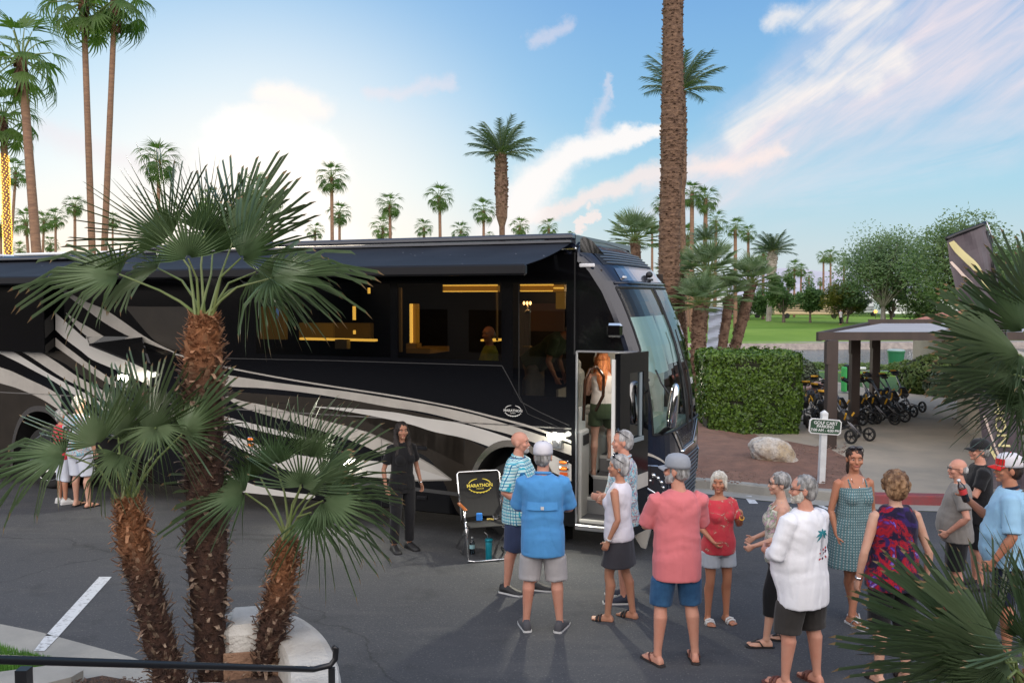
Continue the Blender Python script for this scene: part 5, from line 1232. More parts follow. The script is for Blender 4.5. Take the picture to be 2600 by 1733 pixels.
# low ground cover along the near bank
m = MB(); random.seed(5)
for i in range(9000):
    px = random.uniform(2010, 2360); x_ = (px - 1300) / F * 41; y_ = random.gauss(40.2, .25); z_ = -.05 + random.random() ** 2 * .35 * (.6 + .6 * nz(x_ * .9, 1))
    a = V((random.gauss(0, 1), random.gauss(0, 1), random.gauss(0, 1))).normalized() * random.uniform(.05, .09); b = a.orthogonal() * .5; p = V((x_, y_, z_)); m.quad(p - a, p - b, p + a, p + b)
m.build('ground_cover', M_bush, kind='stuff', label='low leafy ground cover along the near bank of the pond', cat='ground cover')
# ---- broadleaf trees on the far side
def tree(label, bx, by_, top, x0, x1, depth, mt, nl=5000, ls=.16, clumps=26, airy=0.0, low=.35, seed=1, bark=None, weep=0.0, group='trees along the far side of the golf course'):
    random.seed(seed); bp = at(bx, by_, depth); bp.z = hgt(bp.x, bp.y) - .05
    root = empty('tree', bp, 0, label, 'tree', group); H = at(bx, top, depth).z - bp.z; xa = at(x0, 760, depth).x - bp.x; xb = at(x1, 760, depth).x - bp.x; W = (xb - xa) / 2 * 1.34; H *= 1.06; xm = (xa + xb) / 2
    cl_ = []
    for i in range(clumps):
        for _ in range(30):
            u = V((random.uniform(-1, 1), random.uniform(-1, 1), random.uniform(-1, 1)))
            if u.length < 1 and u.length > .35: break
        zc = H * (low + (1 - low) * .5 * (1 + u.z * .86)); sh = 1 - .25 * max(0, u.z)
        cl_.append((V((xm + u.x * W * .84 * sh, u.y * W * .8, zc)), W * random.uniform(.28, .46)))
    m = MB(); tr = max(.12, H * .028)
    fork = V((xm * .25, 0, H * low * .75)); m.tube([(0, 0, 0), (xm * .1, 0, H * low * .4), fork], [tr * 1.25, tr, tr * .85], 8)
    for c_, r_ in cl_: mid = fork.lerp(c_, .5) + V((random.uniform(-.1, .1), random.uniform(-.1, .1), .08)) * W * .6; m.tube([fork, mid, c_], [tr * .42, tr * .2, tr * .05], 5)
    m.build('trunk', bark or mat('tree_bark', (.16, .12, .10), (.08, .06, .05), rough=1, scale=4), root)
    m = MB(); per = nl // clumps
    for c_, r_ in cl_:
        for i in range(per):
            d = V((random.gauss(0, 1), random.gauss(0, 1), random.gauss(0, 1))).normalized() * r_ * random.random() ** .4 * (1 + airy * random.random()); p = c_ + V((d.x, d.y, d.z * .8 - weep * random.random() * r_)); a = V((random.gauss(0, 1), random.gauss(0, 1), random.gauss(0, 1) * (1 + weep * 2))).normalized() * ls * 1.2 * random.uniform(.6, 1.3); b = a.orthogonal().normalized() * ls * .55
            m.quad(p - a, p - b, p + a, p + b)
    m.build('crown', mt, root); return root
M_t1 = leaf_mat('tree_leaf_dark', (.045, .105, .032), (.12, .21, .06), rough=.6, trans=.35, scale=.6, rnd=.15)
M_t2 = leaf_mat('tree_leaf_grey', (.075, .135, .055), (.17, .24, .11), rough=.6, trans=.35, scale=.6, rnd=.1)
M_t3 = leaf_mat('tree_leaf_yellow', (.09, .115, .015), (.22, .21, .03), rough=.6, trans=.3, scale=.6, rnd=.1)
M_t4 = leaf_mat('tree_leaf_mid', (.06, .115, .04), (.15, .21, .08), rough=.6, trans=.35, scale=.5, rnd=.1)
M_gb = mat('grey_bark', (.32, .29, .27), (.2, .18, .17), rough=1, scale=3)
tree('dark weeping tree right of the golf-course date palm', 1990, 818, 690, 1955, 2018, 108, M_t1, 5000, .15, 26, 0, .22, 1, weep=.5)
tree('round dark tree left of the yellow-green one', 2057, 820, 722, 2020, 2092, 106, M_t1, 5000, .15, 26, 0, .30, 2)
tree('yellow-green tree with hanging foliage', 2138, 822, 694, 2092, 2170, 104, M_t3, 4200, .15, 24, .1, .18, 3, weep=.7)
tree('dark tree with warm tints leaning against the grey airy tree', 2150, 822, 735, 2130, 2200, 103, M_t4, 3200, .15, 18, 0, .3, 4)
tree('large airy grey-green tree with forked pale trunk', 2242, 822, 600, 2152, 2330, 98, M_t2, 15000, .15, 70, .4, .26, 5, M_gb)
tree('narrow olive tree just behind the pale forked trunk', 2262, 820, 690, 2235, 2300, 102, M_t4, 3500, .14, 18, 0, .2, 6)
tree('tallest tree at the right, behind the black banner', 2440, 815, 568, 2330, 2570, 82, M_t4, 13000, .17, 56, .15, .25, 7)
tree('lower tree left of the one behind the banner', 2340, 812, 720, 2300, 2400, 96, M_t4, 5000, .15, 26, .1, .15, 8)
tree('tree between the golf-course date palm and the right cluster palm', 1935, 815, 728, 1905, 1970, 118, M_t1, 3500, .16, 20, 0, .15, 9, weep=.3)
tree('small tree partly hidden by the middle cluster palm', 1880, 812, 745, 1850, 1915, 120, M_t4, 2600, .16, 16, 0, .15, 10)
tree('tree at the right edge beyond the banner', 2570, 815, 640, 2500, 2660, 90, M_t1, 6000, .17, 30, .1, .2, 11)
tree('low tree at the left end of the golf course', 1740, 812, 700, 1690, 1800, 118, M_t4, 4000, .18, 22, 0, .12, 12)
# distant bank of vegetation reading as one mass
m = MB(); random.seed(77)
for i in range(26000):
    x_ = random.uniform(-110, 150); d_ = 150 + random.uniform(-6, 6); hh = 3.0 + 2.2 * nz(x_ * .06, 2) + 1.2 * nz(x_ * .3, 5); z_ = random.random() ** .8 * hh; a = V((random.gauss(0, 1), random.gauss(0, 1), random.gauss(0, 1))).normalized() * random.uniform(.25, .5); b = a.orthogonal().normalized() * .22; p = V((x_, d_ + z_, z_)); m.quad(p - a, p - b, p + a, p + b)
m.build('far_trees', M_t4, kind='stuff', label='far line of dark green shrubs and trees closing the golf course', cat='trees')
# ================================================================== people
def skin_extra(t, vec, col, b):
    f = t.noise(vec, 9, 4, .6); return t.mix(t.math('MULTIPLY', t.mapr(f, .4, .7), .35), col, (.50, .16, .10))
def skin(name, c): return mat(name, c, extra=skin_extra, rough=.5, spec=.35, bump=.08, bscale=60)
SK_L = skin('skin_fair', (.56, .33, .24)); SK_T = skin('skin_tanned', (.46, .23, .145)); SK_R = skin('skin_ruddy', (.56, .28, .20)); SK_D = skin('skin_deep_tan', (.43, .195, .115)); SK_B = skin('skin_brown', (.36, .19, .125))
def cloth(name, c, c2=None, bump=.35, rough=.9, sc=5, extra=None): return mat(name, c, c2 or ((c,) * 3 if isinstance(c, float) else tuple(x * .86 for x in c)), rough=rough, scale=sc, bump=bump, bscale=9, sheen=.15, extra=extra, spec=.2)
M_eye = mat('eye_white', (.6, .58, .55), rough=.2); M_iris = mat('iris_dark', (.03, .02, .015), rough=.1); M_lip = mat('lip', (.42, .12, .10), rough=.45); M_brow = mat('brow_hair', (.10, .07, .05), rough=.9)
M_lens = mat('dark_lens', (.01, .012, .02), rough=.05, spec=.8); M_frame = mat('glasses_frame', (.015, .012, .012), rough=.25)
def hairm(name, c, c2): return mat(name, c, c2, rough=.55, scale=26, stretch=(1, 1, .25), bump=1.2, bscale=50, lo=.4, hi=.6, spec=.4)
H_WHITE = hairm('hair_white', (.70, .66, .58), (.42, .38, .32)); H_GREY = hairm('hair_grey', (.42, .41, .40), (.16, .155, .15)); H_SILV = hairm('hair_silver', (.55, .54, .53), (.25, .24, .24)); H_BLK = hairm('hair_black', (.012, .010, .010), (.03, .022, .02)); H_DBR = hairm('hair_dark_brown', (.05, .025, .015), (.02, .012, .01)); H_CURL = hairm('hair_light_brown', (.36, .21, .11), (.12, .06, .03)); H_RED = hairm('hair_auburn', (.50, .17, .05), (.30, .08, .02))
FINE = .0075
def person(label, pos, face, h, skinm, top=None, bottom=None, shoes=None, hair=None, build=1.0, belly=0.0, female=False, head_yaw=0.0, head_pitch=0.0, lean=0.0, arms=None, legs=None, twist=0.0, extras=(), seated=False, z0=0.0, group='people waiting beside the motorhome', parent=None, beard=None, bust=1.0, coarse=False):
    """face: heading in degrees, 0 = away from the camera (+Y), 90 = towards -X (left), -90 = right, 180 = camera"""
    s = h / 1.75; bw = build; root = empty('person', (pos[0], pos[1], z0), radians(face), label, 'person', group)
    if parent is not None: root.parent = parent
    def displace(me, fn):
        cs = [v.co.copy() for v in me.vertices]; ns = [v.normal.copy() for v in me.vertices]; out = []
        for c, n_ in zip(cs, ns): c = c + n_ * fn(c); out.extend((c.x, c.y, c.z))
        me.vertices.foreach_set('co', out)
    def rough_up(me, amp, fr, st=(1, 1, 1), off=0.0):
        displace(me, lambda c: amp * noise.noise(V((c.x * fr * st[0] + off, c.y * fr * st[1], c.z * fr * st[2]))))
    def folds(me, seed, amp=.007):
        def fn(c):
            sx = 1 if c.x > 0 else -1
            d = noise.noise(V((c.x * 11 + seed + c.z * 2 * sx, c.y * 11, c.z * 2.2)))          # long vertical drape
            g = noise.noise(V((c.z * 15 - abs(c.x) * 9 + seed, c.y * 3, c.x * 3)))                # drag lines from the shoulders
            w = noise.noise(V((c.x * 3 + seed, c.y * 3, c.z * 17 + c.x * 5 * sx))) * math.exp(-((c.z / s - 1.04) / .12) ** 2)
            return .003 * s + amp * s * (.8 * d + .55 * g * max(0, min(1, (c.z / s - 1.0) * 4)) + .9 * w - .35 * max(0, .12 - abs(d)) * 6)
        displace(me, fn)
    fv = FINE * (1.6 if coarse else 1)
    PV = V((0, 0, .93)); Rt = Matrix.Rotation(radians(lean), 3, 'X') @ Matrix.Rotation(radians(twist), 3, 'Z')
    # lean>0 tips the upper body backwards, <0 forwards
    T = lambda p: (PV + Rt @ (V(p) - PV)) * s
    I = lambda p: V(p) * s
    HP = V((0, -.005, 1.50)); Rh = Matrix.Rotation(radians(head_yaw), 3, 'Z') @ Matrix.Rotation(radians(head_pitch), 3, 'X')
    TH = lambda p: T(HP + Rh @ (V(p) - HP))
    def ring(z, rx, ry, yo=0.0, xo=0.0, n=20, F_=T, pw=2.3):
        R = []
        for k in range(n):
            a = 2 * pi * k / n; ca, sa = cos(a), sin(a); R.append(F_((xo + rx * abs(ca) ** (2 / pw) * (1 if ca > 0 else -1), yo + ry * abs(sa) ** (2 / pw) * (1 if sa > 0 else -1), z)))
        return R
    def ell(m, c, r, F_=TH, n=12, k=8):
        rings = []
        for q in range(k + 1):
            t_ = -pi / 2 + pi * q / k; ct = max(cos(t_), .03); rings.append([F_((c[0] + r[0] * ct * cos(2 * pi * i / n), c[1] + r[1] * ct * sin(2 * pi * i / n), c[2] + r[2] * sin(t_))) for i in range(n)])
        m.loft(rings)
    def limb(m, P, R, n=12): m.tube([p for p in P], [r * s for r in R], n)
    hipw = .168 if not female else .172; shw = (.172 if not female else .152); 
    tr = [(.84, .140, .098, -.005), (.90, hipw, .118, -.012), (.98, .158 if not female else .160, .110, -.004), (1.08, .148 if not female else .132, .100, .004), (1.18, .152 if not female else .138, .108, .008), (1.28, .168 if not female else .150, .116, .006), (1.36, shw + .004, .108, -.004), (1.415, shw - .014, .088, -.012), (1.45, .110, .068, -.014), (1.475, .066, .058, -.012)]
    def bx(z, rx): # breadth with build and belly
        w = bw if z < 1.34 else 1 + (bw - 1) * .5
        return rx * w
    def by(z, ry): return ry * (1 + (bw - 1) * 1.1)
    legs = legs or {}; arms = arms or {}
    J = {}
    for sd_, nm in ((-1, 'l'), (1, 'r')):
        hip = V((sd_ * .092 * (1 + (bw - 1) * .5), -.005, .895)); lg = legs.get(nm, {})
        an = V(lg.get('ankle', (sd_ * .115, -.02, .085))); kn = V(lg['knee']) if 'knee' in lg else (hip + an) / 2 + V((0, .03, .035)); toe = lg.get('toe', sd_ * -8)
        J['leg' + nm] = (hip, kn, an, toe)
        am = arms.get(nm, {}); sh = V((sd_ * (shw + .012) * (1 + (bw - 1) * .55), -.01, 1.392)); el = V(am.get('el', (sd_ * (.245 * (1 + (bw - 1) * .75)), -.03, 1.125))); wr = V(am.get('wr', (sd_ * (.255 * (1 + (bw - 1) * .8)), .04, .885))); J['arm' + nm] = (sh, el, wr, am)
    # ---------- body, one continuous surface
    m = MB(); m.loft([ring(z, bx(z, rx) - .004, by(z, ry) - .004, yo) for z, rx, ry, yo in tr])
    if female: 
        for sd_ in (-1, 1): ell(m, (sd_ * .072, .088, 1.262), (.062 * bust, .056 * bust, .062), T)
    limb(m, [TH((0, -.022, 1.45)), TH((0, -.010, 1.50)), TH((0, .004, 1.56))], [.062 * (.86 if female else 1) * bw ** .4, .057 * (.84 if female else 1) * bw ** .4, .054 * (.88 if female else 1)])
    sl = 1.0 if not female else .95
    ell(m, (0, .004, 1.664), (.0765 * sl, .0955 * sl, .088 * sl), n=16, k=12); ell(m, (0, .034, 1.598), (.0600 * sl, .064, .070), n=14, k=10); ell(m, (0, .078, 1.548), (.027, .024, .023)); ell(m, (0, .072, 1.588), (.036, .030, .028)); ell(m, (0, .080, 1.668), (.055, .022, .030))
    for sd_ in (-1, 1):
        ell(m, (sd_ * .0775 * sl, -.004, 1.628), (.010, .022, .034)); ell(m, (sd_ * .043, .072, 1.612), (.024, .026, .024))
    m.tube([TH((0, .090, 1.648)), TH((0, .112, 1.606)), TH((0, .094, 1.600))], [.010 * s, .016 * s, .012 * s], 8)
    for nm in 'lr':
        hip, kn, an, toe = J['leg' + nm]; lw = (1 + (bw - 1) * .6) * (.96 if female else 1)
        c1 = hip.lerp(kn, .5); cf = kn.lerp(an, .3) + V((0, -.020, 0)); cf2 = kn.lerp(an, .7) + V((0, -.006, 0))
        limb(m, [I(hip + V((0, 0, .03))), I(hip.lerp(kn, .25)), I(c1), I(kn.lerp(hip, .12)), I(kn), I(kn.lerp(an, .12)), I(cf), I(cf2), I(an + (kn - an).normalized() * .03), I(an + V((0, 0, -.02)))], [.092 * lw, .086 * lw, .074 * lw, .058 * lw, .0545 * lw, .053 * lw, .057 * lw, .041 * lw, .034, .036], 14)
        Rf = Matrix.Rotation(radians(toe), 3, 'Z'); fz = an.z - .085
        def fp(x, y, z): return I(an + Rf @ V((x, y, 0)) + V((0, 0, -an.z + z + fz)))
        m.loft([[fp(x_, y_, z_) for x_, z_ in ((-w, .006), (-w * .9, t_ * .6), (-w * .45, t_), (w * .45, t_), (w * .9, t_ * .6), (w, .006))] for y_, w, t_ in ((-.062, .022, .035), (-.05, .032, .06), (-.01, .033, .085), (.04, .038, .070), (.09, .045, .048), (.13, .046, .034), (.15, .044, .028))])
        for k in range(5):
            xx = (-.036 + k * .018) * (1 if nm == 'l' else -1) * -1 * -1; L = (.050, .044, .038, .031, .024)[k] if nm == 'r' else (.050, .044, .038, .031, .024)[k]; sgn = -1 if nm == 'r' else 1; xx = sgn * (.034 - k * .0175); m.tube([fp(xx, .135, .018), fp(xx, .15 + L * .45, .017), fp(xx * .98, .15 + L * .75, .012)], [.0125 * s if k else .016 * s, (.0105 if k else .0145) * s, .008 * s], 6)
        sh, el, wr, am = J['arm' + nm]; aw = (1 + (bw - 1) * .6) * (.86 if female else 1); F_ = T
        d = (wr - el).normalized()
        limb(m, [F_(sh + V((0, 0, .012)) + (V((0, 0, 0)) - V((sh.x, 0, 0))) * .16), F_(sh), F_(sh.lerp(el, .25)), F_(sh.lerp(el, .6)), F_(el), F_(el.lerp(wr, .22)), F_(el.lerp(wr, .6)), F_(wr)], [.050 * aw, .054 * aw, .050 * aw, .043 * aw, .037 * aw, .040 * aw, .031 * aw, .0245 * aw], 12)
        # hand: palm, four fingers of different lengths with two bends, thumb from the side of the palm
        hd = V(am.get('hd', d)).normalized(); pn = V(am.get('pn', (-1 if nm == 'r' else 1, .15, 0))); pn = (pn - hd * hd.dot(pn)).normalized(); sd2 = hd.cross(pn).normalized(); curl = am.get('curl', .45); hs = .98 * (.9 if female else 1)
        if sd2.y < 0 and abs(hd.z) > .5: sd2 = -sd2
        if 'th' in am: sd2 = sd2 * am['th']
        pl = .085 * hs
        m.loft([[F_(wr + hd * t_ * pl + sd2 * (w * ca) + pn * (.013 * hs * sa * tk)) for ca, sa in [(cos(2 * pi * i / 10), sin(2 * pi * i / 10)) for i in range(10)]] for t_, w, tk in ((-.12, .022, 1.3), (.25, .034 * hs, 1.3), (.6, .040 * hs, 1.15), (1.0, .041 * hs, .95), (1.08, .036 * hs, .7))])
        for k in range(4):
            b0 = wr + hd * pl * (1.0 - .05 * abs(k - 1.3)) + sd2 * (.031 - .0205 * k) * hs; L = (.070, .077, .071, .056)[k] * hs; c1_ = curl + .08 * k
            d1 = (hd * cos(c1_ * .7) + pn * sin(c1_ * .7)); d2 = (hd * cos(c1_ * 1.7) + pn * sin(c1_ * 1.7)); d3 = (hd * cos(c1_ * 2.5) + pn * sin(c1_ * 2.5)); spr = sd2 * (.06 - .04 * k) * .25
            m.tube([F_(b0 - hd * .015), F_(b0 + (d1 + spr) * L * .45), F_(b0 + (d1 + spr) * L * .45 + d2 * L * .32), F_(b0 + (d1 + spr) * L * .45 + d2 * L * .32 + d3 * L * .23)], [.0085 * s, .0082 * s, .0075 * s, .0065 * s], 6)
        tb = wr + hd * pl * .25 + sd2 * .030 * hs; td = (hd * .65 + sd2 * .62 + pn * .35 * (curl + .3)).normalized()
        m.tube([F_(tb - sd2 * .012), F_(tb + td * .035), F_(tb + td * .058 + hd * .012 + pn * .006 * curl * 3)], [.0125 * s, .0105 * s, .0085 * s], 6)
    body = remesh(m, 'body', [skinm], fv * s, 2, root)
    # ---------- face parts
    for sd_ in (-1, 1):
        m = MB(); ell(m, (sd_ * .031, .0890, 1.642), (.0115, .008, .0052), n=10, k=6); e = m.build('eye', M_eye, root, smooth=True)
        m = MB(); ell(m, (sd_ * .031, .0955, 1.642), (.0062, .004, .0050), n=8, k=6); m.build('iris', M_iris, e, smooth=True)
        m = MB(); m.tube([TH((sd_ * .014, .100, 1.662)), TH((sd_ * .032, .101, 1.668)), TH((sd_ * .050, .090, 1.660))], [.003 * s, .004 * s, .0025 * s], 6); m.build('eyebrow', hair[1] if hair and len(hair) > 1 and hair[1] is not H_WHITE else M_brow, root)
    m = MB(); m.tube([TH((-.024, .092, 1.574)), TH((-.010, .103, 1.578)), TH((0, .104, 1.577)), TH((.010, .103, 1.578)), TH((.024, .092, 1.574))], [.003 * s, .006 * s, .0065 * s, .006 * s, .003 * s], 6); m.build('lips', M_lip, root, smooth=True)
    if beard:
        m = MB(); ell(m, (0, .078, 1.548), (.036, .032, .032)); m.tube([TH((-.030, .090, 1.572)), TH((-.02, .105, 1.589)), TH((0, .110, 1.592)), TH((.02, .105, 1.589)), TH((.030, .090, 1.572))], .007 * s, 6)
        if beard[0] == 'full':
            for sd_ in (-1, 1): ell(m, (sd_ * .045, .045, 1.575), (.022, .045, .042)); ell(m, (sd_ * .06, .018, 1.605), (.016, .022, .045))
        remesh(m, 'beard', [beard[1]], .006 * s, 2, root, post=lambda me: rough_up(me, .004, 60))
    # ---------- clothing
    if top:
        kind, mt = top[0], top[1]; o_ = top[2] if len(top) > 2 else {}
        loose = o_.get('loose', .016); hem = o_.get('hem', .84); flare = o_.get('flare', 0.0); m = MB(); zs2 = []
        def tz(z):
            z = max(z, .915)
            for (a, ra, rya, ya), (b, rb, ryb, yb) in zip(tr, tr[1:]):
                if a <= z <= b: f = (z - a) / (b - a); return bx(z, ra + (rb - ra) * f), by(z, rya + (ryb - rya) * f), ya + (yb - ya) * f
            return (bx(z, tr[-1][1]), by(z, tr[-1][2]), tr[-1][3])
        R_ = []; z = hem
        neck = o_.get('neck', 1.475)
        zl = [hem + (neck - hem) * k / 13 for k in range(14)]
        for z in zl:
            rx, ry, yo = tz(z); bel = belly * math.exp(-((z - 1.06) / .14) ** 2); bel2 = belly * .75 * math.exp(-((z - .93) / .1) ** 2)
            dr = loose * (1 if z < 1.34 else .78) + .010 * max(0, min(1, (1.02 - z) / .1)) + flare * max(0, (1.1 - z)) ; waistfill = (.018 if not female else .010) * math.exp(-((z - 1.08) / .09) ** 2) * o_.get('drape', 1)
            R_.append(ring(z, rx + dr + waistfill + bel * .35, ry + dr + waistfill + (bel + bel2) * .5, yo + (bel + bel2) * .5))
        m.loft(R_)
        if female and o_.get('bust', 1):
            for sd_ in (-1, 1): ell(m, (sd_ * .072, .088 + loose * .5, 1.255), (.070 * bust, .064 * bust, .075), T)
            ell(m, (0, .078, 1.25), (.09 * bust, .056 * bust, .07), T)
        if kind in ('short', 'long', 'elbow'):
            for nm in 'lr':
                sh, el, wr, am = J['arm' + nm]; aw = (1 + (bw - 1) * .6) * (.9 if female else 1); e_ = {'short': .68, 'elbow': .92, 'long': 1}[kind]
                pin = V((0, 0, .012)) - V((sh.x, 0, 0)) * .22; lo2 = .005 + loose * .45
                P = [T(sh + pin), T(sh + V((0, 0, .004))), T(sh.lerp(el, .3)), T(sh.lerp(el, e_))]; Rr = [.054 * aw + lo2 * .9, .060 * aw + lo2 * .8, .052 * aw + lo2, .046 * aw + lo2 * 1.6]
                if kind == 'long': P += [T(el.lerp(wr, .35)), T(el.lerp(wr, o_.get('cuff', .9)))]; Rr[-1] = .048 * aw + lo2; Rr += [.045 * aw + lo2, .036 * aw + lo2 * .7]
                limb(m, P, Rr, 14)
        elif kind == 'sleeveless':
            for sd_ in (-1, 1): limb(m, [T((sd_ * .075, -.012, 1.452)), T((sd_ * (shw - .035), -.012, 1.42))], [.040, .040], 10); 
        sg = remesh(m, {'short': 'shirt', 'long': 'shirt', 'elbow': 'shirt', 'sleeveless': 'top', 'strappy': 'top'}[kind] if not o_.get('dress') else 'dress', [mt], .011 * s, 3, root, post=lambda me: folds(me, pos[0] * 7, o_.get('fold', .013)))
        if o_.get('collar'):
            m = MB(); m.tube([TH((.068 * cos(a), -.012 + .062 * sin(a), 1.487 + .012 * -sin(a))) for a in [radians(k) for k in range(-230, 60, 15)]], .014 * s, 8, flat=1.0); m.build('collar', o_['collar'], root, smooth=True)
        if kind == 'strappy':
            m = MB()
            for sd_ in (-1, 1): m.tube([T((sd_ * .085, .105, neck - .01)), T((sd_ * .088, .055, 1.425)), T((sd_ * .075, -.01, 1.462)), T((sd_ * .07, -.075, 1.41)), T((sd_ * .065, -.100, neck))], .008 * s, 6)
            m.build('strap', mt, root, smooth=True)
    if bottom:
        kind, mt = bottom[0], bottom[1]; o_ = bottom[2] if len(bottom) > 2 else {}
        hemz = o_.get('hem', {'shorts': .50, 'pants': .12, 'skirt': .52, 'skort': .60, 'capri': .38}[kind]); lo2 = o_.get('loose', .018); m = MB(); w0 = o_.get('waist', 1.02)
        if kind == 'skirt' or kind == 'skort':
            fl = o_.get('flare', .05); n_ = 9
            cx0 = (J['legl'][1] + J['legr'][1]) / 2
            m.loft([ring(w0 - (w0 - hemz) * k / n_, bx(1, .155) + lo2 * .6 + fl * (k / n_) ** 1.2 + .012 * min(1, k / 3), by(1, .115) + lo2 * .6 + fl * .8 * (k / n_) ** 1.2 + belly * .3, -.006 + cx0.y * (k / n_) * .4, F_=lambda p: I(p)) for k in range(n_ + 1)])
        else:
            hid = (top[2].get('hem', .84) if len(top) > 2 else .84) + .03 if top and not (len(top) > 2 and top[2].get('dress')) else 9
            tl = lambda z: (.002 if z > hid else lo2 * .7)
            m.loft([ring(z, bx(z, rx) + tl(z), by(z, ry) + tl(z) + (belly * .2 if z < hid else 0), yo, F_=I) for z, rx, ry, yo in ((.80, .135, .10, -.006), (.86, .156, .112, -.01), (.92, .166, .116, -.01), (w0, .156, .106, -.004))])
            for nm in 'lr':
                hip, kn, an, toe = J['leg' + nm]; lw = (1 + (bw - 1) * .6)
                def along(z):
                    if z > kn.z: f = (hip.z - z) / (hip.z - kn.z); return hip.lerp(kn, f), .090 + (.062 - .090) * f
                    f = (kn.z - z) / (kn.z - an.z); q = kn.lerp(an, f); return q + V((0, -.012 * sin(pi * f), 0)), .058 + (.040 - .058) * f
                P = []; Rr = []
                for k in range(8):
                    z = .87 + (hemz - .87) * k / 7; q, r = along(z); P.append(I(q)); Rr.append((r * lw * (.90 if z > hid else 1) + (0 if z > hid else lo2 * (.7 + .6 * k / 7))))
                if seated: P = [I(hip), I(hip.lerp(kn, .5)), I(hip.lerp(kn, .85))] if kind == 'shorts' else [I(hip), I(hip.lerp(kn, .5)), I(kn), I(kn.lerp(an, .8))]; Rr = [.095 + lo2, .088 + lo2, .078 + lo2] if kind == 'shorts' else [.095 + lo2, .085 + lo2, .07 + lo2, .055 + lo2]
                limb(m, P, Rr, 14)
        remesh(m, {'shorts': 'shorts', 'pants': 'trousers', 'skirt': 'skirt', 'skort': 'skirt', 'capri': 'trousers'}[kind], [mt], .011 * s, 2, root, post=lambda me: folds(me, pos[1] * 5, .006))
    # ---------- shoes
    for nm in 'lr':
        hip, kn, an, toe = J['leg' + nm]; Rf = Matrix.Rotation(radians(toe), 3, 'Z'); fz = an.z - .085
        def fp(x, y, z): return I(an + Rf @ V((x, y, 0)) + V((0, 0, -an.z + z + fz)))
        if not shoes: break
        kind, mt = shoes[0], shoes[1]; ms = shoes[2] if len(shoes) > 2 else mt
        if kind == 'sneaker':
            m = MB(); m.loft([[fp(x_, y_, z_) for x_, z_ in ((-w, .012), (-w, t_ * .5), (-w * .6, t_ * .95), (0, t_), (w * .6, t_ * .95), (w, t_ * .5), (w, .012))] for y_, w, t_ in ((-.082, .024, .075), (-.07, .036, .098), (-.03, .041, .112), (.02, .043, .105), (.07, .048, .080), (.13, .052, .060), (.18, .048, .050), (.205, .030, .036))]); sh_ = m.build('shoe', mt, root, smooth=True)
            m = MB(); m.loft([[fp(x_, y_, z_) for x_, z_ in ((-w, .0), (-w, .022), (w, .022), (w, .0))] for y_, w in ((-.086, .028), (-.07, .042), (0, .044), (.08, .052), (.14, .056), (.185, .050), (.212, .030))]); m.build('sole', ms, sh_)
        else:
            m = MB(); m.loft([[fp(x_, y_, z_) for x_, z_ in ((-w, -.014), (-w, .004), (w, .004), (w, -.014))] for y_, w in ((-.080, .024), (-.06, .038), (0, .038), (.08, .048), (.14, .052), (.18, .046), (.205, .026))]); so_ = m.build('sandal', mt, root)
            m = MB(); sg_ = -1 if nm == 'r' else 1
            if kind == 'flipflop': m.tube([fp(-.046, .04, .01), fp(-.034, .075, .058), fp(sg_ * .020, .145, .030), fp(sg_ * .018, .152, .008)], .0075 * s, 6); m.tube([fp(.046, .04, .01), fp(.034, .075, .058), fp(sg_ * .020, .145, .030)], .0075 * s, 6)
            else:
                for y_, zt in ((.11, .052), (.075, .066)): m.tube([fp(-.052, y_, .004), fp(-.040, y_, zt * .8), fp(0, y_, zt), fp(.040, y_, zt * .8), fp(.052, y_, .004)], .013 * s, 6)
            m.build('sandal_strap', ms, so_, smooth=True)
    # ---------- hair and headwear
    if hair:
        hk, hm = hair[0], hair[1]; m = MB()
        if hk in ('short', 'cap_short'):
            ell(m, (0, -.010, 1.672), (.084, .096, .090), n=16, k=12); ell(m, (0, -.045, 1.625), (.076, .062, .075), n=14, k=10)
        elif hk == 'fringe':
            ell(m, (0, -.040, 1.632), (.0805, .066, .060), n=16, k=10)
        elif hk == 'bob':
            ell(m, (0, -.012, 1.676), (.094, .106, .094), n=16, k=12); ell(m, (0, -.045, 1.61), (.092, .07, .10), n=16, k=10); ell(m, (0, .060, 1.712), (.066, .040, .034)) 
            for sd_ in (-1, 1): ell(m, (sd_ * .078, .012, 1.615), (.020, .040, .075))
        elif hk == 'pixie':
            ell(m, (0, -.012, 1.680), (.090, .103, .094), n=16, k=12); ell(m, (0, -.048, 1.615), (.082, .062, .085), n=16, k=10); ell(m, (.02, .055, 1.722), (.055, .040, .028))
        elif hk == 'curly':
            ell(m, (0, -.014, 1.682), (.100, .112, .100), n=16, k=12); ell(m, (0, -.045, 1.61), (.095, .07, .085), n=16, k=10)
            for k in range(60): d = V((random.gauss(0, 1), random.gauss(0, 1) - .3, random.gauss(0, .8) + .3)).normalized(); ell(m, (d.x * .094, -.018 + d.y * .104, 1.665 + d.z * .098), (.024, .024, .024), n=6, k=4)
        elif hk in ('long', 'pony', 'pulled'):
            ell(m, (0, -.010, 1.672), (.084, .099, .090), n=16, k=12)
            if hk == 'long':
                ell(m, (0, -.05, 1.60), (.082, .058, .11), n=14, k=10); m.tube([TH((0, -.085, 1.62)), TH((0, -.105, 1.5)), TH((.0, -.12, 1.35)), TH((0, -.12, 1.20))], [.075 * s, .085 * s, .075 * s, .035 * s], 12, flat=.5, side=(1, 0, 0))
                for sd_ in (-1, 1): m.tube([TH((sd_ * .070, -.01, 1.66)), TH((sd_ * .082, .0, 1.58)), TH((sd_ * .085, .035, 1.45)), TH((sd_ * .09, .085, 1.32)), TH((sd_ * .085, .10, 1.18))], [.032 * s, .036 * s, .042 * s, .036 * s, .014 * s], 8)
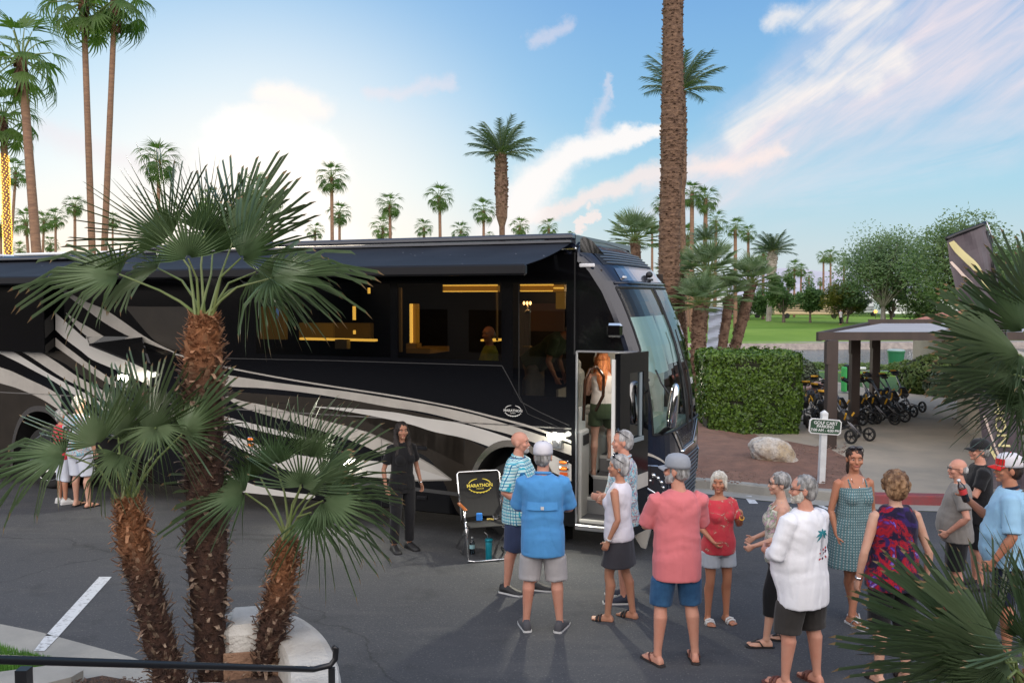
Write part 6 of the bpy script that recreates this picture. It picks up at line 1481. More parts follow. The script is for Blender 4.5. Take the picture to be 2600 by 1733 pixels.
            if hk == 'pony': ell(m, (0, -.11, 1.68), (.03, .03, .03)); m.tube([TH((0, -.11, 1.68)), TH((0, -.155, 1.62)), TH((0.02, -.16, 1.5)), TH((.02, -.15, 1.40))], [.03 * s, .035 * s, .028 * s, .010 * s], 8)
        hh = remesh(m, 'hair', [hm], .0085 * s, 1 if hk == 'curly' else 2, root, post=lambda me: rough_up(me, .009 if hk != 'curly' else .011, 60, (1, 1, .3)))
    for ex in extras:
        k0 = ex[0]
        if k0 == 'cap':
            m = MB(); mt1, mt2 = ex[1], ex[2]
            rings = [[TH((.0915 * f * cos(a), -.004 + .110 * f * sin(a), z)) for a in [2 * pi * i / 24 for i in range(24)]] for f, z in ((1.0, 1.668), (1.005, 1.69), (.99, 1.715), (.92, 1.745), (.74, 1.768), (.45, 1.780), (.06, 1.784))]
            m.loft(rings, cap=True); cp_ = m.build('cap', mt1, root, smooth=True)
            m = MB(); R_ = []
            for q in range(9):
                u = q / 8 * 2 - 1; x0 = .078 * u; R_.append([TH((x0 * 1.0, .078 * (1 - .55 * u * u) + .0, 1.676)), TH((x0 * 1.04, .125 - .05 * u * u, 1.672 - .012 * u * u)), TH((x0 * .98, .172 - .085 * u * u, 1.658 - .02 * u * u)), TH((x0 * .98, .172 - .085 * u * u, 1.653 - .02 * u * u)), TH((x0 * 1.04, .125 - .05 * u * u, 1.666 - .012 * u * u)), TH((x0, .078 * (1 - .55 * u * u), 1.670))])
            m.loft(R_); m.build('cap_brim', mt2, cp_, smooth=True)
            m = MB(); ell(m, (0, -.004, 1.785), (.009, .009, .005)); m.build('cap_button', mt2, cp_)
            if len(ex) > 3: m = MB(); m.loft([[TH((.094 * cos(a), -.004 + .1125 * sin(a), z)) for a in [radians(k) for k in range(35, 150, 8)]] for z in (1.68, 1.735)], cap=False); m.build('cap_front', ex[3], cp_, smooth=True)
            m = MB(); m.loft([[TH((.030 * cos(a), -.1125 + .012 * abs(cos(a)), 1.693 + .022 * sin(a) - .010)) for a in [radians(k) for k in range(0, 181, 20)]], [TH((.030 * cos(a), -.1165 + .012 * abs(cos(a)), 1.693 + .022 * sin(a) - .010)) for a in [radians(k) for k in range(0, 181, 20)]]]); m.build('cap_opening', hair[1] if hair else M_brow, cp_)
        elif k0 == 'glasses':
            m = MB(); z = 1.644
            for sd_ in (-1, 1): m.tube([TH((sd_ * .033 + .020 * cos(a), .104, z + .014 * sin(a))) for a in [2 * pi * i / 12 for i in range(13)]], .0022 * s, 5, cap=False); m.tube([TH((sd_ * .053, .102, z + .004)), TH((sd_ * .078, .04, z + .004)), TH((sd_ * .084, -.01, z))], .0026 * s, 5)
            m.tube([TH((-.013, .106, z + .003)), TH((.013, .106, z + .003))], .002 * s, 5); m.build('glasses', M_frame, root)
        elif k0 == 'topglasses':
            m = MB()
            for sd_ in (-1, 1): ell(m, (sd_ * .036, .055, 1.752), (.030, .016, .020)); 
            g_ = m.build('sunglasses', M_lens, root, smooth=True); m = MB()
            for sd_ in (-1, 1): m.tube([TH((sd_ * .062, .052, 1.752)), TH((sd_ * .088, .0, 1.72)), TH((sd_ * .092, -.05, 1.69))], .0035 * s, 5)
            m.build('sunglasses_frame', M_frame, g_)
        elif k0 == 'watch':
            sh, el, wr, am = J['arm' + ex[1]]; d = (wr - el).normalized(); m = MB(); m.tube([T(wr - d * .032), T(wr - d * .014)], [.029 * s, .029 * s], 12); m.build('watch', ex[2], root, smooth=True)
        elif k0 == 'necklace':
            m = MB(); m.tube([T((.062 * sin(a), .058 + .05 * cos(a) * .6, 1.45 - .075 * max(0, cos(a)))) for a in [radians(k) for k in range(-100, 101, 20)]], .002 * s, 4); ell(m, (0, .101, 1.365), (.006, .004, .012), T); m.build('necklace', M_chr, root)
        elif k0 == 'earring':
            m = MB(); ell(m, (.080, .002, 1.60), (.006, .006, .007)); m.build('earring', M_chr, root); m = MB(); ell(m, (-.080, .002, 1.60), (.006, .006, .007)); m.build('earring', M_chr, root)
    root['_s'] = s
    return root, T, TH, J
def shirt_patch(root, name, build_fn): build_fn(root)
def plaid(t, vec, col, b):
    sx = t.n('ShaderNodeSeparateXYZ'); t.l(vec, sx.inputs[0]); h = t.math('ADD', sx.outputs[0], sx.outputs[1])
    def ln(v, f, w): return t.math('LESS_THAN', t.math('FRACT', t.math('MULTIPLY', v, f)), w)
    a = t.math('MAXIMUM', ln(h, 30, .28), ln(sx.outputs[2], 30, .28)); c = t.mix(a, (.50, .68, .68), (.04, .38, .50)); d = t.math('MAXIMUM', ln(h, 15, .10), ln(sx.outputs[2], 15, .10)); return t.mix(d, c, (.01, .10, .26))
def blotch(cols, sc, base=None, dist=1.5):
    def fn(t, vec, col, b):
        c = base or cols[0][1]
        f = t.noise(vec, sc, 4, .6, dist); c = t.ramp(f, cols); f2 = t.noise(t.scalevec(vec, (1, 1, 1), loc=(3, 7, 1)), sc * 1.3, 3, .6, dist)
        return t.mix(t.mapr(f2, .60, .66), c, cols[-1][1])
    return fn
def dressp(t, vec, col, b):
    sx = t.n('ShaderNodeSeparateXYZ'); t.l(vec, sx.inputs[0]); at_ = t.math('ARCTAN2', sx.outputs[0], sx.outputs[1]); st = t.math('FRACT', t.math('MULTIPLY', at_, 7.0)); z = t.math('FRACT', t.math('MULTIPLY', sx.outputs[2], 38.0))
    n = t.noise(vec, 60, 2, .6); a = t.math('LESS_THAN', st, .42); d = t.math('MULTIPLY', t.math('GREATER_THAN', z, .45), t.math('LESS_THAN', st, .5)); c = t.mix(t.mapr(n, .3, .7), (.05, .12, .14), (.12, .24, .26)); c = t.mix(t.math('MULTIPLY', a, .8), c, (.38, .44, .44)); return t.mix(t.math('MULTIPLY', d, .75), c, (.035, .07, .085))
C_blackpolo = cloth('black_polo', (.010, .010, .012)); C_black = cloth('black_cloth', (.011, .011, .013)); C_blackt = cloth('black_trousers', (.013, .013, .016))
C_plaid = cloth('plaid_cotton', (.5, .6, .6), extra=plaid); C_navy = cloth('navy_shorts', (.035, .05, .11)); C_blue = cloth('blue_fishing_shirt', (.085, .30, .62), (.075, .27, .57)); C_lgrey = cloth('light_grey_shorts', (.45, .43, .44))
C_white = cloth('white_cotton', (.74, .70, .76), (.70, .67, .73)); C_char = cloth('charcoal_skort', (.045, .043, .052)); C_haw = cloth('tropical_shirt', .3, extra=blotch([(.0, (.06, .25, .38)), (.42, (.12, .38, .50)), (.50, (.55, .65, .66)), (.56, (.45, .14, .13)), (.62, (.05, .15, .32)), (.75, (.70, .72, .68))], 13, dist=2.5), sc=5)
C_pink = cloth('coral_pink_tee', (.66, .185, .20), (.62, .17, .185)); C_jean = cloth('denim', (.035, .11, .23), (.02, .07, .16), sc=9)
C_red = cloth('coral_red_top', .4, extra=blotch([(.0, (.50, .035, .05)), (.55, (.56, .05, .07)), (.63, (.40, .10, .08)), (.66, (.62, .5, .42)), (.70, (.50, .04, .06))], 9)); C_lblu = cloth('pale_grey_shorts', (.42, .46, .52))
C_ltop = cloth('floral_camisole', .4, extra=blotch([(.0, (.55, .50, .42)), (.45, (.60, .55, .48)), (.52, (.20, .32, .18)), (.60, (.55, .30, .42)), (.7, (.58, .54, .50))], 12))
C_dress = cloth('teal_patterned_dress', .3, extra=dressp); C_flor = cloth('dark_floral_top', .1, extra=blotch([(.0, (.008, .006, .018)), (.50, (.014, .009, .035)), (.56, (.38, .010, .022)), (.60, (.10, .008, .04)), (.64, (.10, .05, .38)), (.68, (.52, .36, .60)), (.74, (.03, .015, .10))], 5.0, dist=1.2))
C_gtee = cloth('grey_tee', (.235, .215, .20), (.21, .195, .18)); C_polo = cloth('light_blue_polo', (.30, .52, .70), (.28, .48, .66)); C_navyc = cloth('navy_collar', (.012, .016, .035)); C_wshirt = cloth('white_long_shirt', (.80, .80, .84), (.77, .77, .81)); C_dshort = cloth('dark_olive_shorts', (.040, .036, .034)); C_wsh = cloth('white_shorts', (.66, .70, .80))
C_capg = cloth('grey_cap', (.30, .32, .36)); C_capw = cloth('white_mesh', (.68, .66, .70)); C_capn = cloth('navy_cap', (.03, .04, .12)); C_capr = cloth('red_cap', (.60, .02, .02)); C_capb = cloth('black_cap', (.02, .02, .022)); C_lime = cloth('lime_shirt', (.34, .40, .05)); C_grn = cloth('dark_green_tee', (.075, .11, .06)); C_khk = cloth('khaki', (.32, .24, .15)); C_osh = cloth('olive_shorts', (.05, .07, .035)); C_crop = cloth('cream_top', (.62, .55, .50)); C_lb = cloth('pale_blue_shirt', (.25, .42, .55))
S_blk = mat('shoe_black', (.015, .015, .017), rough=.6); S_gry = mat('shoe_grey', (.07, .07, .08), rough=.8); S_wht = mat('shoe_white', (.6, .6, .6), rough=.6); S_brn = mat('sandal_brown', (.13, .045, .035), rough=.6); S_red = mat('shoe_red', (.45, .03, .025), rough=.6); S_dk = mat('sandal_dark', (.03, .025, .025), rough=.7); S_nvy = mat('shoe_navy', (.02, .025, .045), rough=.7)
random.seed(99)
def place(fx, fy, hy):
    p = gp(fx, fy); return p, at(fx, hy, p.y).z
GP = 'people waiting beside the motorhome'
pos, h = place(1022, 1396, 1071)
person('woman in black polo and trousers standing alone by the motorhome side', pos, -146, h, SK_B, ('short', C_blackpolo, {'loose': .016, 'hem': .86, 'collar': C_black}), ('pants', C_blackt), ('sneaker', S_blk, S_blk), ('long', H_BLK), .96, female=True, head_yaw=-10, extras=(('watch', 'l', M_chr),), arms={'l': {'wr': (-.26, .06, .89), 'curl': .7}, 'r': {'el': (.25, -.05, 1.12), 'wr': (.25, .02, .88), 'curl': 1.0}})
pos, h = place(1318, 1500, 1096)
person('bald man in turquoise checked shirt facing right', pos, -112, h, SK_R, ('elbow', C_plaid, {'loose': .022, 'hem': .78, 'collar': C_plaid}), ('shorts', C_navy, {'hem': .48, 'loose': .03}), ('sneaker', S_blk, S_wht), None, 1.12, .05, head_yaw=8, beard=('goatee', H_SILV), legs={'l': {'ankle': (-.10, .14, .085)}, 'r': {'ankle': (.12, -.10, .085)}}, arms={'r': {'el': (.27, -.06, 1.13), 'wr': (.17, .15, 1.02), 'hd': (-.8, .5, 0), 'pn': (0, -1, 0)}, 'l': {'el': (-.27, -.06, 1.13), 'wr': (-.17, .13, .98), 'curl': .8}})
pos, h = place(1378, 1597, 1128)
R_blue = person('man in bright blue vented shirt and white cap seen from behind', pos, -4, h, SK_R, ('elbow', C_blue, {'loose': .026, 'hem': .725, 'collar': C_blue}), ('shorts', C_lgrey, {'hem': .47, 'loose': .034}), ('sneaker', S_gry, S_wht), ('cap_short', H_GREY), 1.02, .01, head_yaw=-6, extras=(('cap', C_capw, C_capn),), legs={'l': {'ankle': (-.155, -.02, .085), 'toe': 14}, 'r': {'ankle': (.16, -.02, .085), 'toe': -16}}, arms={'l': {'el': (-.25, .09, 1.13), 'wr': (-.12, .28, 1.12), 'hd': (.9, .3, 0), 'pn': (0, -1, .2)}, 'r': {'el': (.25, .09, 1.13), 'wr': (.12, .28, 1.10), 'hd': (-.9, .3, 0), 'pn': (0, -1, .2)}})
pos, h = place(1570, 1572, 1157)
person('woman in white sleeveless top and charcoal skort facing left', pos, 62, h, SK_T, ('sleeveless', C_white, {'loose': .014, 'hem': .87}), ('skort', C_char, {'hem': .60, 'flare': .05, 'waist': .94}), ('slide', S_dk, S_dk), ('pixie', H_SILV), 1.0, .01, female=True, head_yaw=18, extras=(('topglasses',), ('watch', 'l', S_wht), ('earring',)), legs={'l': {'ankle': (-.10, .08, .085)}, 'r': {'ankle': (.11, -.12, .085)}}, arms={'l': {'el': (-.215, -.07, 1.12), 'wr': (-.235, .03, .89), 'curl': .5}, 'r': {'el': (.20, .05, 1.12), 'wr': (.05, .22, 1.22), 'hd': (-.8, .2, .5), 'pn': (0, -1, 0), 'curl': .9}})
pos, h = place(1580, 1522, 1093)
person('tall grey-haired man in tropical print shirt facing left', pos, 80, h, SK_R, ('short', C_haw, {'loose': .024, 'hem': .80, 'collar': C_haw}), ('shorts', C_navy, {'hem': .5}), ('sneaker', S_nvy, S_wht), ('short', H_SILV), 1.04, .03, head_yaw=4, extras=(('topglasses',),), arms={'l': {'el': (-.25, .02, 1.13), 'wr': (-.15, .22, 1.10)}, 'r': {'el': (.25, .0, 1.13), 'wr': (.15, .2, 1.05)}})
pos, h = place(1716, 1682, 1160)
person('man in coral pink tee and denim shorts with arms folded, seen from behind', pos, 6, h, SK_R, ('elbow', C_pink, {'loose': .020, 'hem': .73}), ('shorts', C_jean, {'hem': .50, 'loose': .026}), ('flipflop', S_dk, S_brn), ('cap_short', H_GREY), 1.03, .01, head_yaw=50, beard=('full', H_SILV), extras=(('cap', C_capg, C_capg),), legs={'l': {'ankle': (-.165, -.02, .1), 'toe': 22}, 'r': {'ankle': (.165, .0, .1), 'toe': -10}}, arms={'l': {'el': (-.245, .10, 1.15), 'wr': (-.02, .24, 1.17), 'hd': (1, 0, .15), 'pn': (0, -1, 0)}, 'r': {'el': (.245, .10, 1.15), 'wr': (-.02, .27, 1.14), 'hd': (-1, -.25, .0), 'pn': (0, -1, 0), 'curl': .3}})
pos, h = place(1822, 1578, 1199)
person('woman with white bobbed hair in coral red top and pale shorts', pos, -168, h, SK_D, ('short', C_red, {'loose': .018, 'hem': .82, 'neck': 1.44}), ('shorts', C_lblu, {'hem': .66, 'loose': .03}), ('slide', S_wht, S_wht), ('bob', H_WHITE), 1.02, .01, female=True, head_yaw=-32, extras=(('watch', 'l', M_gold), ('earring',)), arms={'l': {'el': (-.24, .03, 1.13), 'wr': (-.19, .20, 1.27), 'hd': (.2, .3, .9), 'pn': (.8, -.3, 0), 'curl': .6}, 'r': {'el': (.23, -.02, 1.13), 'wr': (.14, .17, .99), 'hd': (-.5, .4, -.6), 'curl': .9}})
pos, h = place(1975, 1636, 1199)
person('grey-haired woman in glasses and floral camisole half hidden by the white-shirted man', pos, 78, h, SK_L, ('strappy', C_ltop, {'loose': .016, 'hem': .86, 'neck': 1.39}), ('capri', C_black, {'hem': .33, 'loose': .014}), ('flipflop', S_blk, S_blk), ('pulled', H_GREY), 1.0, .01, female=True, head_yaw=4, extras=(('glasses',),), legs={'l': {'ankle': (-.10, .12, .1)}, 'r': {'ankle': (.11, -.10, .1)}}, arms={'l': {'el': (-.20, .04, 1.13), 'wr': (-.14, .26, 1.03), 'hd': (.1, .8, -.5), 'curl': 1.0}, 'r': {'el': (.2, .02, 1.13), 'wr': (.1, .24, 1.05), 'hd': (-.2, .8, -.4), 'curl': 1.0}})
pos, h = place(2034, 1742, 1207)
R_wht = person('heavyset bearded man in white long-sleeved shirt with palm tree print', pos, 34, h, SK_R, ('long', C_wshirt, {'loose': .022, 'hem': .70, 'cuff': .35}), ('shorts', C_dshort, {'hem': .47, 'loose': .04}), ('slide', S_brn, S_brn), ('short', H_GREY), 1.14, .07, head_yaw=40, beard=('full', H_WHITE), extras=(('glasses',),), legs={'l': {'ankle': (-.15, .04, .1)}, 'r': {'ankle': (.15, -.04, .1)}}, arms={'l': {'el': (-.275, .05, 1.13), 'wr': (-.14, .29, 1.10), 'hd': (.7, .5, 0), 'pn': (0, -1, 0)}, 'r': {'el': (.275, .05, 1.13), 'wr': (.12, .30, 1.08), 'hd': (-.8, .4, 0), 'pn': (0, -1, 0)}})
pos, h = place(2162, 1574, 1135)
person('smiling tanned woman in teal patterned sundress with crossed ankles', pos, -172, h, SK_D, ('strappy', C_dress, {'loose': .020, 'hem': .56, 'neck': 1.36, 'flare': .11, 'dress': True, 'drape': 1.6, 'fold': .011}), None, ('flipflop', S_wht, S_wht), ('pony', H_DBR), 1.02, .0, female=True, head_yaw=-16, extras=(('topglasses',), ('necklace',)), legs={'l': {'ankle': (.055, .10, .1), 'knee': (-.03, .06, .5), 'toe': 12}, 'r': {'ankle': (-.045, -.06, .1), 'knee': (.035, .0, .5), 'toe': -10}}, arms={'r': {'el': (.225, -.03, 1.12), 'wr': (.20, .05, .88), 'curl': .6}, 'l': {'el': (-.225, -.05, 1.12), 'wr': (-.22, .03, .88)}})
pos, h = place(2262, 1728, 1199)
person('woman with curly light brown hair in dark floral sleeveless top, seen from behind', pos, 4, h, SK_L, ('sleeveless', C_flor, {'loose': .024, 'hem': .80, 'flare': .04}), ('shorts', C_black, {'hem': .47, 'loose': .022}), ('slide', S_dk, S_dk), ('curly', H_CURL), 1.08, .02, female=True, head_yaw=-6, extras=(('watch', 'l', M_chr),), arms={'l': {'el': (-.275, -.05, 1.10), 'wr': (-.30, .0, .86), 'curl': .5}, 'r': {'el': (.275, -.05, 1.10), 'wr': (.285, .0, .86), 'curl': .4}})
pos, h = place(2425, 1548, 1165)
person('balding man in plain grey tee and black shorts with hands on hips', pos, 66, h, SK_R, ('short', C_gtee, {'loose': .022, 'hem': .82}), ('shorts', C_black, {'hem': .50, 'loose': .03}), ('sneaker', S_red, S_blk), ('fringe', H_SILV), 1.08, .06, head_yaw=16, extras=(('glasses',),), arms={'l': {'el': (-.30, -.08, 1.14), 'wr': (-.22, .10, .95), 'hd': (.2, .6, -.6), 'curl': .7}, 'r': {'el': (.30, -.08, 1.14), 'wr': (.2, .10, .97)}})
pos, h = place(2478, 1492, 1119)
person('man in black shirt and black cap behind the grey-shirted man', pos, 76, h, SK_R, ('short', C_black, {'loose': .022, 'hem': .80}), ('shorts', C_black, {}), ('sneaker', S_blk, S_blk), ('cap_short', H_GREY), 1.1, .04, head_yaw=6, extras=(('cap', C_capb, C_capb), ('glasses',)), arms={'l': {'el': (-.26, .10, 1.15), 'wr': (-.02, .26, 1.20), 'hd': (1, 0, 0), 'pn': (0, -1, 0)}, 'r': {'el': (.26, .10, 1.15), 'wr': (.02, .28, 1.17), 'hd': (-1, 0, 0), 'pn': (0, -1, 0)}})
pos = at(2568, 1000, 7.75); pos.z = 0; h = at(2568, 1158, 7.75).z
R_polo, Tp, _, Jp = person('man in light blue polo and red mesh-backed cap at the right edge', pos, 62, h, SK_D, ('elbow', C_polo, {'loose': .024, 'hem': .82, 'collar': C_navyc}), ('shorts', C_navyc, {}), ('sneaker', S_blk, S_wht), ('cap_short', H_DBR), 1.14, .05, head_yaw=14, extras=(('cap', C_capw, C_capr, C_capr),), arms={'l': {'el': (-.29, -.03, 1.12), 'wr': (-.28, .10, .90)}, 'r': {'el': (.26, .14, 1.14), 'wr': (.10, .33, 1.34), 'hd': (-.2, .3, .9), 'pn': (-1, 0, 0), 'curl': .9}})
pos, h = place(206, 1287, 1005)
person('man in white shorts and black flip-flops behind the left fan palm, right of the pair', pos, -20, h, SK_L, ('short', C_haw, {'loose': .022}), ('shorts', C_wsh, {'hem': .50, 'loose': .035}), ('flipflop', S_blk, S_blk), ('short', H_WHITE), 1.04, .02, group='pair talking behind the left fan palm', coarse=True, legs={'l': {'ankle': (-.12, .02, .1)}, 'r': {'ankle': (.15, .0, .1)}})
pos, h = place(162, 1277, 1040)
person('shorter figure in white cropped trousers and white shoes, left of the pair', pos, -40, h, SK_T, ('short', C_red, {'loose': .018}), ('capri', C_wsh, {'hem': .42, 'loose': .02}), ('sneaker', S_wht, S_wht), ('pixie', H_SILV), 1.0, .0, female=True, group='pair talking behind the left fan palm', coarse=True)
# people inside the motorhome (world positions from the coach frame)
def CW(x, y): return P0 + FX * x + FY * y
c = CW(.12, .70); person('woman with long auburn hair climbing the entry steps in olive shorts', (c.x, c.y), -8, 1.64, SK_L, ('strappy', C_crop, {'loose': .012, 'hem': 1.0, 'neck': 1.40}), ('shorts', C_osh, {'hem': .70, 'loose': .024}), ('slide', S_wht, S_wht), ('long', H_RED), .95, female=True, z0=.86, group='people inside the motorhome', coarse=True, legs={'r': {'ankle': (.11, .10, .30), 'knee': (.11, .16, .64)}}, arms={'l': {'el': (-.21, .05, 1.13), 'wr': (-.16, .24, 1.15)}, 'r': {'el': (.21, .05, 1.15), 'wr': (.20, .26, 1.25)}})
sit = {'l': {'knee': (-.12, .42, .93), 'ankle': (-.12, .44, .52)}, 'r': {'knee': (.12, .42, .93), 'ankle': (.12, .44, .52)}}
c = CW(-1.62, .95); person('man in lime green shirt sitting at the desk behind the window', (c.x, c.y), 100, 1.74, SK_R, ('short', C_lime, {}), ('pants', C_navyc, {'hem': .55}), ('sneaker', S_blk, S_blk), ('fringe', H_SILV), 1.0, .02, z0=1.05, head_yaw=40, seated=True, legs=sit, group='people inside the motorhome', coarse=True, arms={'l': {'el': (-.24, .10, 1.12), 'wr': (-.12, .30, 1.12)}, 'r': {'el': (.24, .1, 1.12), 'wr': (.12, .3, 1.12)}})
c = CW(-.95, 1.0); person('person in dark green tee leaning over the front seats behind the window', (c.x, c.y), -112, 1.76, SK_T, ('short', C_grn, {'loose': .024}), ('shorts', C_khk, {}), ('sneaker', S_blk, S_blk), ('short', H_GREY), 1.1, .02, z0=1.38, lean=-52, group='people inside the motorhome', coarse=True, arms={'l': {'el': (-.22, .16, 1.16), 'wr': (-.18, .38, 1.10)}, 'r': {'el': (.22, .16, 1.16), 'wr': (.18, .38, 1.1)}})
c = CW(.12, 1.85); person('person in pale blue shirt sitting in the driver seat', (c.x, c.y), -70, 1.72, SK_R, ('short', C_lb, {}), ('shorts', C_khk, {'hem': .8}), ('sneaker', S_blk, S_blk), ('short', H_GREY), 1.0, .02, z0=.62, seated=True, legs=sit, group='people inside the motorhome', coarse=True, head_yaw=10, arms={'l': {'el': (-.22, .12, 1.14), 'wr': (-.1, .34, 1.2)}, 'r': {'el': (.22, .12, 1.14), 'wr': (.12, .34, 1.2)}})
# a golfer far away under the trees
p_ = at(2134, 820, 100); p_.z = hgt(p_.x, p_.y)
person('tiny golfer in white shirt and dark trousers under the far trees', (p_.x, p_.y), 40, 1.75, SK_T, ('short', C_white, {}), ('pants', C_black), None, ('short', H_DBR), 1.0, z0=p_.z, group='golfer on the course', coarse=True)
# blue shirt: back vent flap and tab
def on_surface(root, name, local_xy, depth_from=-1.0):
    pass
rb, Tb, THb, Jb = R_blue; s_ = rb['_s']
def back_hit(root, childname, x, z, s_, frm=-.6, dirn=1):
    o = [c for c in root.children if c.name.startswith(childname)][0]
    ok, loc, n_, i_ = o.ray_cast(V((x, frm, z)) * s_, V((0, dirn, 0)))
    return (loc, n_) if ok else (None, None)
m = MB(); R1, R2 = [], []
for k in range(21):
    x_ = -.135 + .27 * k / 20; l1, n1 = back_hit(rb, 'shirt', x_, 1.165, s_); l2, n2 = back_hit(rb, 'shirt', x_, 1.24, s_)
    if l1 and l2: R1.append(l1 + n1 * .022); R2.append(l2 + n2 * .004)
for a, b, c_, d in zip(R1, R1[1:], R2[1:], R2): m.quad(a, b, c_, d)
m.build('back_flap', C_blue, rb, smooth=True)
l1, n1 = back_hit(rb, 'shirt', .0, 1.19, s_); m = MB(); m.box(l1 + V((0, -.028, 0)), (.03, .006, .03)); m.build('loop_tab', S_wht, rb)
# white shirt: palm tree print on the back
rw, Tw, THw, Jw = R_wht; s_ = rw['_s']
def printed(name, polys, mt, x0, z0, sc, root, child='shirt'):
    m = MB()
    for poly in polys:
        # densify: triangle fan from centroid with edge subdivision, each point cast on to the cloth
        cx_ = sum(p[0] for p in poly) / len(poly); cz_ = sum(p[1] for p in poly) / len(poly); P = []
        for (a, b), (c_, d) in zip(poly, poly[1:] + poly[:1]):
            for q in range(3): P.append((a + (c_ - a) * q / 3, b + (d - b) * q / 3))
        def cast(u, w):
            l, n_ = back_hit(root, child, x0 + u * sc, z0 + w * sc, s_); return (l + n_ * .003) if l else None
        c0 = cast(cx_, cz_); Q = [cast(*p) for p in P]
        if c0 is None or any(q is None for q in Q): continue
        for q, r in zip(Q, Q[1:] + Q[:1]): m.tri(c0, q, r)
    m.build(name, mt, root)
fr = []
for a, L_, dr in ((160, .5, .25), (125, .5, .12), (80, .42, .05), (45, .5, .15), (15, .55, .3), (195, .4, .28), (-20, .35, .2)):
    ca, sa = cos(radians(a)), sin(radians(a)); pts = []
    for t_, w in ((0, .03), (.35, .085), (.7, .075), (1, .0)): pts.append((L_ * t_ * ca - w * sa, .8 + L_ * t_ * sa * .8 - dr * t_ * t_ + w * ca))
    for t_, w in ((.7, -.05), (.35, -.06)): pts.append((L_ * t_ * ca - w * sa, .8 + L_ * t_ * sa * .8 - dr * t_ * t_ + w * ca))
    fr.append(pts)
printed('shirt_print', fr, mat('print_teal', (.02, .20, .24), rough=.9), .035, 1.17, .16, rw)
printed('shirt_print', [[(-.02, .75), (.03, .75), (.0, .2), (-.06, -.3), (-.11, -.3), (-.06, .2)], [(.12, .66), (.15, .66), (.14, .1), (.10, -.3), (.07, -.3), (.10, .1)]], mat('print_grey', (.30, .32, .36), rough=.9), .035, 1.17, .16, rw)
rb_ = []; random.seed(4)
for k in range(16):
    a_, b_ = random.uniform(-.35, .5), random.uniform(-.5, .15); r_ = random.uniform(.03, .08); rb_.append([(a_ + r_ * cos(q) * 1.3, b_ + r_ * sin(q)) for q in (0, 1.2, 2.4, 3.6, 4.9)])
printed('shirt_print', rb_[:9], mat('print_red', (.45, .03, .04), rough=.9), .035, 1.17, .16, rw); printed('shirt_print', rb_[9:], mat('print_plum', (.08, .03, .07), rough=.9), .035, 1.17, .16, rw)
# ================================================================== street furniture, planter, carts, far things
random.seed(314)
M_stuc = mat('white_stucco', (.58, .56, .52), (.40, .37, .33), rough=.95, scale=2.2, detail=8, bump=1.0, bscale=28, world=True)
M_tan = mat('tan_stucco', (.36, .22, .14), (.22, .125, .08), rough=.95, scale=5, detail=8, bump=1.4, bscale=22, world=True)
M_brown = mat('brown_painted_timber', (.062, .043, .036), (.045, .032, .028), rough=.7, scale=3, stretch=(1, 1, .3), bump=.15)
M_white = mat('white_painted_timber', (.72, .74, .76), (.6, .61, .62), rough=.6, scale=6, bump=.1)
M_blackm = mat('black_painted_metal', (.012, .012, .014), rough=.35)
# planter wall ringed round the right palm
zt = .70
pth = [gp(x_, y_, zt) for x_, y_ in ((575, 1572), (600, 1566), (640, 1562), (700, 1568), (748, 1598), (782, 1640), (797, 1690), (796, 1745), (770, 1785), (700, 1775), (620, 1760), (530, 1752), (430, 1765))]
m = MB(); sm = []
for i in range(len(pth) - 1):
    for q in range(4):
        t_ = q / 4; p0, p1, p2, p3 = pth[max(i - 1, 0)], pth[i], pth[i + 1], pth[min(i + 2, len(pth) - 1)]
        sm.append(.5 * ((2 * p1) + (p2 - p0) * t_ + (2 * p0 - 5 * p1 + 4 * p2 - p3) * t_ * t_ + (3 * p1 - p0 - 3 * p2 + p3) * t_ ** 3))
sm.append(pth[-1]); rings = []
for i, p in enumerate(sm):
    d = (sm[min(i + 1, len(sm) - 1)] - sm[max(i - 1, 0)]); d.z = 0; d.normalize(); n_ = V((-d.y, d.x, 0)); w = .17; zz = zt + .012 * nz(i * .5, 3)
    hgt_ = 0 if i > 12 else .10 * (1 - i / 12)
    rings.append([V((p.x, p.y, 0)) + n_ * a * w * (1 + .04 * nz(i * .8, a)) + V((0, 0, z_)) for a, z_ in ((-1, .0), (-1, zz - .06), (-.9, zz - .015), (-.6, zz), (.6, zz + .004), (.9, zz - .015), (1, zz - .06), (1, 0))])
m.loft(rings); pw = m.build('planter_wall', M_stuc, None, smooth=False, label='low curved white stucco planter wall around the slender right palm', cat='wall')
c0 = (sm[0] + sm[8]) / 2; m = MB(); m.box((gp(640, 1570, .80).x, gp(640, 1562, .80).y, .40), (.44, .50, .82), (0, 0, .2), bev=.06); blk = m.build('wall_pier', M_stuc, pw)
pc = V((gp(640, 1570, .80).x, gp(640, 1562, .80).y, 0)); R_z = Matrix.Rotation(.25 * 0 + .2, 3, 'Z'); m = MB(); m.box(pc + R_z @ V((0, -.262, .33)), (.40, .02, .60), (0, 0, .2), bev=.006); m.box(pc + R_z @ V((-.232, 0, .33)), (.02, .44, .60), (0, 0, .2), bev=.006); m.build('unpainted_face', M_tan, pw)
# soil inside the planter
m = MB(); cc = sum((V((p.x, p.y, 0)) for p in sm), V()) / len(sm)
for a, b in zip(sm, sm[1:]): m.tri((a.x, a.y, .42), (b.x, b.y, .42), (cc.x, cc.y, .46))
m.tri((sm[-1].x, sm[-1].y, .42), (sm[0].x, sm[0].y, .42), (cc.x, cc.y, .46)); m.build('planter_soil', M_bark, kind='structure')
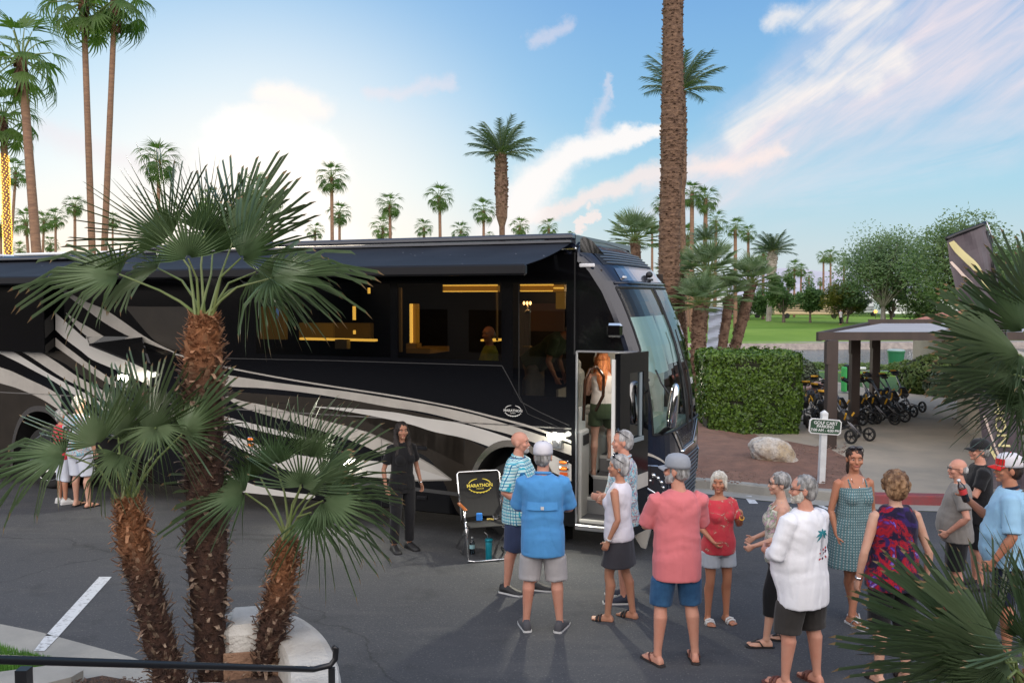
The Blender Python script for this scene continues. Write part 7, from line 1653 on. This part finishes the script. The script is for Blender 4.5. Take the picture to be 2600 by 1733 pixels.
# handrail
A0, A1 = at(-160, 1668, 3.35), at(795, 1698, 5.4)
hr = empty('handrail', (A1.x, A1.y, 0), 0, 'black metal handrail with curled end crossing the bottom left corner', 'handrail')
m = MB(); L_ = [A0.lerp(A1, k / 10) for k in range(11)] + [at(838, 1688, 5.45), at(851, 1672, 5.47), at(853, 1645, 5.47), at(846, 1642, 5.46)]
m.tube([p - hr.location for p in L_], .019, 10, flat=.75); m.build('rail', M_blackm, hr, smooth=True)
for px, d_, w in ((60, 3.83, .052), (842, 5.45, .036)):
    p = at(px, 1690, d_); m = MB(); m.box((p.x, p.y, p.z / 2 - .01), (w, w, p.z)); o = m.build('post', M_blackm, hr); o.location = -hr.location
# boulder
p = gp(1972, 1180, .2); bo = MB(); bm = bmesh.new(); bmesh.ops.create_icosphere(bm, subdivisions=5, radius=1)
for v in bm.verts:
    c = v.co.copy(); f = 1 + .22 * nz(c.x * 1.2, c.y * 1.2, c.z * 1.2 + 5) + .09 * nz(c.x * 3.2, c.y * 3.2, c.z * 3.2) + .035 * nz(c.x * 9, c.y * 9, c.z * 9)
    v.co = V((c.x * .43 * f, c.y * .34 * f, max(-.15, c.z * .33 * f - .09 * c.x)))
me = D.meshes.new('boulder'); bm.to_mesh(me); bm.free()
def rock_extra(t, vec, col, b):
    a = t.mapr(t.noise(vec, 2.2, 6, .65), .4, .6); c = t.mix(a, (.60, .57, .53), (.46, .36, .24)); return t.mix(t.mapr(t.noise(vec, 26, 4, .7), .5, .75), c, (.20, .18, .17))
me.materials.append(mat('boulder_rock', .4, extra=rock_extra, rough=.95, bump=1.0, bscale=16)); me.polygons.foreach_set('use_smooth', [True] * len(me.polygons))
o = D.objects.new('boulder', me); COL.objects.link(o); o.location = (p.x, p.y + .25, .33); tag(o, 'pale granite boulder resting on the brown soil bed', 'boulder')
# golf cart parking sign
p = gp(2085, 1222, .18); sg = empty('parking_sign', (p.x, p.y, .15), 0, 'green and white golf cart parking sign on white post', 'sign'); H_ = at(2090, 1046, p.y).z - .15
sg.rotation_euler = (0, radians(1.6), 0)
m = MB(); m.box((0, 0, H_ / 2 - .02), (.10, .10, H_), bev=.006); m.loft([[V((x_ * .052, y_ * .052, H_ - .03)) for x_, y_ in ((-1, -1), (1, -1), (1, 1), (-1, 1))], [V((x_ * .048, y_ * .048, H_ - .005)) for x_, y_ in ((-1, -1), (1, -1), (1, 1), (-1, 1))], [V((x_ * .006, y_ * .006, H_ + .035)) for x_, y_ in ((-1, -1), (1, -1), (1, 1), (-1, 1))]]); m.build('post', M_white, sg)
zc = at(2090, 1081, p.y).z - .15
def octo(w, h, c_, y0, y1): return [[V((x_, y, z_)) for x_, z_ in ((-w, -h + c_), (-w + c_, -h), (w - c_, -h), (w, -h + c_), (w, h - c_), (w - c_, h), (-w + c_, h), (-w, h - c_))] for y in (y0, y1)]
m = MB(); m.loft(octo(.262, .125, .035, 0, -.022)); pn = m.build('sign_panel', mat('sign_white', (.75, .76, .76), rough=.5), sg); pn.location = (0, -.052, zc); pn.rotation_euler = (0, radians(2.5), 0)
m = MB(); m.loft(octo(.244, .108, .03, -.021, -.0245)); m.build('sign_face', mat('sign_green', (.035, .085, .045), (.028, .07, .04), rough=.4, scale=12), pn)
for s_, z_, sz in (('GOLF CART', .058, .072), ('PARKING', .0, .068), ('7:00 AM - 4:00 PM', -.062, .062)): text_obj('lettering', s_, sz, MATS['sign_white'], Matrix.Translation((0, -.026, z_)) @ Matrix.Rotation(pi / 2, 4, 'X'), pn, .001, .0012)
# cart shelter
sh = empty('cart_shelter', gp(2167, 1078), 0, 'brown timber shelter with flat white roof over the golf trolleys', 'shelter')
A_, B_, C_, D_ = V((6.32, 18.3, 0)), V((13.5, 18.3, 0)), V((16.5, 25.6, 0)), V((10.3, 25.6, 0)); so_ = -sh.location
def beam(a, b, z0, z1, w, mt, nm):
    d = (b - a).normalized(); n_ = V((-d.y, d.x, 0)) * w / 2; m = MB(); m.loft([[p + V((0, 0, z)) + s_ for z, s_ in ((z0, -n_), (z0, n_), (z1, n_), (z1, -n_))] for p in (a, b)]); o = m.build(nm, mt, sh); o.location = so_; return o
beam(A_, B_, 2.31, 2.48, .09, M_brown, 'beam'); beam(A_ + V((.03, .05, 0)), D_, 2.29, 2.475, .09, M_brown, 'beam'); beam(D_ + V((0, 0, 0)), C_, 2.33, 2.56, .09, M_brown, 'beam')
m = MB(); i_ = [A_ + V((.35, .35, 0)), B_ + V((0, .3, 0)), C_ + V((0, -.2, 0)), D_ + V((.25, -.3, 0))]; m.loft([[p + V((0, 0, 2.38)) for p in i_], [p + V((0, 0, 2.452)) for p in i_]]); o = m.build('roof', mat('white_roof', (.40, .39, .40), (.33, .32, .33), rough=.7, scale=1), sh); o.location = so_
m = MB(); i_ = [A_ + V((.1, .06, 0)), B_ + V((0, .06, 0)), C_ + V((0, -.06, 0)), D_ + V((.06, -.06, 0))]; m.loft([[p + V((0, 0, 2.34)) for p in i_], [p + V((0, 0, 2.375)) for p in i_]]); o = m.build('roof_deck', M_brown, sh); o.location = so_
for (px, py) in ((2107, 1138), (2167, 1076), (2219, 1046), (2437, 1064)):
    p = gp(px, py, .13); m = MB(); w = .2 if px < 2400 else .07
    m.box((p.x, p.y, 1.23), (w, w, 2.2)); 
    if px < 2400: m.box((p.x - .085, p.y - .03, 2.08), (.10, .16, .46)); m.box((p.x + .03, p.y + .105, 1.23), (.12, .03, 2.2))
    else: m.box((p.x, p.y, .14), (.3, .2, .03))
    o = m.build('post', M_brown, sh); o.location = so_
# beige wall at right and tiled hut
a, b = gp(2440, 1066, .13), gp(2700, 1330, .13); d = (b - a).normalized(); n_ = V((-d.y, d.x, 0)) * -.1
m = MB(); m.loft([[a - n_, b - n_, b + n_, a + n_], [p + V((0, 0, 2.12)) for p in (a - n_, b - n_, b + n_, a + n_)]]); bw_ = m.build('garden_wall', mat('beige_stucco', (.46, .40, .31), (.38, .33, .26), rough=.95, scale=2, bump=.5, bscale=30, world=True), None, label='beige stucco wall running behind the black banner', cat='wall')
hp = at(2420, 900, 30); hp.z = 0; hut = empty('tiled_hut', hp, .1, 'small hut with terracotta tiled hip roof beyond the shelter', 'hut')
m = MB(); m.box((0, 0, 1.15), (1.9, 1.7, 2.2)); m.build('wall', MATS['beige_stucco'], hut)
def tile_extra(t, vec, col, b):
    w = t.n('ShaderNodeTexWave'); w.inputs['Scale'].default_value = 5; w.inputs['Distortion'].default_value = .6; t.l(vec, w.inputs['Vector']); return t.mix(w.outputs['Fac'], (.30, .10, .065), (.52, .24, .18))
m = MB(); e_ = 1.25; m.loft([[V((x_ * (e_), y_ * 1.1, 2.25)) for x_, y_ in ((-1, -1), (1, -1), (1, 1), (-1, 1))], [V((x_ * (e_), y_ * 1.1, 2.32)) for x_, y_ in ((-1, -1), (1, -1), (1, 1), (-1, 1))], [V((x_ * .22, y_ * .06, 2.72)) for x_, y_ in ((-1, -1), (1, -1), (1, 1), (-1, 1))]]); rf_ = m.build('roof', mat('terracotta_tile', .4, extra=tile_extra, rough=.9, bump=.6, bscale=12), hut)
m = MB(); m.box((0, -1.2, 2.12), (5.6, 1.2, .06), (.30, 0, 0)); m.build('porch_roof', MATS['terracotta_tile'], hut)
# low brick planter behind the trolleys
a, b = gp(2008, 1032, .13), gp(2095, 1000, .13); d = (b - a).normalized(); n_ = V((-d.y, d.x, 0)) * .5
m = MB(); m.loft([[a, b, b + n_, a + n_], [p + V((0, 0, .34)) for p in (a, b, b + n_, a + n_)]]); bp_ = m.build('brick_planter', mat('dark_brick', (.13, .05, .04), (.08, .04, .035), rough=.95, scale=8, world=True), None, label='low brick planter with pinkish cap behind the golf trolleys', cat='planter')
m = MB(); m.loft([[p + V((0, 0, .341)) for p in (a - n_ * .1, b - n_ * .1, b + n_ * .6, a + n_ * .6)], [p + V((0, 0, .39)) for p in (a - n_ * .1, b - n_ * .1, b + n_ * .6, a + n_ * .6)]]); m.build('planter_cap', mat('pinkish_cap', (.36, .20, .16), (.28, .16, .13), rough=.95, scale=3), bp_)
# bins
def bin_(pos, label, col, h, w):
    r = empty('waste_bin', pos, .2, label, 'bin'); m = MB(); R = lambda s_, z: [V((s_ * w * c_[0], s_ * w * c_[1], z)) for c_ in [(cos(2 * pi * k / 20), sin(2 * pi * k / 20)) for k in range(20)]]
    m.loft([R(.78, 0), R(.86, h * .45), R(.97, h * .86), R(1.04, h * .87), R(1.04, h * .93), R(.95, h * .93)]); m.build('bin_body', col, r, smooth=False)
    m = MB(); m.loft([R(1.0, h * .93), R(1.0, h * .96), R(.8, h), R(.05, h * 1.01)]); m.build('bin_lid', mat('bin_lid_grey', (.28, .38, .36), rough=.6), r); return r
M_bg = mat('bin_green', (.012, .14, .06), rough=.5)
p = gp(2274, 942); bin_(p, 'green plastic waste bin with grey lid beside the pond', M_bg, .95, .36)
p = gp(2147, 998, .13); r = empty('ball_washer', p, .2, 'bright green and black ball washer behind the second shelter post', 'ball washer')
m = MB(); m.box((-.06, 0, .45), (.10, .24, .8), bev=.03); m.build('green_shell', mat('bright_green', (.05, .42, .10), rough=.5), r); m = MB(); m.box((.12, 0, .5), (.24, .26, .85), bev=.03); m.build('black_case', M_blackm, r)
# golf trolleys
M_yel = mat('yellow_grip', (.62, .33, .02), rough=.5); M_cb = mat('trolley_black', (.02, .02, .022), rough=.4); M_cs = mat('trolley_grey', (.20, .20, .22), rough=.35, metal=.7)
def trolley(pos, rz, label):
    r = empty('golf_trolley', pos, rz, label, 'golf trolley', 'golf trolleys parked under the shelter')
    for nm, P, rad, mt in (('frame', [(0, -.32, .16), (0, .0, .42), (0, .42, .98)], .020, M_cs), ('axle', [(-.30, -.30, .15), (0, -.22, .24), (.30, -.30, .15)], .016, M_cb), ('front_fork', [(0, -.1, .34), (0, .36, .14)], .018, M_cb), ('brace', [(-.10, -.28, .2), (-.06, .1, .55), (0, .2, .66)], .013, M_cs)):
        m = MB(); m.tube(P, rad, 8); m.build(nm, mt, r, smooth=True)
    m = MB(); m.tube([(-.20, .46, 1.0), (-.10, .52, 1.05), (.10, .52, 1.05), (.20, .46, 1.0)], .018, 8); hb = m.build('handlebar', M_cb, r, smooth=True); m = MB(); m.tube([(-.09, .525, 1.052), (.09, .525, 1.052)], .026, 8); m.build('grip', M_yel, hb, smooth=True)
    m = MB(); m.box((0, .44, .99), (.20, .16, .06), (.5, 0, 0), bev=.02); m.build('console', M_cb, r)
    m = MB(); m.box((0, .06, .50), (.20, .20, .30), (-.75, 0, 0), bev=.04); m.build('cooler_bag', M_cb, r)
    for x_ in (-.09, .09): m = MB(); m.tube([(x_, .02, .46), (x_ * 1.6, -.05, .60)], .020, 6); m.build('bag_strap_arm', M_yel, r)
    for (x_, y_, rr) in ((-.32, -.30, .15), (.32, -.30, .15), (0, .38, .12)):
        m = MB(); R = lambda q, dx: [V((x_ + dx, y_ + q * cos(2 * pi * k / 18), rr + q * sin(2 * pi * k / 18))) for k in range(18)]
        m.loft([R(rr * .74, -.022), R(rr * .95, -.03), R(rr, -.012), R(rr, .012), R(rr * .95, .03), R(rr * .74, .022)], closed=True); w_ = m.build('wheel', M_rub, r, smooth=True)
        m = MB()
        m.tube([(x_ - .02, y_, rr), (x_ + .02, y_, rr)], rr * .22, 10)
        for k in range(5): a_ = 2 * pi * k / 5; m.tube([(x_, y_, rr), (x_, y_ + rr * .76 * cos(a_), rr + rr * .76 * sin(a_))], .010, 4)
        m.build('rim', M_cb, w_)
    return r
tro0 = None
for i, (px, py, a_, lb) in enumerate(((2008, 1088, 2.6, 'golf trolley nearest the hedge, leaning at the end of its row'), (2040, 1072, 2.9, 'second golf trolley from the hedge'), (2072, 1064, 3.3, 'third golf trolley from the hedge, beside the nearest shelter post'), (2122, 1110, 2.2, 'golf trolley directly behind the parking sign'), (2152, 1118, .6, 'golf trolley with wheels right of the parking sign post'),
                               (2140, 1078, .4, 'golf trolley between the first two shelter posts'), (2192, 1070, .9, 'golf trolley right against the second shelter post'), (2222, 1070, .5, 'golf trolley in front of the third shelter post'), (2252, 1072, .8, 'nearest golf trolley of the right-hand row'),
                               (2272, 1056, .3, 'golf trolley near the right end of the row, turned slightly'), (2296, 1044, .2, 'last golf trolley at the right end of the row'), (2240, 1050, .6, 'golf trolley at the back of the right-hand row'), (2208, 1060, .2, 'golf trolley squeezed behind the third shelter post'), (2262, 1044, 1.0, 'rearmost golf trolley of the right-hand row'), (2056, 1052, 3.0, 'golf trolley against the brick planter cap'), (2090, 1082, 2.4, 'golf trolley just left of the nearest shelter post'))):
    p = gp(px, py, .137)
    if tro0 is None: tro0 = trolley(p, a_, lb); c = tro0
    else: c = copy_tree(tro0); c.location = p; c.rotation_euler = (0, 0, a_); c['label'] = lb
# black promotional banner
M_ban = mat('banner_black', (.075, .055, .068), (.05, .038, .048), rough=.5, sheen=.4, scale=3)
dB = 11.4; Lf = [(2404, 606), (2420, 690), (2440, 785), (2458, 880), (2475, 970), (2488, 1080), (2500, 1170), (2505, 1240)]; Rg = [(2504, 566), (2524, 660), (2538, 760), (2552, 860), (2566, 960), (2584, 1080), (2600, 1170), (2606, 1240)]
def cv(pl, t): k = min(int(t * (len(pl) - 1)), len(pl) - 2); f = t * (len(pl) - 1) - k; return (pl[k][0] + (pl[k + 1][0] - pl[k][0]) * f, pl[k][1] + (pl[k + 1][1] - pl[k][1]) * f)
ban = empty('banner_flag', (at(2606, 900, dB).x, dB, 0), 0, 'tall black banner flag with gold swoosh, partly behind the spiky palm crown', 'banner')
def BP(u, v, o=0.0):
    l, r = cv(Lf, v), cv(Rg, v); px = l[0] + (r[0] - l[0]) * u; py = l[1] + (r[1] - l[1]) * u; w = .035 * sin(u * 7 + v * 5) + .02 * sin(v * 17 + u * 3) + .018 * nz(u * 5, v * 14)
    return at(px, py, dB) + V((0, w - o, 0)) - ban.location
def bpatch(name, f0, f1, v0, v1, mt, o, n=24, mu=4, par=ban):
    m = MB()
    for i in range(n):
        va, vb = v0 + (v1 - v0) * i / n, v0 + (v1 - v0) * (i + 1) / n
        for q in range(mu):
            g = lambda v, s_: f0(v) + (f1(v) - f0(v)) * s_ / mu
            m.quad(BP(g(vb, q), vb, o), BP(g(vb, q + 1), vb, o), BP(g(va, q + 1), va, o), BP(g(va, q), va, o))
    return m.build(name, mt, par, smooth=True)
fl = bpatch('banner_cloth', lambda v: 0, lambda v: 1, 0, 1, M_ban, 0, 50, 14)
M_bg1 = mat('banner_pale_gold', (.62, .56, .28), rough=.6); M_bg2 = mat('banner_cream', (.62, .50, .44), rough=.6)
bpatch('banner_stripe', lambda v: .0 + 2.6 * v + 1.2 * v * v, lambda v: min(1, .14 + 3.0 * v - .2 * v * v), .02, .25, M_bg1, .006, par=fl); bpatch('banner_stripe', lambda v: max(0, -.30 + 3.0 * v), lambda v: max(0.001, min(1, -.23 + 3.0 * v)), .10, .33, M_bg2, .006, par=fl)
bpatch('banner_stripe', lambda v: (v - .76) * 2.9, lambda v: (v - .76) * 2.9 + .10, .77, .97, M_bg1, .006, par=fl); bpatch('banner_stripe', lambda v: (v - .66) * 2.0 + .02, lambda v: (v - .66) * 2.0 + .09, .68, .95, M_bg2, .006, par=fl)
m = MB(); m.tube([BP(u / 8, 0, .0) for u in range(9)], .028, 8); m.tube([BP(1.0, .03), BP(1.0, .3)], .022, 8); m.build('banner_sleeve', M_blackm, ban, smooth=True)
m = MB(); m.tube([BP(1.0, .0), BP(1.05, -.003), BP(1.08, .03), BP(1.07, .08)], .010, 6); m.build('banner_pole_tip', M_sat, ban, smooth=True)
m = MB(); pb = BP(1.03, 1); m.tube([BP(1.03, .05), BP(1.03, .5), pb, V((pb.x + .05, pb.y, .03))], .016, 6); m.box((pb.x + .05, pb.y, .01), (.5, .4, .02)); m.build('banner_pole', M_blackm, ban, smooth=True)
cu = D.curves.new('t', 'FONT'); cu.body = 'MARATHON'; cu.size = 1; cu.align_x = 'LEFT'; cu.align_y = 'CENTER'; cu.offset = .01; o = D.objects.new('t', cu); me = baked(o); D.objects.remove(o)
xs_ = [v.co.x for v in me.vertices]; X0, X1 = min(xs_), max(xs_)
for v in me.vertices: t_ = (v.co.x - X0) / (X1 - X0); v.co = BP(.56 + v.co.y * .42, .38 + t_ * .42, .012)
me.materials.clear(); me.materials.append(M_bg1); o = D.objects.new('banner_lettering', me); COL.objects.link(o); o.parent = fl
# white banner among the trunks
m = MB(); Lw = [(1797, 780), (1800, 800), (1797, 850), (1793, 892)]; Rw = [(1836, 778), (1834, 800), (1834, 850), (1826, 892)]; dW = 27.5
wb = [[at(cv(Lw, v / 24)[0] + (cv(Rw, v / 24)[0] - cv(Lw, v / 24)[0]) * u / 6, cv(Lw, v / 24)[1], dW) + V((0, .05 * sin(v * 1.3 + u * .5), 0)) for u in range(7)] for v in range(25)]
for v in range(24):
    for u in range(6): m.quad(wb[v + 1][u], wb[v + 1][u + 1], wb[v][u + 1], wb[v][u])
c = at(1815, 900, dW); wbo = m.build('white_banner', mat('white_banner_cloth', (.62, .68, .82), (.55, .60, .74), rough=.7, scale=4), None, smooth=True, label='pale white banner standing between the shaggy trunks', cat='banner')
m = MB(); m.tube([V((wb[0][6].x, dW + .03, 0)), wb[0][6] + V((0, .03, .1))], .02, 6); m.build('pole', M_sat, wbo)
# folding chair
cp_ = gp(1222, 1398); ch = empty('folding_chair', cp_, radians(16), 'black folding camp chair with chrome frame and yellow emblem beside the front wheel', 'chair')
# local: front = -Y
def ctube(nm, P, r, mt, par=ch): m = MB(); m.tube(P, r, 8); return m.build(nm, mt, par, smooth=True)
ctube('back_frame', [(-.27, -.10, .40), (-.275, .16, .96), (-.25, .175, .985), (.25, .175, .985), (.275, .16, .96), (.27, -.10, .40)], .013, M_chr)
m = MB()
for k in range(8):
    z0, z1 = .46 + .5 * k / 8, .46 + .5 * (k + 1) / 8; f = lambda z: -.08 + .25 * (z - .44) / .52 + .03 * sin(pi * (z - .46) / .5)
    for q in range(6): xa, xb = -.255 + .51 * q / 6, -.255 + .51 * (q + 1) / 6; g = lambda x: .03 * (1 - (x / .26) ** 2); m.quad((xa, f(z0) + g(xa), z0), (xb, f(z0) + g(xb), z0), (xb, f(z1) + g(xb), z1), (xa, f(z1) + g(xa), z1)); m.quad((xa, f(z0) + g(xa) + .008, z0), (xa, f(z1) + g(xa) + .008, z1), (xb, f(z1) + g(xb) + .008, z1), (xb, f(z0) + g(xb) + .008, z0))
m.build('chair_back', mat('chair_canvas', (.014, .014, .015), rough=.9), ch, smooth=True)
m = MB(); m.box((0, -.24, .405), (.50, .44, .02), (-.10, 0, 0), bev=.008); m.build('seat', MATS['chair_canvas'], ch)
for s_ in (-1, 1):
    ctube('side_frame', [(s_ * .28, -.10, .41), (s_ * .285, -.46, .42), (s_ * .285, -.48, .40), (s_ * .27, -.14, .03), (s_ * .27, .02, .02)], .012, M_chr); ctube('leg', [(s_ * .275, -.10, .42), (s_ * .29, -.30, .60), (s_ * .285, -.42, .36), (s_ * .28, -.46, .04)], .012, M_chr)
    ctube('rear_leg', [(s_ * .27, -.40, .42), (s_ * .275, .20, .02)], .012, M_chr); ctube('arm_post', [(s_ * .29, -.36, .38), (s_ * .295, -.36, .62)], .011, M_chr)
    m = MB(); m.box((s_ * .295, -.22, .635), (.05, .38, .025), bev=.01); m.build('armrest', mat('orange_wood', (.42, .13, .03), (.34, .10, .025), rough=.35, scale=6), ch)
ctube('base_bar', [(-.28, -.46, .03), (-.2, -.48, .02), (.2, -.48, .02), (.28, -.46, .03)], .012, M_chr)
logo('logo', Matrix.Translation((0, .075, .82)) @ Matrix.Rotation(radians(64), 4, 'X'), .20, mat('yellow_decal', (.60, .48, .05), rough=.6), ch)
R = Matrix.Rotation(radians(16), 3, 'Z')
m = MB(); m.box((0, 0, .045), (.075, .05, .09), bev=.005); o = m.build('drink_carton', mat('bright_blue', (.05, .25, .75), rough=.4), None, loc=cp_ + R @ V((-.05, -.10, .42)), label='small bright blue carton lying on the chair seat', cat='carton')
m = MB(); m.tube([(-.05, 0, .012), (-.02, .01, .014), (.03, -.01, .012)], .012, 6); o = m.build('key_fob', mat('gold_fob', (.4, .3, .08), rough=.5), None, loc=cp_ + R @ V((.09, -.14, .42)), label='dark gold key pouch next to the blue carton on the seat', cat='pouch')
M_pet2 = glass_mat('clear_bottle', (.80, .88, .95), .86)
def bottle(pos, label, lab, parent_rot=None, sc=1.0):
    r = empty('water_bottle', pos, 0, label, 'bottle')
    if parent_rot: r.rotation_euler = parent_rot
    R_ = lambda q, z: [V((q * cos(2 * pi * k / 16), q * sin(2 * pi * k / 16), z)) for k in range(16)]
    m = MB(); m.loft([R_(.028, 0), R_(.033, .01), R_(.031, .04), R_(.033, .07), R_(.031, .10), R_(.033, .13), R_(.030, .155), R_(.014, .185), R_(.013, .20)]); m.build('bottle_body', M_pet2, r, smooth=True)
    m = MB(); m.loft([R_(.026, .006), R_(.029, .03), R_(.029, .12), R_(.024, .125)]); m.build('water', glass_mat('water_inside', (.7, .8, .85), .8), r, smooth=True)
    m = MB(); m.loft([R_(.0335, .075), R_(.0335, .125)], cap=False); m.build('bottle_label', lab, r, smooth=True); m = MB(); m.loft([R_(.015, .198), R_(.015, .216), R_(.012, .218)]); m.build('bottle_cap', M_white, r, smooth=True); return r
p = gp(1199, 1406); bottle(p, 'clear water bottle with pale label standing beside the chair leg', mat('aqua_label', (.35, .6, .65), rough=.5))
p = gp(1241, 1420); r = empty('tumbler', p, 0, 'tall teal drinking tumbler with bent straw in front of the chair', 'tumbler'); R_ = lambda q, z: [V((q * cos(2 * pi * k / 20), q * sin(2 * pi * k / 20), z)) for k in range(20)]
m = MB(); m.loft([R_(.036, 0), R_(.038, .01), R_(.040, .12), R_(.043, .225), R_(.040, .23)]); m.build('tumbler_body', mat('teal_paint', (.01, .24, .32), rough=.3, metal=.3), r, smooth=True); m = MB(); m.loft([R_(.047, .228), R_(.048, .255), R_(.042, .262)]); m.build('tumbler_lid', MATS['teal_paint'], r, smooth=True); m = MB(); m.tube([(-.01, 0, .26), (-.02, 0, .31), (-.055, 0, .345)], .006, 6); m.build('straw', M_sat, r, smooth=True)
# bottle held by the man in the polo
Mw = Matrix.Translation(R_polo.location) @ Matrix.Rotation(R_polo.rotation_euler.z, 4, 'Z'); sh_, el_, wr_, am_ = Jp['armr']; hd_ = V(am_['hd']).normalized(); gpnt = Mw @ Tp(wr_ + hd_ * .085 + V((-.035, .0, .0)))
bottle(gpnt + V((.045, 0, -.11)), 'clear bottle with red label held up by the man in the red cap', mat('red_label', (.6, .05, .05), rough=.5), (0, radians(-22), 0))
# motorhomes far beyond the golf course
def rv(px, label, body, L_=9.5, d_=126, rz=.05, stripe=None):
    p = at(px, 800, d_); p.z = hgt(p.x, p.y); r = empty('recreational_vehicle', p, rz, label, 'motorhome', 'motorhomes parked beyond the golf course')
    m = MB(); m.box((0, 0, 1.85), (L_, 2.4, 2.7), bev=.12); m.build('body', body, r)
    m = MB(); m.box((L_ / 2 - .5, 0, 2.3), (1.06, 2.42, 1.0), bev=.05); m.build('windscreen', M_dark, r)
    for k in range(4): m = MB(); m.box((-L_ / 2 + 1.5 + k * 1.9, -1.21, 2.3), (1.1, .03, .6), bev=.01); m.build('window', M_dark, r)
    m = MB()
    for k in range(3): m.box((0, -1.212, 1.0 + .25 * k), (L_ - .4, .02, .10), (0, .03, 0))
    m.build('stripe', stripe or M_brn, r)
    for x_ in (-L_ / 2 + 1.9, L_ / 2 - 1.8): m = MB(); m.tube([(x_, -1.22, .36), (x_, -.8, .36)], .36, 14); m.build('wheel', M_rub, r)
    m = MB(); m.box((-1, 0, 3.3), (.9, .7, .25), bev=.05); m.box((2, 0, 3.3), (.9, .7, .25), bev=.05); m.build('roof_air_conditioner', M_white, r); return r
B1 = mat('rv_beige', (.56, .42, .27), rough=.5); B2 = mat('rv_white', (.68, .70, .72), rough=.5)
rv(2050, 'beige motorhome with dark stripes behind the round dark tree', B1, 10.5); rv(1800, 'white motorhome low between the shaggy trunks', B2, 9, 132, stripe=M_line); rv(1880, 'white motorhome left of the golf-course date palm base', B2, 8, 130, stripe=M_line); rv(2175, 'white motorhome between the yellow-green tree and forked tree', B2, 8, 140, stripe=M_line); rv(2300, 'white motorhome seen right of the forked pale trunk', B2, 9, 135, stripe=M_line); rv(2385, 'white motorhome above the right end of the shelter roof', B2, 9, 138, stripe=M_line)
for px, lb in ((2223, 'left of two small orange lamps glowing beyond the golf course'), (2361, 'right of two small orange lamps glowing beyond the golf course')):
    p = at(px, 797, 120); z_ = p.z; r = empty('lamp_post', (p.x, p.y, hgt(p.x, p.y)), 0, lb, 'lamp', 'orange lamps beyond the golf course'); m = MB(); m.tube([(0, 0, 0), (0, 0, z_)], .05, 6); m.build('post', M_blackm, r); m = MB(); m.ell((0, 0, z_), (.22, .22, .22)); m.build('lamp_globe', mat('orange_lamp', (1, .5, .1), emit=(1, .35, .05), estr=3), r, smooth=True)
# fountain spray on the pond
m = MB(); random.seed(9)
for i in range(15000):
    a_ = random.random() * 6.283; v = random.random(); tt = random.random(); r_ = (.15 + 2.9 * v) * tt; z_ = -.6 + 4 * tt * (1 - tt) * (1.15 - .5 * v) + random.gauss(0, .05); s_ = random.uniform(.006, .016); p = V((27.6 + r_ * cos(a_), 55 + r_ * sin(a_), max(-.59, z_))); m.tri(p + V((-s_, 0, 0)), p + V((s_, 0, 0)), p + V((0, s_ * .5, s_ * 2)))
m.build('fountain_spray', mat('spray_white', (.85, .88, .9), rough=.5), kind='stuff', label='fine white fountain spray over the pond behind the shelter', cat='fountain')
# small white marker on the lawn
m = MB(); p = gp(2190, 938); m.box((p.x, p.y, .06), (.3, .14, .12), bev=.03); m.build('tee_marker', M_white, None, label='small white tee marker lying on the near lawn', cat='marker')
# unseen clubhouse behind the viewer; length and left wing added to darken coach reflections
cb = empty('unseen_clubhouse', (0, -9, 0), 0, 'beige clubhouse with dark windows behind the viewpoint, wing added to darken reflections', 'building')
m = MB(); m.box((0, -4, 2.3), (130, 8, 4.6)); m.box((-36, 13, 2.0), (8, 26, 4.0)); m.build('wall', mat('unseen_clubhouse_stucco', (.13, .11, .09), rough=.9), cb); m = MB(); m.box((0, -3.5, 4.75), (131, 9.4, .3), bev=.05); m.build('roof', M_brown, cb)
for k in range(14): m = MB(); m.box((-26 + k * 4, .02, 1.6), (2.4, .05, 2.0)); m.build('window', MATS['smoked_glass'], cb)

D.scenes.remove(TMP)
